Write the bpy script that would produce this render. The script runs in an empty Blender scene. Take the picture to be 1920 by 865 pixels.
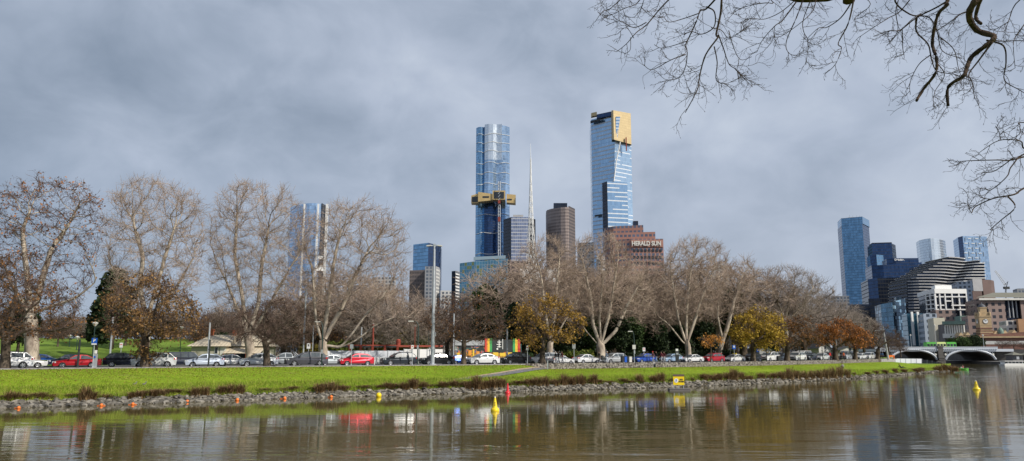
# Riverside park with bare plane trees, parked cars and a city skyline, seen across a river.
import bpy, bmesh, math, random
import numpy as np
from mathutils import Vector, Matrix
from mathutils.bvhtree import BVHTree

R = math.radians
rng = np.random.default_rng(7)
random.seed(7)
scene = bpy.context.scene
COL = scene.collection

# ------------------------------------------------------------------ camera geometry (pixels of the 1920x865 photograph)
F, PITCH, EYE = 1397.0, R(9.3), 4.4
CP, SP = math.cos(PITCH), math.sin(PITCH)

def ray(px, py):
    dx, v = px - 960.0, py - 432.5
    return dx, F * CP + v * SP, F * SP - v * CP

def at(px, py, Y):
    a, b, c = ray(px, py)
    t = Y / b
    return (a * t, Y, EYE + c * t)

def onz(px, py, z):
    a, b, c = ray(px, py)
    t = (z - EYE) / c
    return (a * t, b * t, z)

# ------------------------------------------------------------------ object helpers
def tag(o, label=None, cat=None, group=None, kind=None):
    if label: o['label'] = label
    if cat: o['category'] = cat
    if group: o['group'] = group
    if kind: o['kind'] = kind
    return o

def thing(name, label, cat, loc=(0, 0, 0), rz=0.0, group=None):
    o = bpy.data.objects.new(name, None)
    COL.objects.link(o)
    o.location = loc
    o.rotation_euler = (0, 0, rz)
    o.empty_display_size = 0.3
    return tag(o, label, cat, group)

def link(name, me, parent=None):
    o = bpy.data.objects.new(name, me)
    COL.objects.link(o)
    if parent is not None:
        o.parent = parent
    return o

def copy_tree(o, parent=None):
    c = o.copy()
    COL.objects.link(c)
    if parent is not None:
        c.parent = parent
    for ch in list(o.children):
        copy_tree(ch, c)
    return c

class MB:
    """collects polygons for ONE mesh object"""
    def __init__(s):
        s.v, s.f, s.m, s.uv = [], [], [], []
    def poly(s, pts, mi=0, uv=None):
        n = len(s.v)
        s.v.extend([tuple(p) for p in pts])
        s.f.append(tuple(range(n, n + len(pts))))
        s.m.append(mi)
        s.uv.append(uv if uv is not None else [(0.0, 0.0)] * len(pts))
        return s
    def box(s, c, d, rz=0.0, mi=0, taper=1.0, ry=0.0):
        cx, cy, cz = c
        hx, hy, hz = d[0] / 2, d[1] / 2, d[2] / 2
        cs, sn = math.cos(rz), math.sin(rz)
        cr, sr = math.cos(ry), math.sin(ry)
        P = []
        for sz in (-1, 1):
            k = taper if sz > 0 else 1.0
            for sx, sy in ((-1, -1), (1, -1), (1, 1), (-1, 1)):
                x, y, z = sx * hx * k, sy * hy * k, sz * hz
                x, z = x * cr + z * sr, -x * sr + z * cr
                P.append((cx + x * cs - y * sn, cy + x * sn + y * cs, cz + z))
        for q in ((0, 3, 2, 1), (4, 5, 6, 7), (0, 1, 5, 4), (1, 2, 6, 5), (2, 3, 7, 6), (3, 0, 4, 7)):
            a, b = P[q[0]], P[q[1]]
            w = math.dist(a, b); h = math.dist(P[q[1]], P[q[2]])
            s.poly([P[i] for i in q], mi, [(0, 0), (w, 0), (w, h), (0, h)])
        return s
    def tube(s, pts, r, k=6, mi=0, cap=True):
        pts = [Vector(p) for p in pts]
        n = len(pts)
        if not hasattr(r, '__len__'): r = [r] * n
        rings = []
        for i in range(n):
            d = (pts[min(i + 1, n - 1)] - pts[max(i - 1, 0)]).normalized()
            ref = Vector((0, 0, 1)) if abs(d.z) < 0.9 else Vector((1, 0, 0))
            u = d.cross(ref).normalized(); w = d.cross(u)
            rings.append([pts[i] + (u * math.cos(2 * math.pi * j / k) + w * math.sin(2 * math.pi * j / k)) * r[i] for j in range(k)])
        for i in range(n - 1):
            for j in range(k):
                j2 = (j + 1) % k
                s.poly([rings[i][j], rings[i + 1][j], rings[i + 1][j2], rings[i][j2]], mi)
        if cap:
            s.poly(rings[0], mi); s.poly(rings[-1][::-1], mi)
        return s
    def lathe(s, prof, c=(0, 0, 0), k=12, mi=0, axis='z'):
        def pt(r, h, a):
            x, y = r * math.cos(a), r * math.sin(a)
            if axis == 'z': return (c[0] + x, c[1] + y, c[2] + h)
            return (c[0] + x, c[1] + h, c[2] + y)
        for i in range(len(prof) - 1):
            (r0, h0), (r1, h1) = prof[i], prof[i + 1]
            for j in range(k):
                a0, a1 = 2 * math.pi * j / k, 2 * math.pi * (j + 1) / k
                P = [pt(r0, h0, a0), pt(r0, h0, a1), pt(r1, h1, a1), pt(r1, h1, a0)]
                if r0 < 1e-6: P = [P[0], P[2], P[3]]
                elif r1 < 1e-6: P = P[:3]
                if axis != 'z': P = P[::-1]
                s.poly(P, mi)
        return s
    def wall(s, poly, z0, z1, mi=0, closed=False, roof=None):
        """vertical walls along a plan polyline (given left to right as seen from the camera); z0/z1 numbers or lists; uv in metres"""
        n = len(poly)
        Z0 = z0 if hasattr(z0, '__len__') else [z0] * n
        Z1 = z1 if hasattr(z1, '__len__') else [z1] * n
        u = 0.0
        for i in range(n if closed else n - 1):
            j = (i + 1) % n
            a, b = poly[i], poly[j]
            w = math.hypot(b[0] - a[0], b[1] - a[1])
            s.poly([(a[0], a[1], Z0[i]), (b[0], b[1], Z0[j]), (b[0], b[1], Z1[j]), (a[0], a[1], Z1[i])], mi,
                   [(u, Z0[i]), (u + w, Z0[j]), (u + w, Z1[j]), (u, Z1[i])])
            u += w
        if roof is not None:
            s.poly([(p[0], p[1], Z1[i]) for i, p in enumerate(poly)], roof)
        return s
    def mesh(s, name, mats, off=(0, 0, 0), smooth=False):
        me = bpy.data.meshes.new(name)
        v = np.array(s.v, dtype=float) - np.array(off, dtype=float)
        me.from_pydata([tuple(p) for p in v], [], s.f)
        for m in (mats if isinstance(mats, (list, tuple)) else [mats]): me.materials.append(m)
        me.polygons.foreach_set('material_index', s.m)
        uvl = me.uv_layers.new(name='UVMap')
        flat = [c for uv in s.uv for p in uv for c in p]
        uvl.data.foreach_set('uv', flat)
        if smooth:
            me.polygons.foreach_set('use_smooth', [True] * len(s.f))
            bm = bmesh.new(); bm.from_mesh(me)
            bmesh.ops.remove_doubles(bm, verts=bm.verts, dist=1e-4)
            bm.to_mesh(me); bm.free()
        me.update()
        return me
    def build(s, name, mats, parent=None, off=None, smooth=False):
        if off is None: off = (0, 0, 0)
        return link(name, s.mesh(name, mats, off, smooth), parent)

def mesh_np(name, V, Q, mats, midx=None, smooth=False):
    """fast mesh from numpy vertices and same-size faces"""
    me = bpy.data.meshes.new(name)
    V = np.asarray(V, dtype=np.float32); Q = np.asarray(Q, dtype=np.int32)
    k = Q.shape[1]
    me.vertices.add(len(V)); me.vertices.foreach_set('co', V.ravel())
    me.loops.add(Q.size); me.loops.foreach_set('vertex_index', Q.ravel())
    me.polygons.add(len(Q))
    me.polygons.foreach_set('loop_start', np.arange(0, Q.size, k, dtype=np.int32))
    me.polygons.foreach_set('loop_total', np.full(len(Q), k, dtype=np.int32))
    for m in (mats if isinstance(mats, (list, tuple)) else [mats]): me.materials.append(m)
    if midx is not None: me.polygons.foreach_set('material_index', np.asarray(midx, dtype=np.int32))
    if smooth: me.polygons.foreach_set('use_smooth', np.ones(len(Q), dtype=bool))
    me.update(calc_edges=True)
    me.validate()
    return me

# ------------------------------------------------------------------ materials
class NT:
    def __init__(s, m):
        s.t = m.node_tree; s.n = s.t.nodes; s.l = s.t.links
    def add(s, typ, **kw):
        n = s.n.new(typ)
        for k, v in kw.items(): setattr(n, k, v)
        return n
    def put(s, sock, v):
        if isinstance(v, bpy.types.NodeSocket): s.l.new(v, sock)
        elif v is not None:
            if hasattr(v, '__len__') and len(v) == 3 and sock.type == 'RGBA': v = (*v, 1.0)
            sock.default_value = v
    def math(s, op, a, b=None, clamp=False):
        n = s.add('ShaderNodeMath', operation=op, use_clamp=clamp)
        s.put(n.inputs[0], a)
        if b is not None: s.put(n.inputs[1], b)
        return n.outputs[0]
    def mix(s, f, a, b):
        n = s.add('ShaderNodeMix', data_type='RGBA')
        s.put(n.inputs[0], f); s.put(n.inputs[6], a); s.put(n.inputs[7], b)
        return n.outputs[2]
    def noise(s, vec, scale, detail=2.0, rough=0.5, dist=0.0):
        n = s.add('ShaderNodeTexNoise')
        n.inputs['Scale'].default_value = scale; n.inputs['Detail'].default_value = detail
        n.inputs['Roughness'].default_value = rough; n.inputs['Distortion'].default_value = dist
        if vec is not None: s.l.new(vec, n.inputs['Vector'])
        return n.outputs['Fac']
    def ramp(s, f, stops, interp='LINEAR'):
        n = s.add('ShaderNodeValToRGB')
        n.color_ramp.interpolation = interp
        el = n.color_ramp.elements
        while len(el) < len(stops): el.new(0.5)
        for e, (p, c) in zip(el, stops):
            e.position = p; e.color = (*c, 1.0) if len(c) == 3 else c
        s.put(n.inputs[0], f)
        return n.outputs[0]
    def maprange(s, v, a, b, c=0.0, d=1.0):
        n = s.add('ShaderNodeMapRange')
        s.put(n.inputs[0], v)
        for i, x in enumerate((a, b, c, d)): n.inputs[i + 1].default_value = x
        return n.outputs[0]
    def coord(s, which='Object'):
        return s.add('ShaderNodeTexCoord').outputs[which]
    def pos(s):
        return s.add('ShaderNodeNewGeometry').outputs['Position']
    def mapping(s, vec, scale=(1, 1, 1), loc=(0, 0, 0), rot=(0, 0, 0)):
        n = s.add('ShaderNodeMapping')
        s.l.new(vec, n.inputs[0])
        n.inputs['Scale'].default_value = scale; n.inputs['Location'].default_value = loc; n.inputs['Rotation'].default_value = rot
        return n.outputs[0]
    def bump(s, h, strength, dist):
        n = s.add('ShaderNodeBump')
        n.inputs['Strength'].default_value = strength; n.inputs['Distance'].default_value = dist
        s.put(n.inputs['Height'], h)
        return n.outputs[0]

def new_mat(name):
    m = bpy.data.materials.new(name)
    m.use_nodes = True
    t = NT(m)
    b = t.n['Principled BSDF']
    return m, t, b

def mat(name, col, rough=0.6, metal=0.0, var=0.15, scale=3.0, coat=0.0, bump=0.0, spec=0.5, col2=None, bscale=None):
    """plain surface with procedural mottling"""
    m, t, b = new_mat(name)
    c = t.coord('Object')
    n = t.noise(c, scale, 4.0, 0.6)
    hi = col2 if col2 else tuple(min(1, x * (1 + var)) for x in col)
    lo = tuple(x * (1 - var) for x in col)
    t.put(b.inputs['Base Color'], t.mix(t.maprange(n, 0.3, 0.7), lo, hi))
    b.inputs['Roughness'].default_value = rough
    b.inputs['Metallic'].default_value = metal
    b.inputs['Specular IOR Level'].default_value = spec
    if coat: b.inputs['Coat Weight'].default_value = coat; b.inputs['Coat Roughness'].default_value = 0.06
    if bump:
        t.put(b.inputs['Normal'], t.bump(t.noise(c, bscale or scale * 3, 3.0), 0.8, bump))
    return m

_paint = {}
def paint(col, metal=0.3, rough=0.3):
    key = tuple(round(c, 3) for c in col)
    if key not in _paint:
        _paint[key] = mat('car_paint', col, rough=rough, metal=metal, var=0.06, scale=1.5, coat=0.7)
    return _paint[key]

def facade(name, glass, frame, pw, ph, mw=0.08, mh=0.12, metal=0.75, rough=0.12, var=0.3, tilt=0.03, frough=0.55, bands=None, dark=None, darkp=0.0, grad=None):
    """curtain wall: panes and mullions from the metric uv; each pane varies a little in tint and lean"""
    m, t, b = new_mat(name)
    sep = t.add('ShaderNodeSeparateXYZ')
    t.l.new(t.coord('UV'), sep.inputs[0])
    u = t.math('DIVIDE', sep.outputs[0], pw); v = t.math('DIVIDE', sep.outputs[1], ph)
    fu, fv = t.math('FRACT', u), t.math('FRACT', v)
    iu, iv = t.math('FLOOR', u), t.math('FLOOR', v)
    mask = t.math('MAXIMUM', t.math('LESS_THAN', fu, mw), t.math('LESS_THAN', fv, mh))
    comb = t.add('ShaderNodeCombineXYZ')
    t.l.new(iu, comb.inputs[0]); t.l.new(iv, comb.inputs[1])
    wn = t.add('ShaderNodeTexWhiteNoise', noise_dimensions='2D')
    t.l.new(comb.outputs[0], wn.inputs['Vector'])
    lo = tuple(max(0, c * (1 - var)) for c in glass); hi = tuple(min(1, c * (1 + var)) for c in glass)
    big = t.noise(t.mapping(t.pos(), scale=(0.02, 0.02, 0.008)), 1.0, 3.0, 0.6)
    g = t.mix(t.math('MULTIPLY', t.math('ADD', wn.outputs['Value'], t.maprange(big, 0.3, 0.7)), 0.5), lo, hi)
    if dark is not None:
        wn2 = t.add('ShaderNodeTexWhiteNoise', noise_dimensions='3D')
        cb2 = t.add('ShaderNodeCombineXYZ')
        t.l.new(iu, cb2.inputs[0]); t.l.new(iv, cb2.inputs[1]); cb2.inputs[2].default_value = 3.7
        t.l.new(cb2.outputs[0], wn2.inputs['Vector'])
        g = t.mix(t.math('LESS_THAN', wn2.outputs['Value'], darkp), g, dark)
    if bands is not None:                       # pale spandrel strips of differing length, floor by floor
        bcol, bfrac, thr = bands
        cb = t.add('ShaderNodeCombineXYZ')
        t.l.new(t.math('MULTIPLY', u, 0.07), cb.inputs[0]); t.l.new(t.math('MULTIPLY', iv, 7.31), cb.inputs[1])
        nb = t.noise(cb.outputs[0], 1.0, 1.0)
        bm_ = t.math('MULTIPLY', t.math('LESS_THAN', fv, bfrac), t.math('GREATER_THAN', nb, thr))
        g = t.mix(bm_, g, bcol)
        mask_m = t.math('MAXIMUM', mask, bm_)
    else:
        mask_m = mask
    t.put(b.inputs['Base Color'], t.mix(mask, g, frame))
    t.put(b.inputs['Metallic'], t.math('MULTIPLY', t.math('SUBTRACT', 1.0, mask_m), metal))
    t.put(b.inputs['Roughness'], t.math('ADD', t.math('MULTIPLY', mask_m, frough - rough), rough))
    geo = t.add('ShaderNodeNewGeometry')
    sub = t.add('ShaderNodeVectorMath', operation='SUBTRACT')
    t.l.new(wn.outputs['Color'], sub.inputs[0]); sub.inputs[1].default_value = (0.5, 0.5, 0.5)
    sc = t.add('ShaderNodeVectorMath', operation='SCALE')
    t.l.new(sub.outputs[0], sc.inputs[0]); sc.inputs['Scale'].default_value = tilt * 2
    ad = t.add('ShaderNodeVectorMath', operation='ADD')
    t.l.new(sc.outputs[0], ad.inputs[0]); t.l.new(geo.outputs['Normal'], ad.inputs[1])
    nm = t.add('ShaderNodeVectorMath', operation='NORMALIZE')
    t.l.new(ad.outputs[0], nm.inputs[0])
    t.l.new(nm.outputs[0], b.inputs['Normal'])
    return m

def foliage_mat(name, a, b_, c=None, scale=0.5, trans=0.25):
    m, t, b = new_mat(name)
    p = t.coord('Object')
    n1 = t.noise(p, scale, 3.0, 0.6); n2 = t.noise(p, scale * 9, 1.0)
    col = t.mix(t.maprange(n1, 0.35, 0.65), a, b_)
    if c: col = t.mix(t.math('GREATER_THAN', n2, 0.56), col, c)
    geo = t.add('ShaderNodeNewGeometry')
    hsv = t.add('ShaderNodeHueSaturation')
    t.put(hsv.inputs['Value'], t.maprange(geo.outputs['Random Per Island'], 0, 1, 0.55, 1.35))
    t.put(hsv.inputs['Color'], col)
    t.put(b.inputs['Base Color'], hsv.outputs[0])
    b.inputs['Roughness'].default_value = 0.7
    b.inputs['Specular IOR Level'].default_value = 0.2
    tr = t.add('ShaderNodeBsdfTranslucent'); t.put(tr.inputs[0], hsv.outputs[0])
    ms = t.add('ShaderNodeMixShader'); ms.inputs[0].default_value = trans
    t.l.new(b.outputs[0], ms.inputs[1]); t.l.new(tr.outputs[0], ms.inputs[2])
    t.l.new(ms.outputs[0], t.n['Material Output'].inputs[0])
    return m

def bark_mat(name, base, pale, scale=1.2, thr=0.5):
    m, t, b = new_mat(name)
    p = t.mapping(t.coord('Object'), scale=(1, 1, 0.45))
    n = t.noise(p, scale, 5.0, 0.65)
    t.put(b.inputs['Base Color'], t.mix(t.maprange(n, thr - 0.12, thr + 0.12), base, pale))
    b.inputs['Roughness'].default_value = 0.9
    b.inputs['Specular IOR Level'].default_value = 0.15
    t.put(b.inputs['Normal'], t.bump(t.noise(p, scale * 6, 4.0), 0.7, 0.04))
    return m

M = {}
M['white'] = mat('white_paint', (0.78, 0.78, 0.76), 0.5, var=0.06)
M['offwhite'] = mat('pale_render', (0.62, 0.61, 0.57), 0.8, var=0.1, scale=0.4)
M['grey'] = mat('grey_metal', (0.42, 0.44, 0.46), 0.45, 0.4, var=0.1)
M['galv'] = mat('galvanised_steel', (0.50, 0.53, 0.56), 0.45, 0.5, var=0.12)
M['dark'] = mat('dark_paint', (0.025, 0.03, 0.032), 0.5, var=0.2)
M['green_pole'] = mat('dark_green_paint', (0.018, 0.04, 0.035), 0.45, var=0.2)
M['rubber'] = mat('tyre_rubber', (0.02, 0.02, 0.021), 0.85, var=0.2)
M['alloy'] = mat('alloy_wheel', (0.55, 0.56, 0.58), 0.35, 0.7, var=0.08)
M['carglass'] = mat('car_glass', (0.075, 0.09, 0.10), 0.1, 0.0, var=0.25, spec=1.0)
M['headlamp'] = mat('lamp_lens', (0.75, 0.77, 0.8), 0.15, 0.2, var=0.1, coat=0.6)
M['tail'] = mat('red_lens', (0.5, 0.015, 0.012), 0.2, var=0.2, coat=0.5)
M['plate'] = mat('plate_white', (0.7, 0.72, 0.7), 0.4, var=0.05)
M['concrete'] = mat('concrete', (0.36, 0.35, 0.33), 0.9, var=0.18, scale=0.8, bump=0.01)
M['brick_red'] = mat('terracotta', (0.42, 0.13, 0.06), 0.85, var=0.2, scale=6)
M['steel_red'] = mat('red_oxide_steel', (0.26, 0.045, 0.025), 0.6, var=0.2)
M['blue_sign'] = mat('blue_sign', (0.015, 0.10, 0.50), 0.4, var=0.08)
M['yellow'] = mat('buoy_yellow', (0.85, 0.62, 0.01), 0.4, var=0.08, coat=0.2)
M['redb'] = mat('buoy_red', (0.72, 0.02, 0.03), 0.4, var=0.1, coat=0.2)
M['orange'] = mat('float_orange', (0.85, 0.20, 0.03), 0.45, var=0.15)
M['darkglass'] = mat('dark_glass', (0.02, 0.025, 0.03), 0.1, var=0.3, spec=0.7)
M['plane_bark'] = bark_mat('plane_bark', (0.19, 0.15, 0.12), (0.52, 0.45, 0.36), 0.8, 0.47)
M['plane_twig'] = bark_mat('plane_twigs', (0.28, 0.21, 0.165), (0.47, 0.37, 0.295), 0.5)
M['dark_bark'] = bark_mat('oak_bark', (0.05, 0.038, 0.03), (0.14, 0.11, 0.085), 1.5)
M['dark_twig'] = bark_mat('oak_twigs', (0.07, 0.048, 0.038), (0.15, 0.10, 0.08), 0.6)
M['grey_twig'] = bark_mat('grey_twigs', (0.21, 0.175, 0.15), (0.36, 0.30, 0.26), 0.6)
M['near_bark'] = bark_mat('near_bark', (0.035, 0.024, 0.018), (0.11, 0.075, 0.055), 9.0, 0.55)
M['leaf_brown'] = foliage_mat('brown_leaves', (0.20, 0.095, 0.035), (0.30, 0.145, 0.05), (0.12, 0.06, 0.025))
M['leaf_rust'] = foliage_mat('rust_leaves', (0.33, 0.12, 0.03), (0.42, 0.18, 0.05), (0.2, 0.08, 0.03))
M['leaf_rust2'] = foliage_mat('amber_brown_leaves', (0.25, 0.145, 0.06), (0.34, 0.20, 0.08), (0.15, 0.085, 0.04))
M['leaf_olive2'] = foliage_mat('golden_brown_leaves', (0.36, 0.22, 0.045), (0.46, 0.27, 0.055), (0.20, 0.13, 0.04))
M['leaf_yellow'] = foliage_mat('yellow_leaves', (0.42, 0.27, 0.04), (0.55, 0.38, 0.05), (0.25, 0.17, 0.04))
M['leaf_olive'] = foliage_mat('olive_leaves', (0.22, 0.18, 0.04), (0.34, 0.25, 0.05), (0.14, 0.12, 0.03))
M['leaf_orange'] = foliage_mat('orange_leaves', (0.60, 0.27, 0.06), (0.68, 0.36, 0.1), (0.45, 0.2, 0.05))
M['leaf_pink'] = foliage_mat('faded_leaves', (0.36, 0.17, 0.09), (0.42, 0.23, 0.13), (0.24, 0.12, 0.07))
M['ever'] = foliage_mat('evergreen', (0.018, 0.035, 0.012), (0.04, 0.075, 0.02), (0.07, 0.11, 0.03), 0.4, 0.15)
M['ever_dark'] = foliage_mat('dark_evergreen', (0.012, 0.022, 0.010), (0.025, 0.045, 0.016), (0.045, 0.065, 0.022), 0.4, 0.12)
M['ever_lime'] = foliage_mat('light_shrub', (0.06, 0.10, 0.02), (0.12, 0.17, 0.03), (0.2, 0.2, 0.04), 0.4, 0.2)
M['sedge'] = foliage_mat('sedge_blades', (0.17, 0.095, 0.05), (0.27, 0.165, 0.08), (0.32, 0.24, 0.11), 1.5, 0.2)
M['sedge_pale'] = foliage_mat('dry_sedge_blades', (0.28, 0.19, 0.09), (0.36, 0.26, 0.13), (0.16, 0.10, 0.05), 1.5, 0.2)
# ------------------------------------------------------------------ ground plan
def tab(px, T):
    T = np.array(T, float)
    return np.interp(px, T[:, 0], T[:, 1])

_pxs = np.arange(-900, 1781, 10.0)
def _smooth(a, n=5):
    k = np.ones(2 * n + 1) / (2 * n + 1)
    return np.convolve(np.pad(a, n, mode='edge') if False else np.concatenate([2 * a[0] - a[n:0:-1], a, 2 * a[-1] - a[-2:-n - 2:-1]]), k, 'valid')
_ROAD = _smooth(tab(_pxs, [(-900, 58), (-400, 67.5), (0, 78), (145, 82), (400, 88.5), (667, 96), (905, 104), (1100, 114), (1300, 126), (1420, 136), (1500, 148), (1640, 180), (1760, 225), (1800, 245)]), 8)
_WPY = _smooth(tab(_pxs, [(-900, 796), (-400, 780), (0, 766), (250, 758.5), (450, 751), (700, 743), (960, 735.5), (1100, 731), (1250, 727), (1440, 719.5), (1600, 711), (1700, 703.5), (1757, 698.5), (1790, 695.5)]), 4)
def road_depth(px): return float(np.interp(px, _pxs, _ROAD))
def water_py(px): return float(np.interp(px, _pxs, _WPY))
ZR = 2.85                                           # level of the road along the river
def road_pt(px, off=0.0, z=None):
    Y = road_depth(px) + off
    a, b, c = ray(px, 680)
    x = a * Y / b
    return Vector((x, Y, ground_z(x, Y, px, off) if z is None else z))
def road_yaw(px):
    a, b = road_pt(px - 12, z=0), road_pt(px + 12, z=0)
    return math.atan2(b.y - a.y, b.x - a.x)
def sstep(a, b, x):
    t = min(1, max(0, (x - a) / (b - a)))
    return t * t * (3 - 2 * t)
def ground_z(x, y, px, off):
    hill = 4.6 * sstep(12, 75, off) * (1 - sstep(330, 520, px))
    bump_ = 0.15 * math.sin(x * 0.11 + 1.3) * math.sin(y * 0.09) * sstep(12, 30, off)
    return ZR + hill + bump_

# rows of the lawn from the water up to the road
def lawn_rows(px):
    wpy = water_py(px)
    Wp = onz(px, wpy, 0.0)
    W = Wp[1]
    a, b, _ = ray(px, wpy)
    k = a / b
    rt_py = wpy - tab(px, [(-900, 22), (0, 19), (450, 17), (960, 15.5), (1250, 14), (1440, 13), (1600, 9), (1757, 5.5), (1790, 4)])
    zrt = at(px, rt_py, W + 2.4)[2]
    D = road_depth(px)
    ztop = ZR - 0.10 - 0.62 * sstep(975, 1040, px) - 1.05 * sstep(1662, 1745, px)
    top = D - 4.0
    rows = [(W - 1.5, -0.9), (W, -0.03), (W + 1.2, zrt * 0.52), (W + 2.4, zrt), (W + 4.2, zrt + 0.42 * min(1, (ztop - zrt) / 1.8))]
    z4, d4 = rows[-1][1], rows[-1][0]
    for t in (0.12, 0.25, 0.4, 0.55, 0.7, 0.85, 1.0):
        rows.append((d4 + (top - d4) * t, z4 + (ztop - z4) * (1 - (1 - t) ** 1.35)))
    return [(k * d, d, z) for d, z in rows]

def grid_mesh(name, rows, mats, midx=None, smooth=True):
    """rows: list of equally long lists of points (near to far)"""
    n = len(rows[0])
    V = np.array(rows, float).reshape(-1, 3)
    Q, mi = [], []
    for r in range(len(rows) - 1):
        for i in range(n - 1):
            a = r * n + i
            Q.append((a, a + 1, a + n + 1, a + n)); mi.append(0 if midx is None else midx[r])
    return mesh_np(name, V, Q, mats, mi, smooth)

def mat_lawn():
    m, t, b = new_mat('lawn_grass')
    p = t.pos()
    big = t.noise(p, 0.09, 3.0, 0.6); mid = t.noise(t.mapping(p, scale=(0.5, 1.6, 1)), 0.9, 3.0, 0.7); fine = t.noise(p, 9.0, 2.0, 0.8)
    c = t.mix(t.maprange(big, 0.35, 0.65), (0.235, 0.345, 0.018), (0.355, 0.465, 0.032))
    c = t.mix(t.maprange(mid, 0.52, 0.75, 0, 0.75), c, (0.38, 0.42, 0.06))
    stripe = t.noise(t.mapping(p, scale=(0.05, 0.9, 1), rot=(0, 0, R(27))), 1.0, 2.0, 0.6)
    c = t.mix(t.maprange(stripe, 0.48, 0.68, 0, 0.5), c, (0.15, 0.25, 0.02))
    bare = t.noise(p, 0.35, 5.0, 0.7)
    c = t.mix(t.maprange(bare, 0.58, 0.72, 0, 0.75), c, (0.36, 0.32, 0.11))
    c = t.mix(t.maprange(fine, 0.40, 0.62, 0.0, 0.6), t.mix(0.5, c, (0.09, 0.18, 0.01)), c)
    c = t.mix(t.maprange(fine, 0.6, 0.75, 0.0, 0.55), c, (0.50, 0.52, 0.14))
    t.put(b.inputs['Base Color'], c)
    b.inputs['Roughness'].default_value = 0.95
    b.inputs['Specular IOR Level'].default_value = 0.1
    t.put(b.inputs['Normal'], t.bump(t.noise(p, 6.0, 4.0, 0.8), 1.0, 0.12))
    return m
M['lawn'] = mat_lawn()
def mat_soil():
    m, t, b = new_mat('bank_soil')
    p = t.pos()
    n = t.noise(p, 2.2, 4.0, 0.7)
    t.put(b.inputs['Base Color'], t.ramp(n, [(0.3, (0.025, 0.02, 0.012)), (0.55, (0.07, 0.055, 0.03)), (0.75, (0.10, 0.10, 0.03))]))
    b.inputs['Roughness'].default_value = 0.95
    t.put(b.inputs['Normal'], t.bump(t.noise(p, 5, 4.0, 0.8), 1.0, 0.1))
    return m
M['soil'] = mat_soil()
M['asphalt'] = mat('asphalt', (0.075, 0.075, 0.08), 0.9, var=0.25, scale=1.2)
M['path'] = mat('path_asphalt', (0.15, 0.15, 0.155), 0.9, var=0.2, scale=1.5)
M['path_edge'] = mat('path_timber_edge', (0.36, 0.28, 0.19), 0.9, var=0.2, scale=3)
M['pave'] = mat('paving', (0.26, 0.25, 0.24), 0.9, var=0.2, scale=2.0)
M['park'] = mat('park_grass', (0.13, 0.20, 0.03), 0.95, var=0.35, scale=0.25, spec=0.1)
M['far'] = mat('city_ground', (0.10, 0.10, 0.095), 0.95, var=0.3, scale=0.02)

pxg = np.arange(-880, 1786, 6.0)
cols = [lawn_rows(px) for px in pxg]
rows = [[cols[i][r] for i in range(len(pxg))] for r in range(len(cols[0]))]
# the rocky foot of the bank and the lawn
bank_me = grid_mesh('river_bank', [[tuple(np.array(p) + (0, 0, 0.06 * math.sin(i * 1.7 + r))) for i, p in enumerate(rw)] for r, rw in enumerate(rows[:4])], [M['soil']])
tag(link('river_bank', bank_me), kind='structure')
lawn_me = grid_mesh('lawn', [[(p[0], p[1], p[2] + 0.05 * math.sin(i * 0.9 + r * 2.1) * (r in (1, 2, 3))) for i, p in enumerate(rw)] for r, rw in enumerate(rows[3:])], [M['lawn']])
tag(link('lawn', lawn_me), kind='structure')
BVH = BVHTree.FromPolygons([tuple(v.co) for v in lawn_me.vertices] + [tuple(v.co) for v in bank_me.vertices],
                           [tuple(p.vertices) for p in lawn_me.polygons] + [tuple(i + len(lawn_me.vertices) for i in p.vertices) for p in bank_me.polygons])
def on_lawn(px, py):
    d = Vector(ray(px, py)).normalized()
    hit = BVH.ray_cast(Vector((0, 0, EYE)), d)
    return hit[0]
def drop(x, y):
    hit = BVH.ray_cast(Vector((x, y, 30)), Vector((0, 0, -1)))
    return hit[0].z if hit[0] is not None else 0.0

def strip(name, o0, o1, z0, z1, m, pa=-880, pb=1785):
    P = np.arange(pa, pb, 12.0)
    r0 = [tuple(road_pt(p, o0, z0)) for p in P]; r1 = [tuple(road_pt(p, o1, z1)) for p in P]
    return tag(link(name, grid_mesh(name, [r0, r1], [m])), kind='structure')
# kerb face and paved verge, road, then the park behind
P_ = pxg[pxg < 1684]
def row_at(off, z): return [tuple(road_pt(p, off, z)) for p in P_]
lawn_top = [r for r in rows[-1]][:len(P_)]
tag(link('pavement', grid_mesh('pavement', [lawn_top, [(p[0], p[1] + 0.15, ZR) for p in lawn_top], row_at(-1.7, ZR), row_at(-1.69, ZR - 0.12)], [M['pave']], smooth=False)), kind='structure')
tag(link('road', grid_mesh('road', [row_at(-1.69, ZR - 0.12), row_at(3, ZR - 0.10), row_at(9.5, ZR - 0.12), row_at(9.51, ZR)], [M['asphalt']], smooth=False)), kind='structure')
def park_pt(px, off):
    pm = 1682 - 75 * sstep(20, 90, off)
    p = -880 + (px + 880) * (pm + 880) / (1682 + 880)
    return tuple(road_pt(p, off))
offs = [9.51, 12, 16, 22, 30, 40, 52, 66, 82, 110, 160]
tag(link('park_ground', grid_mesh('park_ground', [[park_pt(p, o) for p in P_[::3]] for o in offs], [M['park']])), kind='structure')
# land under the city, out to the horizon, left of the river and beyond the bridge
far_rows = [[park_pt(p, 160) for p in P_[::3]]]
for Y in (420, 900, 2500, 9000):
    far_rows.append([(x[0] * Y / x[1] * (1.0 if Y < 430 else 3.0), Y, (5.0 if Y < 3000 else 0)) for x in far_rows[0]])
tag(link('terrain', grid_mesh('terrain', far_rows, [M['far']])), kind='structure')

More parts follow.
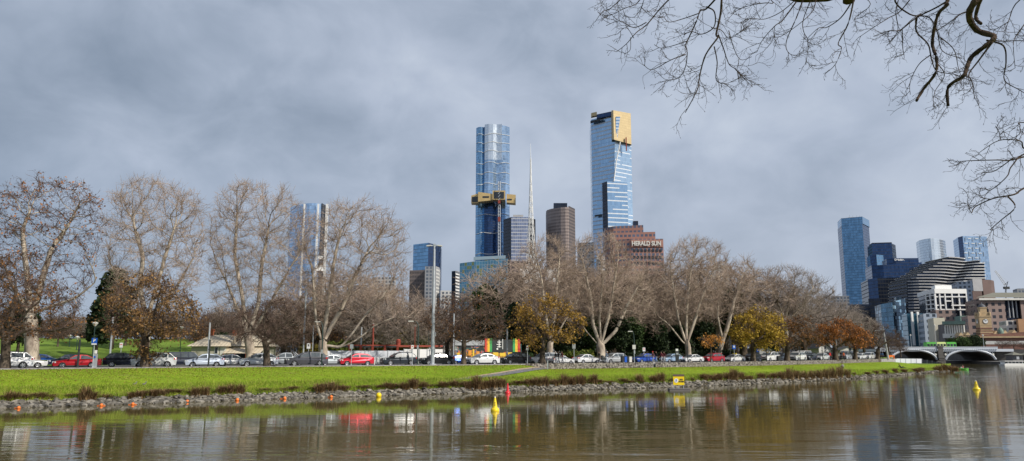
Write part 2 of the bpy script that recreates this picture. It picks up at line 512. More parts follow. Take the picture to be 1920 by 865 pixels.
# foot path that climbs from the lawn to the road
pth = [(850, 713.5, 0.8), (890, 709.5, 2.0), (935, 704, 2.8), (975, 697.5, 3.0), (1005, 693, 2.4), (1040, 690.3, 1.5), (1100, 689.3, 0.9)]
mb, me_ = MB(), MB()
def path_pt(px, py, lift):
    h = on_lawn(px, py)
    if h is None:
        q = lawn_rows(px)[-1]; return (q[0], q[1], q[2] + lift)
    return (h.x, h.y, h.z + lift)
def dense(T, n=6):
    out = []
    for a, b in zip(T[:-1], T[1:]):
        for i in range(n): out.append(tuple(a[j] + (b[j] - a[j]) * i / n for j in range(len(a))))
    return out + [T[-1]]
pd = dense(pth)
for a, b in zip(pd[:-1], pd[1:]):
    mb.poly([path_pt(a[0], a[1] + a[2] * .8, .06), path_pt(b[0], b[1] + b[2] * .8, .06), path_pt(b[0], b[1] - b[2], .06), path_pt(a[0], a[1] - a[2], .06)])
    me_.poly([path_pt(a[0], a[1] - a[2], .065), path_pt(b[0], b[1] - b[2], .065), path_pt(b[0], b[1] - b[2] * 1.75, .075), path_pt(a[0], a[1] - a[2] * 1.75, .075)])
tag(mb.build('path', M['path']), kind='structure')
tag(me_.build('path_edging', M['path_edge']), kind='structure')

# low stone wall in stacked pieces between promenade and lawn
def mat_gabion():
    m, t, b = new_mat('gabion_stone')
    c = t.coord('Object')
    v = t.add('ShaderNodeTexVoronoi'); v.inputs['Scale'].default_value = 4.2
    t.l.new(c, v.inputs['Vector'])
    sepc = t.add('ShaderNodeSeparateColor'); t.l.new(v.outputs['Color'], sepc.inputs[0])
    t.put(b.inputs['Base Color'], t.mix(t.maprange(v.outputs['Distance'], 0.45, 0.75), t.mix(sepc.outputs[0], (0.14, 0.12, 0.105), (0.33, 0.30, 0.27)), (0.05, 0.042, 0.04)))
    b.inputs['Roughness'].default_value = 0.95
    t.put(b.inputs['Normal'], t.bump(v.outputs['Distance'], 0.8, -0.08))
    return m
M['gabion'] = mat_gabion()
def low_wall(pa, pb, off, zt, label):
    P = np.arange(pa, pb + 1, 8.0)
    f = [road_pt(p, off) for p in P]; bk = [road_pt(p, off + 0.55) for p in P]
    org = f[0].copy(); org.z = 0
    mb = MB()
    n = len(P)
    for i in range(n - 1):
        z0 = 1.3
        zt0, zt1 = zt, zt
        a, b, c, d = f[i], f[i + 1], bk[i + 1], bk[i]
        mb.poly([(a.x, a.y, z0), (b.x, b.y, z0), (b.x, b.y, zt1), (a.x, a.y, zt0)])
        mb.poly([(a.x, a.y, zt0), (b.x, b.y, zt1), (c.x, c.y, zt1), (d.x, d.y, zt0)])
        mb.poly([(c.x, c.y, z0), (d.x, d.y, z0), (d.x, d.y, zt0), (c.x, c.y, zt1)])
    for (a, d) in ((f[0], bk[0]), (bk[-1], f[-1])):
        mb.poly([(d.x, d.y, 1.3), (a.x, a.y, 1.3), (a.x, a.y, zt), (d.x, d.y, zt)])
    o = mb.build('stone_wall', M['gabion'], off=org); o.location = org
    tag(o, label, 'wall')
low_wall(985, 1225, -4.75, ZR + 0.06, 'low wall of small grey and pink stones where the path meets the road')
low_wall(1229, 1655, -4.55, ZR + 0.0, 'long low grey stone wall between the right lawn and the parked cars')

# ------------------------------------------------------------------ the river
def mat_water():
    m, t, b = new_mat('river_water')
    p = t.pos()
    w1 = t.noise(t.mapping(p, scale=(0.20, 0.85, 1), rot=(0, 0, R(7))), 1.0, 3.0, 0.6, 0.3)
    w2 = t.noise(t.mapping(p, scale=(0.06, 0.30, 1), rot=(0, 0, R(-5))), 1.0, 2.0, 0.5, 0.2)
    w3 = t.noise(t.mapping(p, scale=(0.9, 3.2, 1)), 1.0, 2.0, 0.6)
    patch = t.noise(t.mapping(p, scale=(0.012, 0.055, 1)), 1.0, 3.0, 0.6)
    g = t.maprange(patch, 0.42, 0.64, 0.40, 1.6)
    h = t.math('ADD', t.math('MULTIPLY', w1, 2.3), t.math('MULTIPLY', w2, 2.0))
    h = t.math('ADD', h, t.math('MULTIPLY', w3, 0.28))
    sy = t.add('ShaderNodeSeparateXYZ'); t.l.new(p, sy.inputs[0])
    calm = t.math('MAXIMUM', t.maprange(sy.outputs[1], 34, 58, 1.0, 0.16), t.maprange(sy.outputs[0], 5, 60, 0.16, 0.8))
    h = t.math('MULTIPLY', t.math('MULTIPLY', h, g), calm)
    t.put(b.inputs['Base Color'], t.mix(patch, (0.075, 0.063, 0.023), (0.10, 0.085, 0.038)))
    b.inputs['Roughness'].default_value = 0.05
    b.inputs['IOR'].default_value = 1.42
    t.put(b.inputs['Normal'], t.bump(h, 1.0, 0.014))
    return m
M['water'] = mat_water()
mb = MB()
mb.poly([(-400, -30, 0), (900, -30, 0), (900, 700, 0), (-400, 700, 0)])
tag(mb.build('river', M['water']), kind='structure')
# camera-side bank, below the frame
mb = MB()
for i in range(12):
    x0, x1 = -60 + i * 10, -50 + i * 10
    prof = [(-60, 3.2), (-5, 2.75), (9, 2.5), (17, 0.9), (22, -0.4)]
    for (ya, za), (yb, zb) in zip(prof[:-1], prof[1:]):
        mb.poly([(x0, ya, za), (x1, ya, za), (x1, yb, zb), (x0, yb, zb)])
tag(mb.build('near_bank', M['lawn']), kind='structure')

# stones along the water: the 300 nearest as things, the rest as one mass
def rock_mesh(seed):
    r = np.random.default_rng(seed)
    bm = bmesh.new()
    bmesh.ops.create_icosphere(bm, subdivisions=1, radius=1.0)
    for v in bm.verts:
        v.co *= 0.75 + 0.5 * r.random()
        v.co.z *= 0.65
    me = bpy.data.meshes.new('rock'); bm.to_mesh(me); bm.free()
    return me
def mat_rock():
    m, t, b = new_mat('bluestone_rock')
    oi = t.add('ShaderNodeNewGeometry').outputs['Random Per Island']
    ob = t.add('ShaderNodeObjectInfo').outputs['Random']
    k = t.math('FRACT', t.math('ADD', oi, ob))
    c = t.mix(k, (0.05, 0.046, 0.04), (0.29, 0.265, 0.225))
    n = t.noise(t.pos(), 6.0, 3.0, 0.7)
    t.put(b.inputs['Base Color'], t.mix(t.maprange(n, 0.5, 0.7, 0, 0.6), c, (0.09, 0.08, 0.05)))
    b.inputs['Roughness'].default_value = 0.9
    return m
M['rock'] = mat_rock()
rock_meshes = [rock_mesh(i) for i in range(6)]
for me in rock_meshes: me.materials.append(M['rock'])
spots = []
for i in range(5600):
    px = -60 + 1850 * rng.random() ** 0.9
    r = lawn_rows(px)
    t_ = rng.random() ** 1.3 * 1.32
    a, b = (r[1], r[2]) if t_ < 1 else (r[2], r[3]) if t_ < 2 else (r[3], r[4])
    f_ = t_ % 1
    x, y = a[0] + (b[0] - a[0]) * f_, a[1] + (b[1] - a[1]) * f_
    s = 0.06 + 0.27 * rng.random() ** 3.2
    spots.append((s / y, px, x, y, a[2] + (b[2] - a[2]) * f_, s))
spots.sort(key=lambda q: -q[0])
nl = 0
RV, RQ, off_ = [], [], 0
rdata = []
for me in rock_meshes:
    v = np.array([vv.co[:] for vv in me.vertices]); q = np.array([p.vertices[:] for p in me.polygons]); rdata.append((v, q))
for key, px, x, y, z, s in spots:
    a = rng.random() * 6.28
    sc = np.array([s * (1.0 + 0.7 * rng.random()), s * (0.8 + 0.4 * rng.random()), s])
    mi = rng.integers(0, 6)
    if nl < 296 and -5 < px < 1790:
        o = link('rock', rock_meshes[mi]); nl += 1
        o.location = (x, y, z + 0.04); o.rotation_euler = (0, 0, a); o.scale = sc
        tag(o, 'rough grey stone in the rubble edging at the waterline', 'rock', 'stones along the river edge')
    else:
        v, q = rdata[mi]
        v = v * sc
        v = np.stack([v[:, 0] * math.cos(a) - v[:, 1] * math.sin(a), v[:, 0] * math.sin(a) + v[:, 1] * math.cos(a), v[:, 2]], 1) + (x, y, z + 0.04)
        RV.append(v); RQ.append(q + off_); off_ += len(v)
tag(link('rubble', mesh_np('rubble', np.concatenate(RV), np.concatenate(RQ), M['rock'])), 'small grey stones packed along the edge of the river', 'rubble', kind='stuff')

# rough grass: longer blades along the lip of the bank, short tufts over the lawn
def blades(n, tlo, thi, hlo, hhi, w, pxlo, pxhi):
    V, T = [], []
    px = pxlo + (pxhi - pxlo) * rng.random(n)
    tt = tlo + (thi - tlo) * rng.random(n)
    cache = np.array(cols)                                    # px, rows, 3
    fi = np.clip((px - pxg[0]) / 6.0, 0, len(pxg) - 1.001); i0 = fi.astype(int); f = (fi - i0)[:, None]
    r0 = tt.astype(int); g = (tt - r0)[:, None]
    A = cache[i0, r0] * (1 - f) + cache[i0 + 1, r0] * f
    B = cache[i0, r0 + 1] * (1 - f) + cache[i0 + 1, r0 + 1] * f
    p = A * (1 - g) + B * g
    h = hlo + (hhi - hlo) * rng.random(n)
    a = rng.random(n) * 6.283
    d = np.stack([np.cos(a), np.sin(a), np.zeros(n)], 1) * w * (0.6 + 0.8 * rng.random(n))[:, None]
    lean = np.stack([rng.normal(0, .35, n), rng.normal(0, .35, n), np.ones(n)], 1) * h[:, None]
    V = np.stack([p - d, p + d, p + lean], 1).reshape(-1, 3)
    return V, np.arange(3 * n).reshape(-1, 3)
M['grass_blade'] = foliage_mat('grass_blades', (0.17, 0.29, 0.018), (0.28, 0.38, 0.03), (0.42, 0.40, 0.10), 0.8, 0.25)
V1, T1 = blades(60000, 2.1, 5.0, 0.10, 0.46, 0.022, -80, 1780)
V2, T2 = blades(70000, 4.0, 10.9, 0.03, 0.10, 0.022, -80, 1780)
tag(link('grass', mesh_np('grass', np.concatenate([V1, V2]), np.concatenate([T1, T2 + len(V1)]), M['grass_blade'])), 'long and short green grass of the river bank', 'grass', kind='stuff')

# leaves fallen on the lawn and the verge
n_ = 9000
lx = rng.uniform(-60, 1660, n_); V_ = []
fi = np.clip((lx - pxg[0]) / 6.0, 0, len(pxg) - 1.01).astype(int); tt = 4 + 6.9 * rng.random(n_) ** .55; r0 = tt.astype(int); gg = (tt - r0)[:, None]
ca = np.array(cols); p_ = ca[fi, r0] * (1 - gg) + ca[fi, r0 + 1] * gg + rng.normal(0, .25, (n_, 3)) * (1, .2, 0) + (0, 0, .06)
a_ = rng.random(n_) * 6.283; u_ = np.stack([np.cos(a_), np.sin(a_), rng.normal(0, .3, n_)], 1) * .07; v_ = np.stack([-np.sin(a_), np.cos(a_), rng.normal(0, .3, n_)], 1) * .045
V_ = np.stack([p_ - u_, p_ + v_, p_ + u_, p_ - v_], 1).reshape(-1, 3)
tag(link('fallen_leaves', mesh_np('fallen_leaves', V_, np.arange(4 * n_).reshape(-1, 4), M['leaf_brown'])), 'brown leaves scattered over the lawn', 'leaves', kind='stuff')

# sedge tufts
def sedge_mesh(seed, m):
    r = np.random.default_rng(seed)
    V, T = [], []
    n = 260
    for i in range(n):
        a = r.random() * 6.283
        b0 = np.array([r.normal(0, .13), r.normal(0, .13), -0.05])
        ln = 0.35 + 0.75 * r.random()
        out = 0.15 + 0.95 * r.random() ** 0.9
        d = np.array([math.cos(a), math.sin(a), 0]); s = np.array([-d[1], d[0], 0]) * (0.010 + 0.010 * r.random())
        mid = b0 + d * out * 0.4 * ln + np.array([0, 0, ln * 0.72]); tip = b0 + d * out * ln * 1.1 + np.array([0, 0, ln * (1.0 - 0.55 * out * r.random())])
        k = len(V)
        V += [b0 - s, b0 + s, mid + s * .8, mid - s * .8, tip]
        T += [(k, k + 1, k + 2), (k, k + 2, k + 3), (k + 3, k + 2, k + 4)]
    return mesh_np('sedge_tuft', V, T, m)
sedges = [sedge_mesh(40 + i, M['sedge']) for i in range(4)] + [sedge_mesh(50 + i, M['sedge_pale']) for i in range(2)]
TUFTS = [(21, 753, 42, 17), (46, 752, 30, 12), (77, 750, 34, 11), (97, 750, 26, 9), (160, 752, 34, 23), (172, 752, 30, 20), (199, 750, 32, 9), (248, 749, 28, 12), (262, 749, 30, 13), (288, 748, 28, 15), (303, 747, 26, 14), (366, 746, 28, 17), (384, 744, 28, 20), (415, 742, 30, 14), (432, 741, 30, 15), (450, 740, 28, 16),
         (600, 738, 36, 15), (622, 736, 36, 16), (641, 735, 30, 13), (731, 731, 36, 10), (757, 732, 32, 15), (775, 731, 32, 17), (793, 730, 30, 13), (832, 729, 30, 11), (853, 728, 28, 13), (878, 732, 30, 17), (893, 732, 30, 21), (908, 732, 30, 20), (924, 731, 32, 23), (941, 730, 30, 22),
         (990, 725, 28, 11), (1007, 725, 28, 15), (1022, 725, 28, 16), (1040, 725, 28, 14), (1057, 725, 30, 18), (1073, 724, 28, 16), (1089, 723, 28, 16), (1114, 721, 24, 19), (1199, 717, 26, 15), (1227, 718, 26, 13), (1240, 717, 26, 14), (1320, 715, 26, 13), (1334, 714, 24, 10), (1347, 714, 24, 11), (1364, 714, 26, 17), (1376, 714, 28, 19), (1390, 713, 22, 12), (1407, 710, 18, 14), (1428, 711, 26, 8),
         (1450, 711, 24, 10), (1465, 712, 24, 14), (1480, 713, 26, 19), (1494, 713, 26, 20), (1508, 713, 24, 18), (1522, 713, 24, 17), (1536, 712, 24, 15), (1549, 712, 24, 17), (1562, 711, 24, 18), (1575, 710, 22, 18), (1588, 709, 22, 17), (1718, 700, 22, 9), (1727, 699, 16, 7), (1760, 698, 20, 10), (1771, 697.5, 20, 12), (1782, 697, 20, 12), (1793, 696.5, 18, 9)]
for x_ in range(4, 1780, 19):                                   # low tufts between the big ones
    x_ += int(rng.uniform(-8, 8)); TUFTS.append((x_, water_py(x_) - tab(x_, [(0, 17), (960, 12), (1600, 6), (1780, 3)]), rng.uniform(16, 34) * (1 if x_ < 1200 else .7), rng.uniform(4, 9.5) * (1 if x_ < 1200 else .75)))
ZONES = [(130, 'at the left end of the bank below the white SUV'), (230, 'below the red sedan on the left bank'), (330, 'below the silver SUV on the left bank'), (500, 'on the bank below the cream cottage'), (700, 'on the bank below the red hatchback'), (815, 'on the bank just right of the yellow ball float'),
         (865, 'on the bank below the leafless brown street tree'), (960, 'in the dense clump behind the red buoy'), (1125, 'in the dark clump right of the sloping path'), (1210, 'alone on the bank left of the floating sign'), (1280, 'close beside the floating yellow sign'), (1355, 'right of the floating sign on the bank'), (1440, 'on the bank below the yellow-leaved tree'),
         (1600, 'in the long tawny row on the right bank'), (1745, 'alone near the tip of the right lawn'), (1900, 'in the clump at the very tip of the lawn')]
for i, (px, py, w, h) in enumerate(TUFTS):
    p = on_lawn(px, py - 2)
    if p is None: p = Vector(onz(px, py, 0.3))
    s = p.y / 1416.0
    pale = 1455 < px < 1600 or i % 7 == 3
    o = link('sedge_tuft', sedges[4 + i % 2] if pale else sedges[i % 4])
    o.location = p
    o.rotation_euler = (0, 0, rng.random() * 6.28)
    k_ = rng.uniform(.8, 1.25)
    o.scale = (w * s / 1.15, w * s / 1.15, h * s * 1.25 * k_)
    z = next(t for lim, t in ZONES if px < lim)
    tag(o, ('dry tawny' if pale else 'dark brown') + ' sedge tuft ' + z, 'sedge', 'sedge tufts along the bank')
# ------------------------------------------------------------------ trees
def resample(path, step):
    out = [np.array(path[0], float)]
    for a, b in zip(path[:-1], path[1:]):
        a, b = np.array(a, float), np.array(b, float)
        n = max(1, int(round(np.linalg.norm(b - a) / step)))
        for i in range(1, n + 1): out.append(a + (b - a) * i / n)
    return out

def grow(paths, A, step, kill, r, trop=(0, 0, 0.12), iters=140, wob=0.22):
    """space colonisation: stems in `paths` (3D polylines) grow towards the attraction points A"""
    P, par = [], []
    for k, path in enumerate(paths):
        pts = resample(path, step)
        if k == 0:
            P.append(pts[0]); par.append(-1); last = 0
        else:
            last = int(np.argmin(np.linalg.norm(np.array(P) - pts[0], axis=1)))
        for q in pts[1:]:
            P.append(q + r.normal(0, step * 0.08, 3)); par.append(last); last = len(P) - 1
    nst = len(P)
    P = np.array(P); par = list(par)
    A = np.array(A)
    D = np.linalg.norm(A[:, None] - P[None], axis=2)
    near = D.argmin(1); dist = D.min(1)
    grown = {}
    trop = np.array(trop)
    for it in range(iters):
        if len(A) == 0: break
        acc = np.zeros_like(P); cnt = np.zeros(len(P))
        v = A - P[near]; v /= np.linalg.norm(v, axis=1)[:, None] + 1e-9
        np.add.at(acc, near, v); np.add.at(cnt, near, 1)
        idx = np.nonzero(cnt)[0]
        d = acc[idx] / cnt[idx][:, None]
        d += trop + r.normal(0, wob, d.shape)
        d /= np.linalg.norm(d, axis=1)[:, None] + 1e-9
        N, NP = [], []
        for i, dd in zip(idx, d):
            g = grown.setdefault(int(i), [])
            if len(g) > 3 or any(float(dd @ e) > 0.93 for e in g): continue
            g.append(dd); N.append(P[i] + dd * step); NP.append(int(i))
        if not N: break
        N = np.array(N); base = len(P)
        P = np.concatenate([P, N]); par += NP
        Dn = np.linalg.norm(A[:, None] - N[None], axis=2)
        j = Dn.argmin(1); dm = Dn[np.arange(len(A)), j]
        better = dm < dist
        near[better] = base + j[better]; dist[better] = dm[better]
        keep = dist > kill
        A, near, dist = A[keep], near[keep], dist[keep]
    return P, np.array(par), nst

def frames(d):
    ref = np.where(np.abs(d[:, 2:3]) < 0.9, np.array([[0, 0, 1.0]]), np.array([[1.0, 0, 0]]))
    u = np.cross(d, ref); u /= np.linalg.norm(u, axis=1)[:, None] + 1e-9
    return u, np.cross(d, u)

def skeleton_mesh(P, par, rad, k):
    """tapered tubes along a branching skeleton; returns verts, quads, per-quad radius, per-quad node"""
    n = len(P)
    main = np.full(n, -1)
    for i in range(1, n):
        p = par[i]
        if p >= 0 and (main[p] < 0 or rad[i] > rad[main[p]]): main[p] = i
    nxt = np.where(main >= 0, main, np.arange(n)); prv = np.where(par >= 0, par, np.arange(n))
    d = P[nxt] - P[prv]
    ln = np.linalg.norm(d, axis=1)[:, None]; d = np.where(ln > 1e-6, d / (ln + 1e-9), np.array([[0, 0, 1.0]]))
    ang = np.arange(k) * 2 * np.pi / k
    u, w = frames(d)
    ringA = P[:, None] + (u[:, None] * np.cos(ang)[None, :, None] + w[:, None] * np.sin(ang)[None, :, None]) * rad[:, None, None]
    side = np.array([i for i in range(1, n) if par[i] >= 0 and main[par[i]] != i], int)
    ringB = np.zeros((len(side), k, 3))
    if len(side):
        ringB = P[par[side]][:, None] + (u[side][:, None] * np.cos(ang)[None, :, None] + w[side][:, None] * np.sin(ang)[None, :, None]) * np.minimum(rad[side] * 1.15, rad[par[side]])[:, None, None]
    V = np.concatenate([ringA.reshape(-1, 3), ringB.reshape(-1, 3)])
    start = np.zeros(n, int)
    start[:] = np.where(par >= 0, par, 0) * k
    if len(side): start[side] = n * k + np.arange(len(side)) * k
    e = np.array([i for i in range(1, n) if par[i] >= 0], int)
    j = np.arange(k); j2 = (j + 1) % k
    Q = np.stack([start[e][:, None] + j, start[e][:, None] + j2, e[:, None] * k + j2, e[:, None] * k + j], 2).reshape(-1, 4)
    return V, Q, np.repeat(rad[e], k), np.repeat(e, k)

def sticks(p0, p1, p2, r0, r2):
    """many two-piece twigs, 3-sided"""
    n = len(p0); k = 3
    ang = np.arange(k) * 2 * np.pi / k
    d = p2 - p0; d /= np.linalg.norm(d, axis=1)[:, None] + 1e-9
    u, w = frames(d)
    o = u[:, None] * np.cos(ang)[None, :, None] + w[:, None] * np.sin(ang)[None, :, None]
    rm = (r0 + r2) * 0.5
    V = np.stack([p0[:, None] + o * r0, p1[:, None] + o * rm, p2[:, None] + o * r2], 1).reshape(-1, 3)
    b = np.arange(n)[:, None] * 9; j = np.arange(k)[None]; j2 = (j + 1) % k
    Q = np.concatenate([np.stack([b + j, b + j2, b + 3 + j2, b + 3 + j], 2), np.stack([b + 3 + j, b + 3 + j2, b + 6 + j2, b + 6 + j], 2)], 1).reshape(-1, 4)
    return V, Q

def make_twigs(P, par, rad, r, rmax, per, L, up, rt, spread=0.8):
    idx = np.nonzero((rad < rmax) & (par >= 0))[0]
    if per < 1: idx = idx[r.random(len(idx)) < per]; per = 1
    idx = np.repeat(idx, int(per))
    n = len(idx)
    d0 = P[idx] - P[par[idx]]; d0 /= np.linalg.norm(d0, axis=1)[:, None] + 1e-9
    t = r.random((n, 1))
    p0 = P[par[idx]] * (1 - t) + P[idx] * t
    d = d0 + r.normal(0, spread, (n, 3)); d /= np.linalg.norm(d, axis=1)[:, None]
    d[:, 2] += up; d /= np.linalg.norm(d, axis=1)[:, None]
    ln = L * (0.45 + 0.9 * r.random((n, 1)))
    p1 = p0 + d * ln * 0.5
    d2 = d + r.normal(0, 0.3, (n, 3)); d2[:, 2] += up * 0.6; d2 /= np.linalg.norm(d2, axis=1)[:, None]
    p2 = p1 + d2 * ln * 0.5
    V, Q = sticks(p0, p1, p2, rt, rt * 0.5)
    # side twiglets
    s = r.random(n) < 0.75
    m = int(s.sum())
    e = d2[s] + r.normal(0, 0.7, (m, 3)); e[:, 2] += up * 0.5; e /= np.linalg.norm(e, axis=1)[:, None]
    q0 = p1[s]; q1 = q0 + e * ln[s] * 0.25; q2 = q1 + (e + r.normal(0, .25, (m, 3))) * ln[s] * 0.25
    V2, Q2 = sticks(q0, q1, q2, rt * 0.8, rt * 0.4)
    return np.concatenate([V, V2]), np.concatenate([Q, Q2 + len(V)]), np.concatenate([p2, q2, p1])

def leaf_quads(C, r, size, flat=0.0, jitter=0.25):
    n = len(C)
    C = C + r.normal(0, jitter, (n, 3))
    a = r.normal(0, 1, (n, 3)); a /= np.linalg.norm(a, axis=1)[:, None]
    b = r.normal(0, 1, (n, 3)); b -= a * (a * b).sum(1)[:, None]; b /= np.linalg.norm(b, axis=1)[:, None]
    s = (size * (0.6 + 0.8 * r.random(n)))[:, None]
    V = np.stack([C - a * s * .5, C + b * s * .32, C + a * s * .55, C - b * s * .32], 1).reshape(-1, 3)
    return V, np.arange(4 * n).reshape(-1, 4)

def in_poly(pts, poly):
    x, y = pts[:, 0], pts[:, 1]
    c = np.zeros(len(pts), bool)
    n = len(poly)
    for i in range(n):
        x0, y0 = poly[i]; x1, y1 = poly[(i + 1) % n]
        if y0 == y1: continue
        t = ((y0 > y) != (y1 > y)) & (x < (x1 - x0) * (y - y0) / (y1 - y0) + x0)
        c ^= t
    return c

def clump(p, ph, wl):
    k = 6.283 / wl
    return (np.sin(p[:, 0] * k + ph[0]) * np.sin(p[:, 1] * k * .9 + ph[1]) + np.sin(p[:, 2] * k * 1.1 + ph[2] + p[:, 0] * k * .6) * .8 + np.sin((p[:, 0] + p[:, 2]) * k * 1.9 + ph[3]) * .4)

def crown_points(poly, Y, n, r, thick=0.8, ph=None, wl=6.0):
    poly = np.array(poly, float)
    lo, hi = poly.min(0), poly.max(0)
    pts = []
    m = n * 2 if ph is not None else n
    while len(pts) < m:
        q = lo + (hi - lo) * r.random((m * 2, 2))
        pts += list(q[in_poly(q, poly)])
    pts = np.array(pts[:m])
    cx, hw = (lo[0] + hi[0]) / 2, (hi[0] - lo[0]) / 2 + 1e-6
    cy, hh = (lo[1] + hi[1]) / 2, (hi[1] - lo[1]) / 2 + 1e-6
    rr = np.sqrt(np.clip(1 - ((pts[:, 0] - cx) / hw) ** 2 * 0.8 - ((pts[:, 1] - cy) / hh) ** 2 * 0.4, 0.05, 1))
    dy = (r.random(m) * 2 - 1) * rr * hw * Y / 1416 * thick
    W = np.array([at(p[0], p[1], Y + q) for p, q in zip(pts, dy)])
    if ph is not None: W = W[clump(W, ph, wl) > -0.6][:n]
    return W

TREES = []
def bare_tree(name, label, group, base, paths_px, poly, Y, n=620, step=0.5, seed=0, trunk_r=0.45, bark='plane_bark', twig='plane_twig',
              per=3, L=1.35, up=0.4, rt=0.018, leaves=None, nleaf=0, lsize=0.3, trop=0.22, expo=2.25, thick=0.8, tip=0.017, wob=0.22, flare=1.35, ltop=None, polys=None, tw=3.6, rexp=0.9, wl=5.0, lthr=-0.1):
    """base: world point; paths_px: stems as pixel polylines [(px,py[,dY])...]; the first starts at the base"""
    r = np.random.default_rng(seed)
    base = np.array(base, float)
    paths = []
    for i, p in enumerate(paths_px):
        w = [np.array(at(q[0], q[1], Y + (q[2] if len(q) > 2 else 0))) for q in p]
        if i == 0: w[0] = base
        paths.append(w)
    ph = r.random(4) * 6.283
    A = crown_points(poly, Y, n, r, thick, ph, wl)
    for (pl, nn) in (polys or []): A = np.concatenate([A, crown_points(pl, Y, nn, r, thick)])
    A = A[A[:, 2] > base[2] + 1.0]
    P, par, nst = grow(paths, A, step, step * 1.7, r, (0, 0, trop), wob=wob)
    # pipe-model radii
    kids = np.zeros(len(P), int); acc = np.zeros(len(P))
    for i in range(1, len(P)): kids[par[i]] += 1
    for i in range(len(P) - 1, 0, -1):
        if kids[i] == 0: acc[i] = tip ** expo
        acc[par[i]] += acc[i]
    rad = acc ** (1 / expo)
    sc = trunk_r / rad[0]
    rad = np.where(rad > tip * 1.5, rad * (1 + (sc - 1) * np.clip((rad - tip) / (rad[0] - tip + 1e-9), 0, 1) ** rexp), rad)
    rad = np.clip(rad, tip * 0.8, trunk_r)
    # smooth the zigzag
    main = np.full(len(P), -1)
    for i in range(1, len(P)):
        if main[par[i]] < 0 or rad[i] > rad[main[par[i]]]: main[par[i]] = i
    for _ in range(2):
        ok = (par >= 0) & (main >= 0)
        P2 = P.copy(); P2[ok] = 0.5 * P[ok] + 0.25 * (P[par[ok]] + P[main[ok]]); P = P2
    h = np.linalg.norm(P - base, axis=1)
    rad = rad * np.where(h < 1.2, 1 + (flare - 1) * (1 - h / 1.2), 1)
    root = thing(name, label, 'tree', tuple(base), 0, group)
    Pl = P - base; Pl[0, 2] -= 0.2
    V, Q, qr, qn = skeleton_mesh(Pl, par, rad, 6)
    thickm = qr > max(0.09, trunk_r * 0.22)
    def sub(mask):
        q = Q[mask]; used = np.unique(q); mp = np.zeros(len(V), int); mp[used] = np.arange(len(used))
        return V[used], mp[q]
    v, q = sub(thickm)
    link('trunk', mesh_np('trunk', v, q, M[bark], smooth=True), root)
    v, q = sub(~thickm)
    tv, tq, tips = make_twigs(Pl, par, rad, r, tip * tw, per, L, up, rt)
    mi = np.concatenate([np.where(qr[~thickm] > tip * 1.9, 0, 1), np.ones(len(tq), int)])
    crown = link('crown', mesh_np('crown', np.concatenate([v, tv]), np.concatenate([q, tq + len(v)]), [M[bark], M[twig]], mi), root)
    if leaves and nleaf:
        c = tips[r.integers(0, len(tips), nleaf * (3 if ltop else 1))]
        if ltop:
            zz = (c[:, 2] - c[:, 2].min()) / (np.ptp(c[:, 2]) + 1e-6)
            c = c[r.random(len(c)) < np.clip(zz * ltop[0] + ltop[1], 0, 1)][:nleaf]
        c = c[clump(c + base, ph, wl * .8) > lthr]
        lv, lq = leaf_quads(c, r, lsize)
        link('foliage', mesh_np('foliage', lv, lq, M[leaves]), root)
    TREES.append(root)
    return root

def kerb_base(px, off=-2.9):
    p = road_pt(px, off)
    return (p.x, p.y, ZR if off > -3.6 else drop(p.x, p.y))

PL = 'big bare plane trees behind the road'
ST = 'low spreading street trees along the kerb'
# tall plane trees on the far side of the road, left to right
b = road_pt(60, 11.5); Y = b.y
bare_tree('plane_tree', 'tall plane tree at the far left with rusty leaves left at the top', PL, b,
          [[(60, 675), (60, 640), (57, 600), (56, 560)], [(56, 560), (48, 500), (42, 430), (60, 390)], [(60, 600), (75, 540), (95, 470), (130, 420), (150, 380)], [(58, 590), (95, 575), (140, 560), (180, 530)], [(57, 590), (25, 540), (5, 490)]],
          [(-40, 640), (-60, 480), (-30, 390), (10, 345), (60, 322), (110, 340), (150, 332), (185, 365), (205, 420), (190, 470), (175, 520), (150, 600), (110, 560), (60, 560), (20, 600)], Y,
          n=1225, step=0.44, seed=11, trunk_r=0.78, bark='plane_bark', twig='dark_twig', per=2, leaves='leaf_pink', nleaf=2600, lsize=0.30, ltop=(0.9, 0.0), up=0.1, L=1.0)
b = road_pt(268, 12.5); Y = b.y
bare_tree('plane_tree', 'tall leafless plane tree rising behind the brown-leaved oak', PL, b,
          [[(276, 676), (272, 640), (275, 600)], [(275, 600), (262, 540), (268, 480), (250, 420)], [(273, 610), (290, 550), (310, 480), (330, 420)], [(275, 600), (330, 540), (365, 480)], [(270, 620), (235, 560), (210, 500)]],
          [(210, 600), (190, 500), (185, 420), (205, 365), (240, 335), (290, 330), (335, 345), (375, 370), (395, 430), (388, 500), (365, 560), (330, 600), (280, 560)], Y,
          n=1435, step=0.44, seed=12, trunk_r=0.6, up=0.3)
b = road_pt(470, 12); Y = b.y
bare_tree('plane_tree', 'tall leafless plane tree with pale leaning stems beside the cream cottage', PL, b,
          [[(470, 672), (468, 645), (462, 622)], [(464, 630), (448, 585), (425, 530), (415, 460)], [(462, 622), (455, 560), (440, 480), (445, 400)], [(465, 630), (485, 570), (490, 500), (505, 420)], [(466, 636), (500, 580), (545, 500), (565, 470)], [(425, 530), (405, 490), (395, 455)]],
          [(400, 600), (385, 520), (388, 430), (400, 370), (440, 342), (490, 340), (540, 352), (575, 385), (585, 450), (570, 520), (530, 580), (480, 560), (440, 590)], Y,
          n=1505, step=0.44, seed=13, trunk_r=0.62, up=0.3)
b = road_pt(606, 10.5); Y = b.y
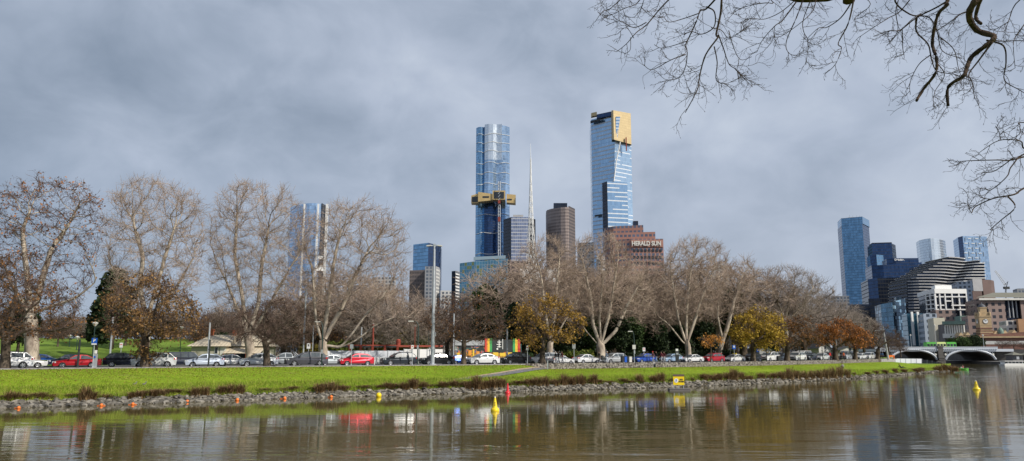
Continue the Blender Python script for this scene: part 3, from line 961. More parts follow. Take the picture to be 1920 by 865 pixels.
bare_tree('plane_tree', 'leafless plane tree with one long low limb reaching right over the red hatchback', PL, b,
          [[(606, 676), (606, 655), (604, 640)], [(604, 642), (592, 600), (588, 540), (585, 500), (570, 460)], [(605, 640), (612, 600), (620, 540), (628, 480), (640, 430)], [(606, 640), (640, 580), (665, 520), (690, 470)], [(606, 648), (640, 652), (672, 636), (700, 612), (735, 596), (765, 595)], [(640, 650), (665, 620), (690, 585), (715, 560)]],
          [(570, 560), (552, 480), (560, 420), (590, 395), (640, 380), (690, 378), (740, 395), (768, 425), (765, 480), (770, 540), (740, 590), (700, 580), (660, 560), (620, 580)], Y,
          n=1505, step=0.44, seed=14, trunk_r=0.66, up=0.25, polys=[([(690, 600), (800, 560), (820, 590), (780, 620), (720, 620)], 60)])
b = road_pt(1030, 9.5); Y = b.y
bare_tree('plane_tree', 'leafless pale plane tree rising out of the yellow-brown oak', PL, b,
          [[(1030, 672), (1032, 640)], [(1032, 645), (1022, 590), (1015, 520), (1005, 480)], [(1033, 640), (1040, 590), (1045, 520), (1050, 480)], [(1033, 650), (1060, 600), (1085, 560)]],
          [(975, 600), (958, 540), (965, 480), (990, 455), (1030, 442), (1060, 455), (1085, 490), (1095, 560), (1075, 610), (1030, 600)], Y,
          n=1120, step=0.44, seed=15, trunk_r=0.55)
b = road_pt(1126, 8.5); Y = b.y
bare_tree('plane_tree', 'big pale many-stemmed plane tree standing beside the blue bin', PL, b,
          [[(1127, 676), (1127, 655), (1125, 643)], [(1125, 645), (1112, 610), (1108, 560), (1095, 500), (1085, 470)], [(1126, 645), (1124, 590), (1130, 530), (1125, 480)], [(1127, 645), (1140, 600), (1150, 540), (1160, 480)], [(1128, 648), (1155, 620), (1175, 575), (1200, 530)], [(1124, 650), (1098, 620), (1080, 590)]],
          [(1070, 620), (1055, 560), (1060, 490), (1080, 455), (1115, 440), (1150, 438), (1174, 462), (1186, 492), (1222, 520), (1230, 565), (1205, 610), (1165, 600), (1120, 590)], Y,
          n=1575, step=0.44, seed=16, trunk_r=0.75)
b = road_pt(1292, 9); Y = b.y
bare_tree('plane_tree', 'leafless plane tree with a fan of pale stems behind the white sedan', PL, b,
          [[(1291, 674), (1290, 652), (1286, 640)], [(1286, 642), (1272, 600), (1262, 540), (1255, 490)], [(1287, 642), (1287, 590), (1292, 530), (1300, 480)], [(1288, 645), (1300, 610), (1315, 560), (1340, 500)], [(1285, 648), (1255, 610), (1230, 590)]],
          [(1225, 640), (1205, 590), (1222, 520), (1250, 478), (1274, 448), (1310, 445), (1350, 458), (1372, 480), (1365, 540), (1340, 600), (1300, 590), (1250, 610)], Y,
          n=1505, step=0.44, seed=17, trunk_r=0.55)
b = road_pt(1345, 11); Y = b.y
bare_tree('plane_tree', 'leafless plane tree leaning right behind the small orange sapling', PL, b,
          [[(1345, 672), (1352, 645), (1362, 620)], [(1362, 620), (1375, 570), (1390, 520), (1410, 495)], [(1355, 640), (1345, 590), (1350, 540)]],
          [(1335, 600), (1340, 530), (1365, 500), (1405, 485), (1425, 510), (1415, 560), (1390, 600), (1365, 590)], Y,
          n=735, step=0.44, seed=18, trunk_r=0.5)
b = road_pt(1476, 11); Y = b.y
bare_tree('plane_tree', 'wide leafless grey tree above the row of white cars on the right', PL, b,
          [[(1476, 670), (1474, 640), (1472, 600)], [(1472, 600), (1455, 560), (1440, 530)], [(1472, 605), (1480, 560), (1490, 530)], [(1473, 610), (1505, 570), (1525, 540)]],
          [(1410, 600), (1398, 550), (1410, 515), (1450, 498), (1490, 500), (1530, 515), (1548, 545), (1540, 590), (1500, 610), (1450, 610)], Y,
          n=1225, step=0.44, seed=19, trunk_r=0.5, twig='grey_twig')
# street trees along the near kerb
def st(name, label, px, off, paths, poly, **kw):
    bb = kerb_base(px, off)
    return bare_tree(name, label, ST, bb, paths, poly, bb[1], **kw)
st('oak_tree', 'dark spreading oak at the left edge with few brown leaves', 10, -3.0,
   [[(10, 688), (11, 650), (12, 625)], [(12, 630), (-10, 590), (-40, 560)], [(12, 628), (25, 580), (30, 530)], [(12, 640), (50, 618), (95, 622), (140, 612)], [(12, 632), (45, 590), (80, 560)]],
   [(-90, 620), (-100, 540), (-60, 490), (0, 470), (40, 478), (90, 505), (140, 560), (165, 610), (150, 640), (100, 632), (50, 640), (0, 640)],
   n=620, step=0.42, seed=21, trunk_r=0.42, bark='dark_bark', twig='dark_twig', per=3, up=0.0, trop=0.0, L=0.9, leaves='leaf_brown', nleaf=2600, lsize=0.26)
st('oak_tree', 'oak holding most of its orange brown leaves in front of the silver SUV', 272, -3.0,
   [[(272, 687), (272, 650), (271, 628)], [(271, 632), (245, 600), (215, 585)], [(271, 630), (262, 590), (255, 550)], [(272, 632), (290, 590), (300, 545)], [(272, 635), (310, 605), (355, 600)], [(272, 645), (300, 630), (330, 620)]],
   [(200, 630), (180, 590), (200, 550), (230, 520), (275, 505), (320, 515), (360, 550), (385, 590), (365, 620), (320, 640), (270, 650), (230, 640)],
   n=560, step=0.42, seed=22, trunk_r=0.42, bark='dark_bark', twig='dark_twig', per=3, up=0.0, trop=0.0, L=0.9, leaves='leaf_rust2', nleaf=9000, lsize=0.27,
   polys=[([(250, 640), (300, 640), (310, 665), (285, 678), (262, 675), (245, 660)], 70)])
st('elm_tree', 'small reddish leafless tree before the white hatchback and grey pickup', 501, -3.0,
   [[(501, 684), (500, 655), (497, 640)], [(497, 642), (470, 610), (455, 590)], [(498, 640), (495, 600), (500, 570)], [(498, 642), (530, 610), (560, 590)], [(498, 645), (535, 635), (565, 628)]],
   [(430, 640), (425, 600), (450, 570), (490, 555), (540, 560), (580, 580), (600, 610), (590, 640), (550, 652), (500, 640), (460, 650)],
   n=620, step=0.38, seed=23, trunk_r=0.36, bark='dark_bark', twig='dark_twig', per=4, up=0.05, trop=0.0, L=0.9)
st('elm_tree', 'dense leafless brown tree before the coloured mural wall', 869, -3.0,
   [[(869, 681), (869, 655), (870, 638)], [(870, 640), (845, 610), (825, 590)], [(870, 638), (868, 600), (870, 570)], [(870, 640), (895, 610), (925, 590)], [(870, 644), (905, 628), (935, 615)], [(870, 644), (840, 628), (810, 615)]],
   [(800, 640), (788, 600), (810, 565), (850, 550), (890, 552), (930, 572), (952, 605), (940, 640), (900, 645), (870, 636), (835, 648)],
   n=680, step=0.40, seed=24, trunk_r=0.34, bark='dark_bark', twig='dark_twig', per=4, up=0.1, trop=0.03, L=0.8, leaves='leaf_brown', nleaf=1500, lsize=0.22)
st('oak_tree', 'oak with golden brown leaves before the white station wagon', 1017, -3.0,
   [[(1017, 680), (1017, 655), (1020, 640)], [(1020, 642), (1000, 610), (985, 590)], [(1020, 640), (1020, 600), (1025, 575)], [(1020, 645), (1045, 628), (1075, 610)], [(1020, 640), (1040, 605), (1055, 585)]],
   [(965, 640), (950, 600), (970, 568), (1010, 552), (1050, 556), (1085, 580), (1105, 615), (1090, 640), (1050, 648), (1020, 630), (990, 648)],
   n=560, step=0.42, seed=25, trunk_r=0.42, bark='dark_bark', twig='dark_twig', per=3, up=0.0, trop=0.0, L=0.8, leaves='leaf_olive2', nleaf=7500, lsize=0.29)
st('sapling', 'small sapling with a flat orange crown before the red SUV', 1333, -3.0,
   [[(1333, 679), (1333, 655), (1333, 646)], [(1333, 648), (1320, 638)], [(1333, 648), (1345, 636)]],
   [(1312, 645), (1310, 634), (1325, 628), (1345, 627), (1358, 636), (1355, 648), (1340, 650), (1322, 650)],
   n=130, step=0.3, seed=26, trunk_r=0.09, bark='dark_bark', twig='dark_twig', per=2, up=0.0, trop=0.0, L=0.5, rt=0.014, leaves='leaf_orange', nleaf=1500, lsize=0.26)
st('oak_tree', 'round yellow-leaved tree before the black and white SUVs', 1412, -3.2,
   [[(1412, 679), (1412, 655), (1412, 642)], [(1412, 644), (1395, 620), (1385, 605)], [(1412, 642), (1415, 610), (1420, 590)], [(1412, 645), (1440, 622), (1455, 610)]],
   [(1375, 650), (1366, 620), (1380, 595), (1415, 578), (1450, 588), (1476, 615), (1470, 650), (1445, 662), (1412, 640), (1392, 652)],
   n=520, step=0.45, seed=27, trunk_r=0.4, bark='dark_bark', twig='dark_twig', per=3, up=0.0, trop=0.0, L=0.9, leaves='leaf_yellow', nleaf=11000, lsize=0.32, lthr=-0.2)
st('oak_tree', 'dark brown nearly leafless oak between the yellow tree and the rust tree', 1476, -3.2,
   [[(1476, 677), (1476, 655), (1477, 645)], [(1477, 647), (1460, 625), (1452, 612)], [(1477, 645), (1485, 620), (1495, 605)], [(1477, 650), (1505, 638), (1530, 628)]],
   [(1450, 645), (1448, 615), (1470, 595), (1505, 590), (1535, 610), (1545, 640), (1520, 652), (1490, 642)],
   n=480, step=0.45, seed=28, trunk_r=0.45, bark='dark_bark', twig='dark_twig', per=4, up=0.0, trop=0.0, L=0.9, leaves='leaf_brown', nleaf=2200, lsize=0.36)
st('oak_tree', 'rust-leaved tree with a forked dark trunk before the white gabled house', 1567, -3.2,
   [[(1567, 676), (1566, 660), (1565, 650)], [(1565, 652), (1548, 635), (1535, 625)], [(1565, 650), (1565, 625), (1570, 612)], [(1565, 653), (1585, 640), (1605, 632), (1620, 640)]],
   [(1530, 645), (1525, 620), (1545, 602), (1575, 598), (1605, 610), (1628, 632), (1622, 652), (1595, 640), (1560, 636)],
   n=480, step=0.5, seed=29, trunk_r=0.5, bark='dark_bark', twig='dark_twig', per=3, up=0.0, trop=0.0, L=1.0, leaves='leaf_rust', nleaf=8500, lsize=0.34)
st('oak_tree', 'dark tree with some rust leaves just left of the leafless end tree', 1604, -3.4,
   [[(1603, 676), (1603, 655), (1602, 645)], [(1602, 648), (1585, 630)], [(1602, 646), (1612, 625)], [(1602, 650), (1625, 640)]],
   [(1582, 650), (1580, 625), (1600, 612), (1630, 620), (1645, 645), (1625, 652)],
   n=340, step=0.5, seed=30, trunk_r=0.42, bark='dark_bark', twig='dark_twig', per=4, up=0.0, trop=0.0, L=1.0, leaves='leaf_rust', nleaf=1300, lsize=0.42)
st('elm_tree', 'leafless dark tree at the right end of the kerb beside the wooden power pole', 1646, -3.6,
   [[(1646, 675), (1646, 655), (1647, 645)], [(1647, 648), (1632, 630)], [(1647, 646), (1655, 622)], [(1647, 650), (1670, 638)]],
   [(1622, 655), (1618, 625), (1645, 608), (1680, 612), (1700, 635), (1692, 655), (1665, 652)],
   n=460, step=0.52, seed=31, trunk_r=0.45, bark='dark_bark', twig='dark_twig', per=4, up=0.1, trop=0.0, L=1.1)
# ------------------------------------------------------------------ evergreen trees and shrubs
def leafy_tree(name, label, cat, group, px, py_top, off, wpx, mat_leaf, seed, n=5200, lsize=0.45, lobes=15, trunk=True, hpx=None, py_base=None, squash=1.0):
    r = np.random.default_rng(seed)
    b = road_pt(px, off); Y = b.y; s = Y / 1416.0
    top = at(px, py_top, Y)[2]
    H = top - b.z; Wd = wpx * s
    root = thing(name, label, cat, (b.x, b.y, b.z), 0, group)
    z0 = 0.22 * H if trunk else 0.0
    C = []; N = []
    per = n // lobes
    for k in range(lobes):
        t = (k + 0.5) / lobes
        a = k * 2.4 + r.random()
        rad = Wd * 0.5 * (0.62 if trunk else 0.7) * math.sqrt(max(0.05, 1 - (2 * t - 0.85) ** 2 * 0.8)) * r.uniform(0.4, 1.0)
        c = np.array([rad * math.cos(a), rad * math.sin(a), z0 + (H - z0) * (0.12 + 0.78 * t)])
        lr = Wd * 0.5 * r.uniform(0.24, 0.52); lz = min((H - z0) * 0.3, lr * 1.1) * squash
        q = r.normal(0, 1, (per, 3)); q /= np.linalg.norm(q, axis=1)[:, None]
        q *= (0.35 + 0.75 * r.random((per, 1)) ** 0.6)
        C.append(c + q * (lr, lr, lz))
    C = np.concatenate(C)
    C = C[(C[:, 2] > 0.05) & (C[:, 2] < H * 1.02)]
    V, Q = leaf_quads(C, r, lsize, jitter=0.12)
    link('crown', mesh_np('crown', V, Q, mat_leaf), root)
    if trunk:
        mb = MB()
        mb.tube([(0, 0, -.2), (0.05 * H * .2, 0, H * .3), (0, 0, H * .75)], [0.028 * H, 0.022 * H, 0.008 * H], 7)
        for k in range(5):
            a = k * 1.3 + 0.4
            mb.tube([(0, 0, H * (.25 + .08 * k)), (math.cos(a) * Wd * .15, math.sin(a) * Wd * .15, H * (.36 + .09 * k)), (math.cos(a) * Wd * .3, math.sin(a) * Wd * .3, H * (.42 + .09 * k))], [0.014 * H, 0.01 * H, 0.004 * H], 5)
        mb.build('trunk', M['dark_bark'], root, smooth=True)
    else:
        mb = MB()
        for k in range(5):
            a = k * 1.3
            mb.tube([(math.cos(a) * .2, math.sin(a) * .2, -.1), (math.cos(a) * Wd * .2, math.sin(a) * Wd * .2, H * .6)], [.06, .02], 5)
        mb.build('stems', M['dark_bark'], root)
    return root
EG = 'evergreen trees behind the road'
leafy_tree('evergreen_tree', 'dark evergreen tree seen left of the brown-leaved oak', 'tree', EG, 206, 500, 42, 96, M['ever_dark'], 61, 4600, 0.62)
leafy_tree('evergreen_tree', 'low dark palm-like evergreen under the tall left plane tree', 'tree', EG, 178, 562, 30, 50, M['ever_dark'], 62, 3000, 0.5)
leafy_tree('evergreen_tree', 'dark evergreen tree partly behind the far left trunk', 'tree', EG, 30, 560, 26, 70, M['ever_dark'], 63, 3500, 0.55)
leafy_tree('evergreen_tree', 'dense green tree in front of the teal glass block', 'tree', EG, 912, 536, 30, 92, M['ever'], 64, 7500, 0.5)
leafy_tree('evergreen_tree', 'dark green tree just right of the coloured mural', 'tree', EG, 972, 566, 16, 76, M['ever_dark'], 65, 6500, 0.42)
for i, (px, top, off, w, mk, lab) in enumerate([
        (1060, 600, 14, 70, 'ever_dark', 'dark evergreen behind the white sedan with a black rear window'), (1010, 610, 13, 60, 'ever_dark', 'dark evergreen behind the white station wagon'),
        (1105, 596, 16, 62, 'ever', 'dark green tree directly behind the many-stemmed pale plane tree'), (1160, 590, 13, 74, 'ever_dark', 'evergreen above the silver SUV and blue bin'),
        (1190, 598, 12, 56, 'ever', 'yellowish evergreen above the blue hatchback'), (1232, 606, 13, 62, 'ever_dark', 'dark evergreen behind the group of walkers'),
        (1275, 612, 14, 60, 'ever_dark', 'dark evergreen behind the pale blue car'), (1322, 606, 14, 62, 'ever_dark', 'dark evergreen behind the orange sapling'),
        (1376, 540, 22, 66, 'ever_dark', 'tall dark evergreen left of the yellow-leaved tree'), (1425, 545, 24, 60, 'ever', 'tall dull green tree rising behind the yellow-leaved tree'),
        (1455, 606, 20, 50, 'ever_dark', 'dark evergreen in shade right of the yellow-leaved tree'), (1140, 548, 24, 66, 'ever_dark', 'blue-green evergreen beneath the round balcony tower')]):
    leafy_tree('evergreen_tree', lab, 'tree', EG, px, top, off, w, M[mk], 70 + i, 5200, 0.42 + 0.1 * (px > 1350))
for i, (px, top, off, w, mk, lab) in enumerate([
        (985, 664, 9.8, 44, 'ever', 'low green shrub left of the white station wagon'), (1075, 660, 9.8, 46, 'ever_lime', 'bright green shrub behind the walkers with bicycles'), (1098, 658, 10.2, 40, 'ever_lime', 'bright green shrub left of the white sedan'),
        (1120, 660, 10, 36, 'ever', 'low green shrub right of the white sedan'), (1185, 662, 10, 44, 'ever_dark', 'low dark shrub behind the bins'), (1260, 658, 10, 50, 'ever_dark', 'low dark shrub behind the ticket machine'),
        (1310, 660, 10, 44, 'ever_dark', 'low dark shrub behind the red SUV'), (1365, 658, 10, 50, 'ever_dark', 'low dark shrub behind the taxi'),
        (250, 667, 20, 62, 'ever_lime', 'yellow-green hedge behind the navy car'), (640, 640, 26, 70, 'ever_lime', 'yellow-green bush behind the silver sedan'), (700, 622, 30, 66, 'leaf_olive', 'yellow-leaved bush behind the red steel shelter'),
        (745, 612, 34, 70, 'leaf_olive', 'tall yellow-green bush above the red steel shelter'), (780, 632, 30, 60, 'ever_lime', 'green bush above the white hoarding'), (590, 648, 22, 60, 'leaf_olive', 'golden bush behind the dark grey wagon'),
        (665, 600, 40, 56, 'leaf_olive', 'tall golden bush right of the plane tree fork'), (410, 625, 40, 56, 'ever_dark', 'dark bush behind the cottage roof')]):
    leafy_tree('shrub', lab, 'shrub', 'shrubs behind the parked cars', px, top, off, w, M[mk], 90 + i, 2600, 0.34, 6, trunk=False)

# leafless trees in the park behind: four grown once, copied with a new size and turn
def park_proto(seed, poly, twig, lab, leaves=None, nleaf=0, per=4):
    Y = 150.0
    gx, gy, gz = onz(960, 690, ZR); gx, gy, gz = 0.0, Y, ZR
    return bare_tree('park_tree', lab, 'leafless trees further back in the park', (0, Y, ZR), [[(960, 676), (960, 655), (961, 640)], [(961, 642), (940, 615), (930, 600)], [(961, 640), (962, 605), (965, 585)], [(961, 642), (985, 615), (1000, 600)]],
                     poly, Y, n=760, step=0.55, seed=seed, trunk_r=0.4, bark='dark_bark', twig=twig, per=per, L=1.3, rt=0.022, up=0.15, trop=0.04, leaves=leaves, nleaf=nleaf, lsize=0.45, tip=0.022)
PR = [park_proto(201, [(905, 650), (895, 610), (915, 575), (960, 560), (1010, 578), (1028, 615), (1010, 648), (960, 640)], 'dark_twig', 'x'),
      park_proto(202, [(915, 650), (900, 605), (930, 565), (970, 555), (1005, 575), (1018, 610), (1005, 650), (960, 640)], 'grey_twig', 'x'),
      park_proto(203, [(910, 640), (898, 600), (925, 565), (960, 558), (1000, 570), (1022, 600), (1010, 640), (960, 635)], 'plane_twig', 'x'),
      park_proto(204, [(905, 650), (895, 610), (915, 575), (960, 560), (1010, 578), (1028, 615), (1010, 648), (960, 640)], 'dark_twig', 'x', 'leaf_brown', 1800)]
SPOTS = [  # px, top py, extra depth, proto, width factor, label
    (105, 600, 45, 0, 1.0, 'leafless dark tree on the grass slope left of the blue parking sign'), (140, 590, 70, 1, 1.1, 'leafless grey tree higher on the grass slope at the left'),
    (195, 585, 60, 0, 1.0, 'leafless tree on the slope behind the blue parking sign'), (232, 575, 48, 3, 1.0, 'leafless tree with a reddish trunk behind the navy SUV'),
    (330, 585, 60, 1, 1.1, 'leafless grey tree on the slope behind the silver SUV'), (365, 590, 40, 3, 1.0, 'brown-leaved tree left of the cottage chimney'),
    (395, 580, 70, 0, 1.0, 'leafless dark tree seen above the cottage ridge'), (432, 605, 45, 0, 1.1, 'dark leafless tree between the two orange chimneys'),
    (478, 590, 55, 2, 1.0, 'leafless tree behind the right end of the cottage'), (530, 545, 42, 0, 1.1, 'dense brown leafless tree above the grey pickup'),
    (560, 540, 60, 2, 1.0, 'leafless tree at the foot of the curved glass tower'), (585, 575, 34, 3, 0.9, 'brown tree behind the curved street lamp'),
    (640, 545, 62, 0, 1.1, 'dense leafless tree right of the plane tree trunk'), (675, 575, 52, 3, 1.0, 'brown tree above the left end of the red shelter'),
    (712, 560, 64, 2, 1.1, 'tall tan leafless tree left of the tall lighting mast'), (742, 560, 44, 0, 1.0, 'dense brown tree above the red shelter roof'),
    (780, 575, 58, 1, 1.1, 'leafless tree beside the curved lamp arm'), (800, 590, 40, 0, 0.9, 'dark leafless tree just left of the tall lighting mast'),
    (838, 562, 52, 0, 1.1, 'dense dark tree just right of the tall lighting mast'), (955, 545, 60, 2, 1.1, 'tan leafless tree right of the teal glass block'),
    (1000, 520, 75, 2, 1.2, 'tan leafless tree in front of the white panels'), (1070, 500, 62, 2, 1.2, 'tan leafless tree under the brown round tower'),
    (1180, 505, 55, 2, 1.2, 'tan leafless tree in front of the stepped brick tower'), (1235, 520, 48, 2, 1.1, 'tan leafless tree right of the stepped brick tower'),
    (1310, 530, 40, 2, 1.2, 'tan leafless tree in the gap behind the fan-stemmed plane'), (1362, 520, 50, 2, 1.1, 'tan leafless tree behind the leaning plane'),
    (1430, 530, 45, 1, 1.1, 'grey leafless tree behind the yellow-leaved tree'), (1520, 540, 40, 1, 1.1, 'grey leafless tree behind the dark brown oak'),
    (1555, 560, 55, 1, 1.1, 'grey leafless tree above the rust-leaved tree'), (1590, 575, 60, 1, 1.1, 'grey leafless tree below the tall blue tower'),
    (1622, 590, 55, 0, 1.1, 'dark leafless tree right of the rust-leaved tree'), (1668, 618, 70, 0, 1.0, 'dark leafless tree at the left end of the bridge'), (1690, 628, 85, 0, 0.9, 'small dark leafless tree nearest the bridge')]
SPOTS += [(px, top, off, 2 if k else 1, 1.25, lab) for px, top, off, k, lab in (
    (610, 500, 30, 1, 'tan leafless tree directly behind the plane with the low limb'), (665, 505, 36, 1, 'tall tan leafless tree behind the red hatchback'), (690, 540, 26, 0, 'grey leafless tree over the white hoarding'), (730, 530, 30, 1, 'tan leafless tree behind the long low limb tip'), (770, 548, 24, 0, 'grey leafless tree over the steel shelter flue'),
    (955, 500, 30, 1, 'tan leafless tree left of the golden brown oak crown'), (985, 470, 34, 1, 'tall tan leafless tree below the lattice spire'), (1060, 480, 28, 1, 'tall tan leafless tree right of the golden brown oak crown'), (1090, 500, 22, 1, 'tan leafless tree left of the big many-stemmed plane'), (1165, 490, 24, 1, 'tan leafless tree right of the big many-stemmed plane'),
    (1210, 500, 24, 1, 'tan leafless tree behind the walking group'), (1245, 470, 30, 1, 'tan leafless tree left of the fan-stemmed plane'), (1330, 475, 26, 1, 'tan leafless tree right of the fan-stemmed plane'), (1395, 490, 24, 1, 'tan leafless tree just left of the yellow-leaved crown'), (1440, 505, 26, 0, 'grey leafless tree behind the tall white SUV'), (1510, 515, 20, 0, 'grey leafless tree behind the clean white SUV'), (1548, 545, 24, 0, 'grey leafless tree behind the gabled house'), (1575, 562, 30, 0, 'grey leafless tree right of the gabled house'), (1608, 580, 30, 0, 'grey leafless tree behind the white club house'))]
HP = [max(v[2] for v in [c for c in p.children if c.name.startswith('crown')][0].bound_box) for p in PR]
for i, (px, top, off, k, wf, lab) in enumerate(SPOTS):
    b = road_pt(px, off) if px < 1600 else Vector(park_pt(px + 60, off))
    if px >= 1600:
        a_, b_, _ = ray(px, 680); b = Vector((a_ / b_ * b.y, b.y, ZR))
    H = at(px, top, b.y)[2] - b.z
    o = PR[k] if not PR[k].get('used') else copy_tree(PR[k])
    if not PR[k].get('used'): PR[k]['used'] = 1
    s = H / HP[k]
    o.location = b; o.scale = (s * wf, s * wf, s); o.rotation_euler = (0, 0, rng.random() * 6.28)
    tag(o, lab)
for p in PR: del p['used']
for o in scene.objects:
    if 'used' in o: del o['used']

# the wood at the back of the park: one grey-brown mass of crowns nobody could count
rr = np.random.default_rng(77)
TOPS = [(-80, 590), (0, 596), (200, 600), (400, 588), (560, 566), (650, 572), (760, 578), (850, 584), (960, 568), (1100, 560), (1240, 560), (1400, 552), (1500, 566), (1600, 596), (1680, 630)]
S0, S1, S2 = [], [], []
for i in range(230):
    px = rr.uniform(-80, 1640); off = rr.uniform(60, 135)
    b = Vector(park_pt(min(px, 1600), off))
    zt_ = at(px, tab(px, TOPS) + rr.uniform(-6, 26), b.y)[2]
    H = max(4.0, zt_ - b.z); w_ = H * rr.uniform(.38, .55)
    n = 420
    q = rr.normal(0, 1, (n, 3)); q /= np.linalg.norm(q, axis=1)[:, None]; q *= rr.random((n, 1)) ** .45
    c = np.array([b.x, b.y, b.z + H * .56]) + q * (w_, w_, H * .44)
    d = q * (1, 1, .8) + rr.normal(0, .5, (n, 3)); d[:, 2] += .45; d /= np.linalg.norm(d, axis=1)[:, None]
    ln = rr.uniform(.7, 2.0, (n, 1))
    S0.append(c); S1.append(c + d * ln * .5 + rr.normal(0, .12, (n, 3))); S2.append(c + d * ln)
    t0 = np.array([[b.x, b.y, b.z - .2]]); S0.append(np.repeat(t0, 14, 0)); e_ = c[rr.integers(0, n, 14)]
    S1.append(t0 + (e_ - t0) * (.35, .35, .55)); S2.append(e_)
V_, Q_ = sticks(np.concatenate(S0), np.concatenate(S1), np.concatenate(S2), .06, .022)
M['wood_twig'] = bark_mat('wood_twigs', (0.085, 0.062, 0.05), (0.19, 0.145, 0.115), 0.12)
tag(link('distant_wood', mesh_np('distant_wood', V_, Q_, M['wood_twig'])), 'brown leafless wood filling the back of the park', 'wood', kind='stuff')

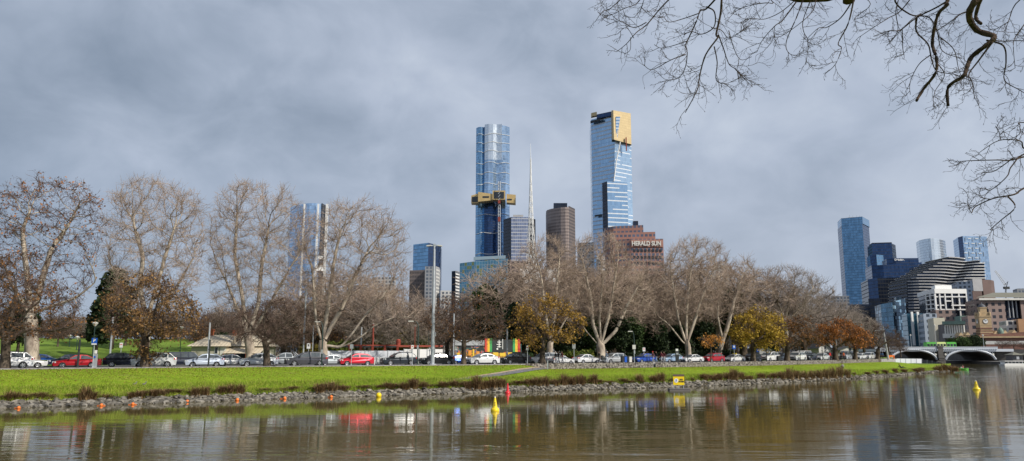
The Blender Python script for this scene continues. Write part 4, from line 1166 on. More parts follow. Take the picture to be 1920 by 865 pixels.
# ------------------------------------------------------------------ the tree that overhangs the camera
LIMBS = [  # pixel polylines, distance, start radius px, end radius px
    ([(2150, -420), (1960, -210), (1760, -80), (1600, -24), (1500, -10), (1400, -34), (1330, -60), (1240, -40), (1150, -35)], 9.0, 30, 3),
    ([(1585, -40), (1586, -12), (1587, 8)], 8.9, 17, 14.5),
    ([(1560, -20), (1520, 0), (1490, -2), (1440, -25)], 9.05, 13, 8),
    ([(1360, -50), (1350, -20), (1353, 20), (1346, 60), (1343, 75), (1322, 105), (1315, 140), (1308, 165), (1296, 190), (1288, 207)], 8.8, 4.2, 0.9),
    ([(1343, 72), (1358, 90), (1370, 115), (1376, 135), (1395, 150), (1416, 158)], 8.75, 1.8, 0.7),
    ([(1336, 92), (1343, 120), (1347, 145), (1360, 160), (1372, 175)], 8.8, 1.8, 0.7),
    ([(1330, 58), (1352, 58), (1372, 66), (1390, 60), (1400, 52)], 8.7, 1.3, 0.6),
    ([(1362, 64), (1378, 88), (1392, 108), (1405, 112)], 8.7, 1.3, 0.6),
    ([(1380, -50), (1345, -5), (1328, 10), (1312, 22), (1303, 45), (1295, 65), (1287, 82), (1285, 105), (1286, 125), (1275, 142), (1250, 155), (1238, 156)], 8.9, 3.2, 0.7),
    ([(1285, 103), (1255, 118), (1225, 127), (1208, 119)], 8.85, 1.6, 0.6),
    ([(1306, 31), (1280, 31), (1255, 40), (1240, 38), (1234, 32)], 8.9, 1.4, 0.6),
    ([(1328, 8), (1336, 28), (1338, 52), (1320, 58), (1295, 62), (1280, 70)], 8.95, 2.2, 0.8),
    ([(1287, 82), (1262, 82), (1240, 88), (1224, 90)], 8.9, 1.2, 0.6),
    ([(1310, -50), (1270, -12), (1240, 12), (1215, 42), (1190, 68), (1175, 82), (1158, 92)], 9.1, 3.0, 0.7),
    ([(1213, 40), (1190, 47), (1160, 45), (1136, 50)], 9.1, 1.5, 0.6),
    ([(1190, 68), (1172, 58), (1158, 64)], 9.1, 1.0, 0.6), ([(1180, 76), (1183, 90), (1172, 98)], 9.1, 0.9, 0.5),
    ([(1230, -45), (1175, -12), (1145, 12), (1128, 28), (1116, 42)], 9.2, 2.2, 0.6),
    ([(1220, -30), (1195, 5), (1170, 22), (1145, 26), (1132, 24)], 9.2, 1.6, 0.6),
    ([(1240, -30), (1210, -2), (1200, 20), (1192, 26)], 9.15, 1.3, 0.6), ([(1250, -40), (1236, 5), (1225, 25)], 9.1, 1.2, 0.6),
    ([(1440, -20), (1450, 5), (1430, 12), (1405, 8), (1380, 18)], 9.0, 1.6, 0.6),
    ([(1500, -8), (1470, 18), (1440, 30), (1410, 40), (1394, 38)], 9.0, 2.0, 0.6),
    ([(1496, 0), (1470, 35), (1448, 55), (1430, 75), (1424, 92)], 8.9, 2.0, 0.6),
    ([(1505, 0), (1488, 40), (1478, 75), (1482, 98), (1494, 112)], 8.9, 2.0, 0.6),
    ([(1520, -5), (1512, 30), (1506, 60), (1510, 85), (1515, 118)], 8.8, 2.0, 0.6),
    ([(1535, -5), (1520, 25), (1500, 45), (1470, 62), (1446, 68)], 8.8, 1.8, 0.6),
    ([(1594, 8), (1590, 45), (1578, 75), (1574, 95), (1562, 125), (1552, 134)], 8.8, 2.4, 0.6),
    ([(1588, 15), (1578, 32), (1556, 46), (1530, 58), (1512, 74)], 8.8, 2.0, 0.6),
    ([(1600, -10), (1630, 10), (1612, 25), (1600, 40)], 8.8, 1.4, 0.6),
    ([(1720, -60), (1680, -8), (1712, 22), (1735, 38), (1755, 62), (1775, 90), (1800, 112)], 9.2, 3.4, 0.8),
    ([(1830, -80), (1785, -8), (1757, 15), (1725, 28), (1690, 55), (1660, 64), (1640, 66)], 9.3, 4.0, 0.7),
    ([(1810, -60), (1782, -2), (1768, 16), (1757, 30), (1756, 75), (1751, 110), (1749, 140), (1737, 165), (1719, 189)], 9.1, 5.5, 3.2),
    ([(1900, -120), (1830, -8), (1817, 26), (1840, 50), (1857, 72), (1850, 84), (1832, 100), (1812, 128), (1798, 148), (1784, 160), (1782, 196)], 8.6, 11, 3.6),
    ([(1834, 0), (1838, 25), (1840, 45)], 8.7, 5, 4),
    ([(1856, 72), (1872, 92), (1886, 118), (1893, 145), (1905, 172), (1918, 180)], 8.6, 2.8, 0.7),
    ([(1852, 84), (1838, 112), (1824, 135), (1815, 160), (1825, 186)], 8.6, 3.0, 0.7),
    ([(1722, 30), (1724, 55), (1733, 88), (1745, 112), (1765, 128), (1785, 142), (1800, 150)], 9.2, 2.8, 0.7),
    ([(1738, 108), (1718, 125), (1714, 150), (1706, 178)], 9.2, 1.5, 0.6),
    ([(1830, 14), (1800, 28), (1778, 44), (1765, 52)], 8.9, 2.6, 0.8), ([(1860, 72), (1885, 72), (1915, 82), (1950, 92)], 8.6, 2.0, 0.8),
    ([(1940, -40), (1908, 5), (1900, 30), (1880, 48), (1862, 58)], 8.9, 2.2, 0.7),
    ([(1700, -40), (1675, 20), (1690, 50), (1672, 75), (1655, 85)], 9.3, 2.0, 0.6), ([(1740, -50), (1700, 10), (1665, 35), (1635, 55), (1615, 66)], 9.3, 2.2, 0.6),
    ([(1690, 55), (1700, 85), (1690, 105), (1672, 112)], 9.3, 1.5, 0.6), ([(1725, 28), (1700, 45), (1668, 82)], 9.2, 1.4, 0.6), ([(1757, 75), (1785, 95), (1805, 120), (1800, 145)], 9.1, 1.6, 0.6),
    ([(1751, 125), (1770, 142), (1762, 165), (1745, 192)], 9.1, 1.4, 0.6), ([(1930, 40), (1905, 70), (1890, 95), (1908, 125)], 8.7, 1.6, 0.6),
    ([(2080, 260), (1945, 278), (1905, 268), (1870, 265), (1846, 282)], 9.0, 3.4, 0.7), ([(2060, 270), (1950, 286), (1895, 300), (1860, 304), (1822, 300), (1808, 300)], 9.0, 3.6, 0.7),
    ([(2060, 265), (1945, 280), (1900, 310), (1878, 335), (1862, 355), (1854, 350)], 9.0, 3.0, 0.7),
    ([(2080, 300), (1940, 345), (1895, 367), (1860, 373), (1838, 385), (1818, 400), (1806, 380)], 8.9, 3.6, 0.7),
    ([(1894, 368), (1893, 392), (1880, 412), (1866, 428), (1855, 434)], 8.9, 2.2, 0.6), ([(2060, 240), (1935, 226), (1915, 235), (1902, 255), (1895, 262)], 8.9, 2.2, 0.6),
    ([(1890, 300), (1872, 318), (1850, 322), (1830, 330)], 8.9, 1.5, 0.6), ([(1870, 266), (1868, 248), (1876, 232)], 8.9, 1.2, 0.5), ([(1860, 374), (1845, 366), (1832, 356)], 8.9, 1.3, 0.5)]
r = np.random.default_rng(99)
mb_l, segs = MB(), []
L0 = []
def curve3(pts, D, n=5):
    w = [np.array(at(p[0], p[1], D)) for p in pts]
    w = [q + np.array([0, 0.10 * math.sin(i * 1.9 + pts[0][0]), 0]) for i, q in enumerate(w)]
    if L0 and pts[0][1] < -3 and pts[0][0] < 1960:              # spring from the big limb above the frame
        lj = min(L0, key=lambda q: np.linalg.norm(q - w[0]) + 2.0 * max(0, w[0][0] - q[0]))
        if pts[0][1] > -15: w = [lj, (lj + w[0]) / 2 + (0, 0, .06)] + w
        else: w = [lj] + w
    if pts[0][0] > 1990 and pts[0][1] > 0:                      # spring from the side limb
        e = np.array(at(2130, 262, 8.75)); w = [e, (e * .5 + w[0] * .5) + (0, 0, .05)] + w[1:]
    return spline(w, n)
def spline(w, n=5):
    w = [np.array(q, float) for q in w]
    out = []
    for i in range(len(w) - 1):
        p0, p1, p2, p3 = w[max(i - 1, 0)], w[i], w[i + 1], w[min(i + 2, len(w) - 1)]
        for k in range(n):
            t_ = k / n
            out.append(0.5 * ((2 * p1) + (-p0 + p2) * t_ + (2 * p0 - 5 * p1 + 4 * p2 - p3) * t_ ** 2 + (-p0 + 3 * p1 - 3 * p2 + p3) * t_ ** 3))
    out.append(w[-1]); return out
TW = []
for pts, D, ra, rb in LIMBS:
    c = curve3(pts, D)
    if not L0: L0 = list(c)
    px2m = D / 1397.0
    n = len(c)
    rad = [max(0.0036, .78 * (ra + (rb - ra) * (i / (n - 1)) ** 0.7) * px2m * (1 + (0.10 * math.sin(i * 2.3) if ra > 4 else 0))) for i in range(n)]
    mb_l.tube(c, rad, 8 if ra > 4 else 5)
    if ra < 4.5 or rb < 1:
        for i in range(2, n):
            if r.random() < 0.46 * min(1.0, 0.25 + i / n):
                TW.append((c[i], c[i] - c[i - 1], ra, i / n))
    elif ra < 12:
        for i in range(n // 4, n):
            if r.random() < 0.4: TW.append((c[i], c[i] - c[i - 1], ra, 0.3))
root = thing('overhanging_tree', 'bare dark tree overhead whose twigs hang in at the top right', 'tree', (13.2, 3.6, 2.5))
off = tuple(root.location)
mb_l.build('limbs', M['near_bark'], root, off=off, smooth=True)
mb = MB()
tk = spline([(13.2, 3.6, 2.2), (13.1, 3.7, 3.6), (12.7, 4.2, 6.2), (11.9, 5.4, 8.8), (10.4, 7.3, 10.9), at(2150, -420, 9.0)])
mb.tube(tk, [0.52 * (1 - .62 * (i / (len(tk) - 1)) ** .8) * (1.35 if i < 2 else 1) for i in range(len(tk))], 12)
sd2 = spline([(12.85, 4.0, 5.4), (11.6, 5.4, 6.1), (9.9, 7.2, 6.7), at(2130, 262, 8.75)]); mb.tube(sd2, [.20 - .15 * i / (len(sd2) - 1) for i in range(len(sd2))], 9)
mb.build('trunk', M['near_bark'], root, off=off, smooth=True)
mb_t = MB()
def twig(p, d, ln, rad, depth):
    d = d / (np.linalg.norm(d) + 1e-9)
    pts = [p]; q = p.copy(); dd = d.copy()
    bend = r.normal(0, 0.22, 3)
    m = 5
    for i in range(m):
        dd = dd + bend * 0.55 + r.normal(0, 0.16, 3); dd /= np.linalg.norm(dd)
        q = q + dd * ln / m; pts.append(q)
    mb_t.tube(pts, [rad * (1 - 0.45 * i / m) for i in range(m + 1)], 4 if depth < 2 else 3, cap=False)
    if depth < 2:
        for i in range(1, m + 1):
            if r.random() < (0.85 if depth == 0 else 0.62):
                s = r.normal(0, 1, 3); s -= dd * (s @ dd); s /= np.linalg.norm(s) + 1e-9; s[1] *= 0.6
                v = (pts[i] - pts[i - 1]); v = v / np.linalg.norm(v)
                twig(pts[i], v * 0.75 + s * 0.75, ln * (0.28 + 0.28 * r.random()), rad * 0.68, depth + 1)
    elif r.random() < 0.6:
        e = pts[-1]; b_ = dd * 0.016
        mb_t.tube([e - b_ * .5, e + b_ * .5, e + b_ * 1.4], [rad * .7, rad * 1.7, rad * .4], 3, cap=False)
for p, d, ra, t_ in TW:
    d = d / (np.linalg.norm(d) + 1e-9)
    s = r.normal(0, 1, 3); s -= d * (s @ d); s /= np.linalg.norm(s); s[1] *= 0.55
    ln = (0.16 + 0.24 * r.random()) * (1.25 - 0.6 * t_)
    twig(np.array(p), d * 0.65 + s * 0.8 + np.array([0, 0, -0.08]), ln, 0.0034, 0 if r.random() < 0.6 else 1)
mb_t.build('twigs', M['near_bark'], root, off=off)
# ------------------------------------------------------------------ city buildings
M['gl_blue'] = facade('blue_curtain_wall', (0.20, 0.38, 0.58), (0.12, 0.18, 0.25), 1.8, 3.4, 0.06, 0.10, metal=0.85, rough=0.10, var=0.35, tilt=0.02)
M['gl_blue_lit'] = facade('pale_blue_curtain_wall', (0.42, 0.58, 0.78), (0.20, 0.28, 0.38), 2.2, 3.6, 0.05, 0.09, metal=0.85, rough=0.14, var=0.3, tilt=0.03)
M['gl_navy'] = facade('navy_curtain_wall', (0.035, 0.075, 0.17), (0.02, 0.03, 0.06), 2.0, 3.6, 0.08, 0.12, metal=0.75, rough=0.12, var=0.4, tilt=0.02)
M['gl_black'] = facade('black_curtain_wall', (0.02, 0.03, 0.055), (0.012, 0.015, 0.022), 2.6, 3.8, 0.10, 0.22, metal=0.5, rough=0.15, var=0.5, tilt=0.02)
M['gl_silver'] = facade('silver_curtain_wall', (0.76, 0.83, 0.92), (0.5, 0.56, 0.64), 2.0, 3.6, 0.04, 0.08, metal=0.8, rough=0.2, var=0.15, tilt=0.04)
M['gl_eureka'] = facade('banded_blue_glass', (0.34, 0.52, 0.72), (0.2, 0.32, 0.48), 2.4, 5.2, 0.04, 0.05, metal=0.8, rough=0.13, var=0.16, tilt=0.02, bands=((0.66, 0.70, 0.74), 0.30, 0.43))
M['gl_eureka_lit'] = facade('banded_glass_lit', (0.52, 0.70, 0.90), (0.4, 0.52, 0.66), 2.4, 5.2, 0.04, 0.05, metal=0.78, rough=0.16, var=0.16, tilt=0.04, bands=((0.70, 0.73, 0.77), 0.24, 0.48))  # paler copy for the sunlit right face; its brightness is put into the colour
M['gl_teal'] = facade('teal_glass', (0.14, 0.34, 0.46), (0.40, 0.53, 0.60), 2.6, 3.1, 0.10, 0.10, metal=0.55, rough=0.2, var=0.5, tilt=0.03, dark=(0.32, 0.36, 0.14), darkp=0.13)
M['gold'] = facade('gold_panels', (0.60, 0.47, 0.26), (0.46, 0.35, 0.18), 3.0, 3.3, 0.04, 0.09, metal=0.5, rough=0.42, var=0.10, tilt=0.01)
M['gold_plain'] = mat('gold_cladding', (0.60, 0.44, 0.20), 0.42, 0.4, var=0.12, scale=0.2)
M['violet'] = facade('grey_violet_glass', (0.26, 0.30, 0.42), (0.62, 0.62, 0.62), 2.4, 3.8, 0.05, 0.16, metal=0.6, rough=0.22, var=0.35, tilt=0.03)
M['brown_tower'] = facade('bronze_bands', (0.17, 0.135, 0.125), (0.33, 0.27, 0.25), 1.5, 3.6, 0.30, 0.45, metal=0.2, rough=0.3, var=0.3, frough=0.7)
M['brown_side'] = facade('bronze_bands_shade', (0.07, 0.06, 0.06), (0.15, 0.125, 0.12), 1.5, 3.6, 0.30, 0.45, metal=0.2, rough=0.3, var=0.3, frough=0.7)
M['brick_tower'] = facade('red_granite', (0.10, 0.12, 0.17), (0.34, 0.18, 0.145), 3.4, 4.2, 0.34, 0.52, metal=0.1, rough=0.2, var=0.4, frough=0.75)
M['brick_plain'] = mat('red_granite_plain', (0.33, 0.175, 0.14), 0.75, var=0.12, scale=0.3)
M['pale_apart'] = facade('pale_apartments', (0.14, 0.16, 0.19), (0.55, 0.54, 0.52), 3.2, 3.1, 0.42, 0.42, metal=0.1, rough=0.2, var=0.4, frough=0.8)
M['grey_apart'] = facade('grey_apartments', (0.10, 0.12, 0.15), (0.26, 0.27, 0.29), 3.0, 3.1, 0.34, 0.36, metal=0.1, rough=0.2, var=0.4, frough=0.8)
M['grey_off'] = facade('blue_grey_office', (0.07, 0.09, 0.12), (0.36, 0.42, 0.50), 3.4, 3.4, 0.45, 0.5, metal=0.2, rough=0.2, var=0.3, frough=0.7)
M['tan_off'] = facade('tan_masonry', (0.03, 0.032, 0.04), (0.26, 0.19, 0.17), 4.2, 4.0, 0.48, 0.50, metal=0.1, rough=0.2, var=0.3, frough=0.8)
M['white_off'] = facade('white_office', (0.05, 0.06, 0.08), (0.62, 0.60, 0.57), 3.0, 3.6, 0.35, 0.5, metal=0.1, rough=0.2, var=0.3, frough=0.8)
M['brown_plain'] = mat('brown_cladding', (0.13, 0.085, 0.075), 0.7, var=0.15, scale=0.1)
M['conc_dark'] = mat('dark_concrete', (0.14, 0.13, 0.13), 0.8, var=0.15, scale=0.2)
M['conc_grey'] = mat('grey_concrete', (0.40, 0.40, 0.41), 0.8, var=0.10, scale=0.2)
M['cream'] = mat('cream_render', (0.62, 0.58, 0.46), 0.85, var=0.08, scale=0.3)
M['orange_wall'] = mat('orange_wall', (0.42, 0.24, 0.13), 0.8, var=0.1, scale=0.2)
M['sandstone'] = mat('sandstone', (0.46, 0.34, 0.20), 0.85, var=0.15, scale=0.6)
M['red_brick'] = mat('red_brick', (0.21, 0.105, 0.08), 0.85, var=0.2, scale=0.8)
M['copper'] = mat('green_copper', (0.16, 0.24, 0.20), 0.7, var=0.15, scale=0.5)
M['slate'] = mat('slate_roof', (0.09, 0.095, 0.11), 0.7, var=0.15, scale=0.5)
M['khaki_roof'] = mat('khaki_roof', (0.17, 0.165, 0.13), 0.8, var=0.1, scale=0.2)
M['roofdark'] = mat('dark_roof', (0.05, 0.05, 0.055), 0.8, var=0.2, scale=0.2)
M['steelblue'] = mat('bridge_paint', (0.48, 0.52, 0.58), 0.55, 0.1, var=0.08, scale=0.6)
M['stone_dark'] = mat('dark_bluestone', (0.10, 0.095, 0.09), 0.9, var=0.25, scale=0.6)

BG = 'city buildings behind the trees'
def pl(pts): return [at(*p) for p in pts]
def tower(root, name, pts, mat_, back=30, z0=1.0, ztop=None, roof='roofdark', hidden=True, flat=True):
    """a block whose visible plan line is given by top corners (px, py, depth) left to right"""
    W = pl(pts)
    n = len(W)
    zs = [w[2] for w in W]
    if flat: zs = [sum(zs) / n] * n
    if ztop is not None: zs = [ztop] * n
    front = [(w[0], w[1]) for w in W]
    mb = MB()
    plan = front + [(front[-1][0] + back * front[-1][0] / front[-1][1] * .6, front[-1][1] + back), (front[0][0] + back * front[0][0] / front[0][1] * .6, front[0][1] + back)]
    z1 = zs + [zs[-1], zs[0]]
    mats = mat_ if isinstance(mat_, (list, tuple)) else [mat_]
    u = 0.0
    for i in range(len(plan)):
        j = (i + 1) % len(plan)
        a, b = plan[i], plan[j]
        w = math.hypot(b[0] - a[0], b[1] - a[1])
        mi = min(i, len(mats) - 1) if i < n - 1 else len(mats) - 1
        mb.poly([(a[0], a[1], z0), (b[0], b[1], z0), (b[0], b[1], z1[j]), (a[0], a[1], z1[i])], mi, [(u, z0), (u + w, z0), (u + w, z1[j]), (u, z1[i])])
        u += w
    mb.poly([(p[0], p[1], z1[i]) for i, p in enumerate(plan)], len(mats))
    return mb.build(name, [M[m] for m in mats] + [M[roof]], root, off=tuple(root.location))
def bld(name, label, px, Y, cat='building', group=BG):
    p = at(px, 661, Y)
    return thing(name, label, cat, (p[0], Y, 3.0), 0, group)
def ZY(py, Y, px=960): return at(px, py, Y)[2]
def slab(root, name, pts, py0, py1, mat_, proud=0.6):
    """a thin strip standing proud of a facade line, between two heights"""
    W0, W1 = [at(p[0], py0, p[1]) for p in pts], [at(p[0], py1, p[1]) for p in pts]
    mb = MB()
    z1, z0 = W0[0][2], W1[0][2]
    f = [(w[0] * (1 - proud / w[1]), w[1] - proud) for w in W0]; bk = [(w[0], w[1] + 0.5) for w in W0]
    plan = f + bk[::-1]
    for i in range(len(plan)):
        a, b = plan[i], plan[(i + 1) % len(plan)]
        mb.poly([(a[0], a[1], z0), (b[0], b[1], z0), (b[0], b[1], z1), (a[0], a[1], z1)])
    mb.poly([(p[0], p[1], z1) for p in plan]); mb.poly([(p[0], p[1], z0) for p in plan][::-1])
    return mb.build(name, M[mat_], root, off=tuple(root.location))

# curved tower seen through the plane trees
rt = bld('glass_tower', 'curved grey-blue glass tower seen through the bare plane trees at left', 580, 720)
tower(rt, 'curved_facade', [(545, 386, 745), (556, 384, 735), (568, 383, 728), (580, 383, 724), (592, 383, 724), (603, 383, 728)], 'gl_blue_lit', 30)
tower(rt, 'dark_side', [(603, 383, 727.5), (611, 383, 740)], 'gl_black', 24)
for x in (571, 597, 613.5):
    p = at(x, 383, 722 if x < 610 else 739)
    mb = MB(); mb.box((p[0], p[1], p[2] / 2 + .6), (1.5 if x < 610 else 2.4, 1.4, p[2] - 1)); mb.build('white_fin', M['white'], rt, off=tuple(rt.location))
slab(rt, 'sky_deck', [(585, 727), (605, 729)], 480, 486, 'white', 1.2)
slab(rt, 'white_fascia', [(594, 726), (606, 729)], 498, 508, 'white', 1.2)
# blue tower right of the mast
rt = bld('glass_tower', 'deep blue glass tower behind the tall lighting mast', 800, 700)
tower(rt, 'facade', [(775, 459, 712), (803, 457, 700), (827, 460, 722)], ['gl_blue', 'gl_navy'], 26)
rt = bld('office_block', 'low pale grey banded block in front of the deep blue tower', 809, 640)
tower(rt, 'facade', [(797, 501, 640), (818, 500, 640), (824, 501, 650)], ['grey_apart', 'pale_apart'], 20)
rt = bld('office_block', 'dark brown block on the left foot of the deep blue tower', 780, 660)
tower(rt, 'facade', [(768, 508, 662), (797, 506, 660)], 'brown_side', 18)
rt = bld('apartment_block', 'narrow apartment block with white balconies left of the teal glass block', 853, 760)
tower(rt, 'facade', [(847, 509, 764), (854, 507, 760), (862, 511, 770)], ['gl_black', 'grey_apart'], 20)
for k in range(9): slab(rt, 'balcony', [(854.5, 759), (861.5, 769)], 513 + k * 6, 515.2 + k * 6, 'white', 1.5)
# teal glass block
rt = bld('glass_block', 'low teal glass block with scattered coloured panes', 905, 620)
tower(rt, 'facade', [(862, 494, 640), (892, 490, 630), (952, 485, 618)], 'gl_teal', 40, flat=False)
slab(rt, 'roof_screen', [(888, 633), (948, 622)], 482, 488, 'gl_teal', -3.0)
# tall fluted tower with the gold belt
rt = bld('skyscraper', 'tallest fluted blue glass tower with a jagged gold belt', 925, 1000)
flut = [(893, 236, 1008), (897, 236, 1003), (902, 236, 1002), (907, 236, 1004), (909, 236, 1001), (916, 236, 998), (925, 236, 998), (931, 236, 1000.5), (934, 236, 1000), (941, 236, 998), (948, 236, 1001), (955.5, 236, 1008)]
def fl(y, sh=0.0): return [(x - sh * 0, y, d) for x, _, d in flut]
zt = at(925, 236, 1000)[2]; zm = at(925, 372, 1000)[2]; zc = at(925, 300, 1000)[2]
plan = [(at(x, 236, d)[0], d) for x, _, d in flut]
for nm, za, zb, i0, i1, mm in (('left_bay', 1.0, zt - 1, 0, 4, 'gl_blue'), ('crown_glass', zc, zt + 2, 4, 9, 'gl_silver'), ('upper_glass', zm, zc, 4, 9, 'gl_blue_lit'), ('lower_glass', 1.0, zm, 4, 9, 'gl_navy'), ('right_bay', 1.0, zt, 9, 11, 'gl_blue_lit')):  # cloud reflection painted as glass colour: pale upper centre, navy below
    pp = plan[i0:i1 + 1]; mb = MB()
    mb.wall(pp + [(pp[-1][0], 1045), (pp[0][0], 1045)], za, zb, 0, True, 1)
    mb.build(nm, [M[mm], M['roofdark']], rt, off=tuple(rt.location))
for i, py in enumerate((252, 268, 284, 306, 325, 345, 403, 437, 476)):      # white zigzag lines round the shaft
    mb = MB()
    pts = []
    for k, (x, _, d) in enumerate(flut):
        w = at(x, 236, d - 0.9)
        pts.append((w[0], w[1], ZY(py, 1000) + 1.2 * math.sin(k * 1.15 + i * 0.6)))
    mb.tube(pts, 0.36, 4); mb.build('white_line', M['white'], rt, off=tuple(rt.location))
def gold_box(x0, x1, y0a, y1a, y0b, y1b, d, name='gold_belt', win=None):
    mb = MB()
    a0, a1 = at(x0, y0a, d), at(x0, y1a, d); b0, b1 = at(x1, y0b, d), at(x1, y1b, d)
    D = 14
    f = [a1, b1, b0, a0]; bk = [(p[0], p[1] + D, p[2]) for p in f]
    mb.poly(f)
    for i in range(4):
        j = (i + 1) % 4
        mb.poly([f[j], f[i], bk[i], bk[j]])
    o = mb.build(name, M['gold_plain'], rt, off=tuple(rt.location))
    if win:
        m2 = MB(); (wx0, wx1, wy0, wy1) = win
        m2.poly([at(wx0, wy1, d - .4), at(wx1, wy1, d - .4), at(wx1, wy0, d - .4), at(wx0, wy0, d - .4)])
        m2.build('window', M['darkglass'], o, off=tuple(rt.location))
gold_box(883.5, 897, 367, 381, 363, 381, 985, win=(885, 896, 369, 379))
gold_box(896.5, 924, 360, 378.5, 364, 375.5, 978, win=(905, 917, 368, 371))
gold_box(923.5, 947.5, 357.5, 374.5, 357.5, 374.5, 976, win=(926, 945, 360, 372.5))
gold_box(950, 967, 364, 380, 365.5, 381.5, 983, win=(951, 960, 373, 375.5))
mb = MB()
for x in (934.2, 937.8):
    mb.tube([at(x, 484, 970), at(x, 340, 990)], 0.55, 4)
for k in range(32):
    y = 484 - k * 6
    if y > 342: mb.tube([at(934.2, y, 972), at(937.8, y - 5, 972)], 0.5, 4)
mb.build('hoist_mast', M['galv'], rt, off=tuple(rt.location))
mb = MB()
for y0, y1 in ((376, 382), (407, 416)):
    p = at(936, (y0 + y1) / 2, 968); mb.box(p, (3.2, 2.6, (y1 - y0) * 968 / 1416))
mb.build('hoist_car', M['steel_red'], rt, off=tuple(rt.location))
# grey-violet office and the block below it
rt = bld('office_tower', 'grey violet office tower between the gold-belted tower and the lattice spire', 975, 800)
tower(rt, 'facade', [(944, 413, 815), (958.5, 408, 800), (991, 408, 800), (1004, 409, 815)], ['gl_black', 'violet', 'gl_black'], 30)
tower(rt, 'roof_plant', [(962, 403, 806), (981, 403, 806)], 'conc_grey', 14, z0=ZY(409, 806), roof='conc_grey')
rt = bld('office_block', 'small brownish block beneath the grey violet office tower', 973, 690)
tower(rt, 'facade', [(956, 490, 690), (992, 490, 690)], 'tan_off', 20)
# lattice spire with its white skirt
rt = bld('spire', 'slender white lattice spire rising above the bare trees', 996, 560, 'spire')
mb = MB(); ms = MB()
def sp_r(py): return 0.6 + 6.4 * max(0, (py - 300) / 200) ** 1.4
lev = [298, 312, 328, 346, 364, 384, 404, 424, 446, 470, 496]
rings = []
for py in lev:
    c = at(995 + (py - 298) * .004, py, 560); rr = sp_r(py) * 0.55
    rings.append([(c[0] + rr * math.cos(a * math.pi / 3), c[1] + rr * math.sin(a * math.pi / 3), c[2]) for a in range(6)])
for i in range(len(rings) - 1):
    for a in range(6):
        mb.tube([rings[i][a], rings[i + 1][(a + 1) % 6]], 0.17, 3, cap=False); mb.tube([rings[i][a], rings[i + 1][(a - 1) % 6]], 0.17, 3, cap=False)
        mb.tube([rings[i][a], rings[i + 1][a]], 0.22, 3, cap=False); mb.tube([rings[i + 1][a], rings[i + 1][(a + 1) % 6]], 0.15, 3, cap=False)
mb.build('lattice', M['white'], rt, off=tuple(rt.location))
ms.tube([at(994.6, 269, 560), at(995, 300, 560)], [0.12, 0.42], 6); ms.build('needle', M['galv'], rt, off=tuple(rt.location))
mk = MB()
b0 = [(p[0], p[1], p[2]) for p in rings[-1]]
c = at(996, 560, 560)
for a in range(6):
    q0, q1 = b0[a], b0[(a + 1) % 6]
    e0 = (c[0] + 9 * math.cos(a * math.pi / 3), c[1] + 9 * math.sin(a * math.pi / 3), c[2] - 14); e1 = (c[0] + 9 * math.cos((a + 1) * math.pi / 3), c[1] + 9 * math.sin((a + 1) * math.pi / 3), c[2] - 14)
    mk.tube([q0, e0], .3, 4); mk.tube([q0, e1], .22, 4); mk.tube([q1, e0], .22, 4)
mk.build('skirt', M['white'], rt, off=tuple(rt.location))
for x0, x1, yt, lab in ((976, 1014, 500, 'white wall panel block just below the lattice spire'), (1026, 1049, 502, 'white wall panel block below the brown round tower')):
    rt = bld('white_block', lab, (x0 + x1) / 2, 520)
    tower(rt, 'wall', [(x0, yt, 520), (x1, yt, 520)], 'white', 16, roof='white')
    tower(rt, 'dark_bay', [(x1 + 0.3, yt + 6, 523), (x1 + 9, yt + 6, 523)], 'gl_black', 12)
# brown round tower
rt = bld('office_tower', 'rounded brown tower with a dark plant box on its roof', 1050, 820)
cyl = [(1024, 391, 836)] + [(1024 + 42 * (0.5 - 0.5 * math.cos(t_ * math.pi)), 391, 836 - 24 * math.sin(t_ * math.pi * .62)) for t_ in (0.15, 0.3, 0.45, 0.6, 0.75, 0.9)] + [(1066, 391, 813)]
cyl = sorted(cyl)
tower(rt, 'curved_facade', cyl, 'brown_tower', 24)
tower(rt, 'side', [(1066.1, 389, 813.5), (1078, 389, 832)], 'brown_side', 10)
tower(rt, 'roof_plant', [(1038, 381, 826), (1063.5, 381, 826)], 'gl_black', 14, z0=ZY(392, 826))
# gold-topped banded tower
rt = bld('skyscraper', 'tall blue banded tower with a gold crown and a red fin', 1150, 900)
DL, DR = 905, 930
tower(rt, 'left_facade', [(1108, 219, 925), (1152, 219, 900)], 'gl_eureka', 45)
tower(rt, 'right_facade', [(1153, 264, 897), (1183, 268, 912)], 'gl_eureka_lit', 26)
mb = MB()                                                                       # the leaning fold between the two faces
pts = [at(1163, 266, 894), at(1156, 300, 892), at(1151, 340, 890)]
mb.tube(pts, 0.7, 4); mb.build('fold_line', M['white'], rt, off=tuple(rt.location))
mb = MB()
zlo = ZY(440, 905)
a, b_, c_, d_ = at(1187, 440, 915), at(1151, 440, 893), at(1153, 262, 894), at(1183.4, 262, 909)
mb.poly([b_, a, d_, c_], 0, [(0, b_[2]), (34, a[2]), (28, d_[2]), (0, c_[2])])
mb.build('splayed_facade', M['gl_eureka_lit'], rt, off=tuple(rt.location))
mb = MB()                                                                       # gold crown
g = [at(1146.5, 207.5, 893), at(1150, 207, 888), at(1182.5, 213, 904)]
gz = [at(1146.5, 262, 893)[2], at(1154, 262, 888)[2], at(1182.5, 271, 904)[2]]
for i in range(2):
    p, q = g[i], g[i + 1]
    mb.poly([(p[0], p[1], gz[i]), (q[0], q[1], gz[i + 1]), q, p], 0, [(0, gz[i]), (25, gz[i + 1]), (25, q[2]), (0, p[2])])
bk = [(p[0] + 3, p[1] + 34, p[2]) for p in g]
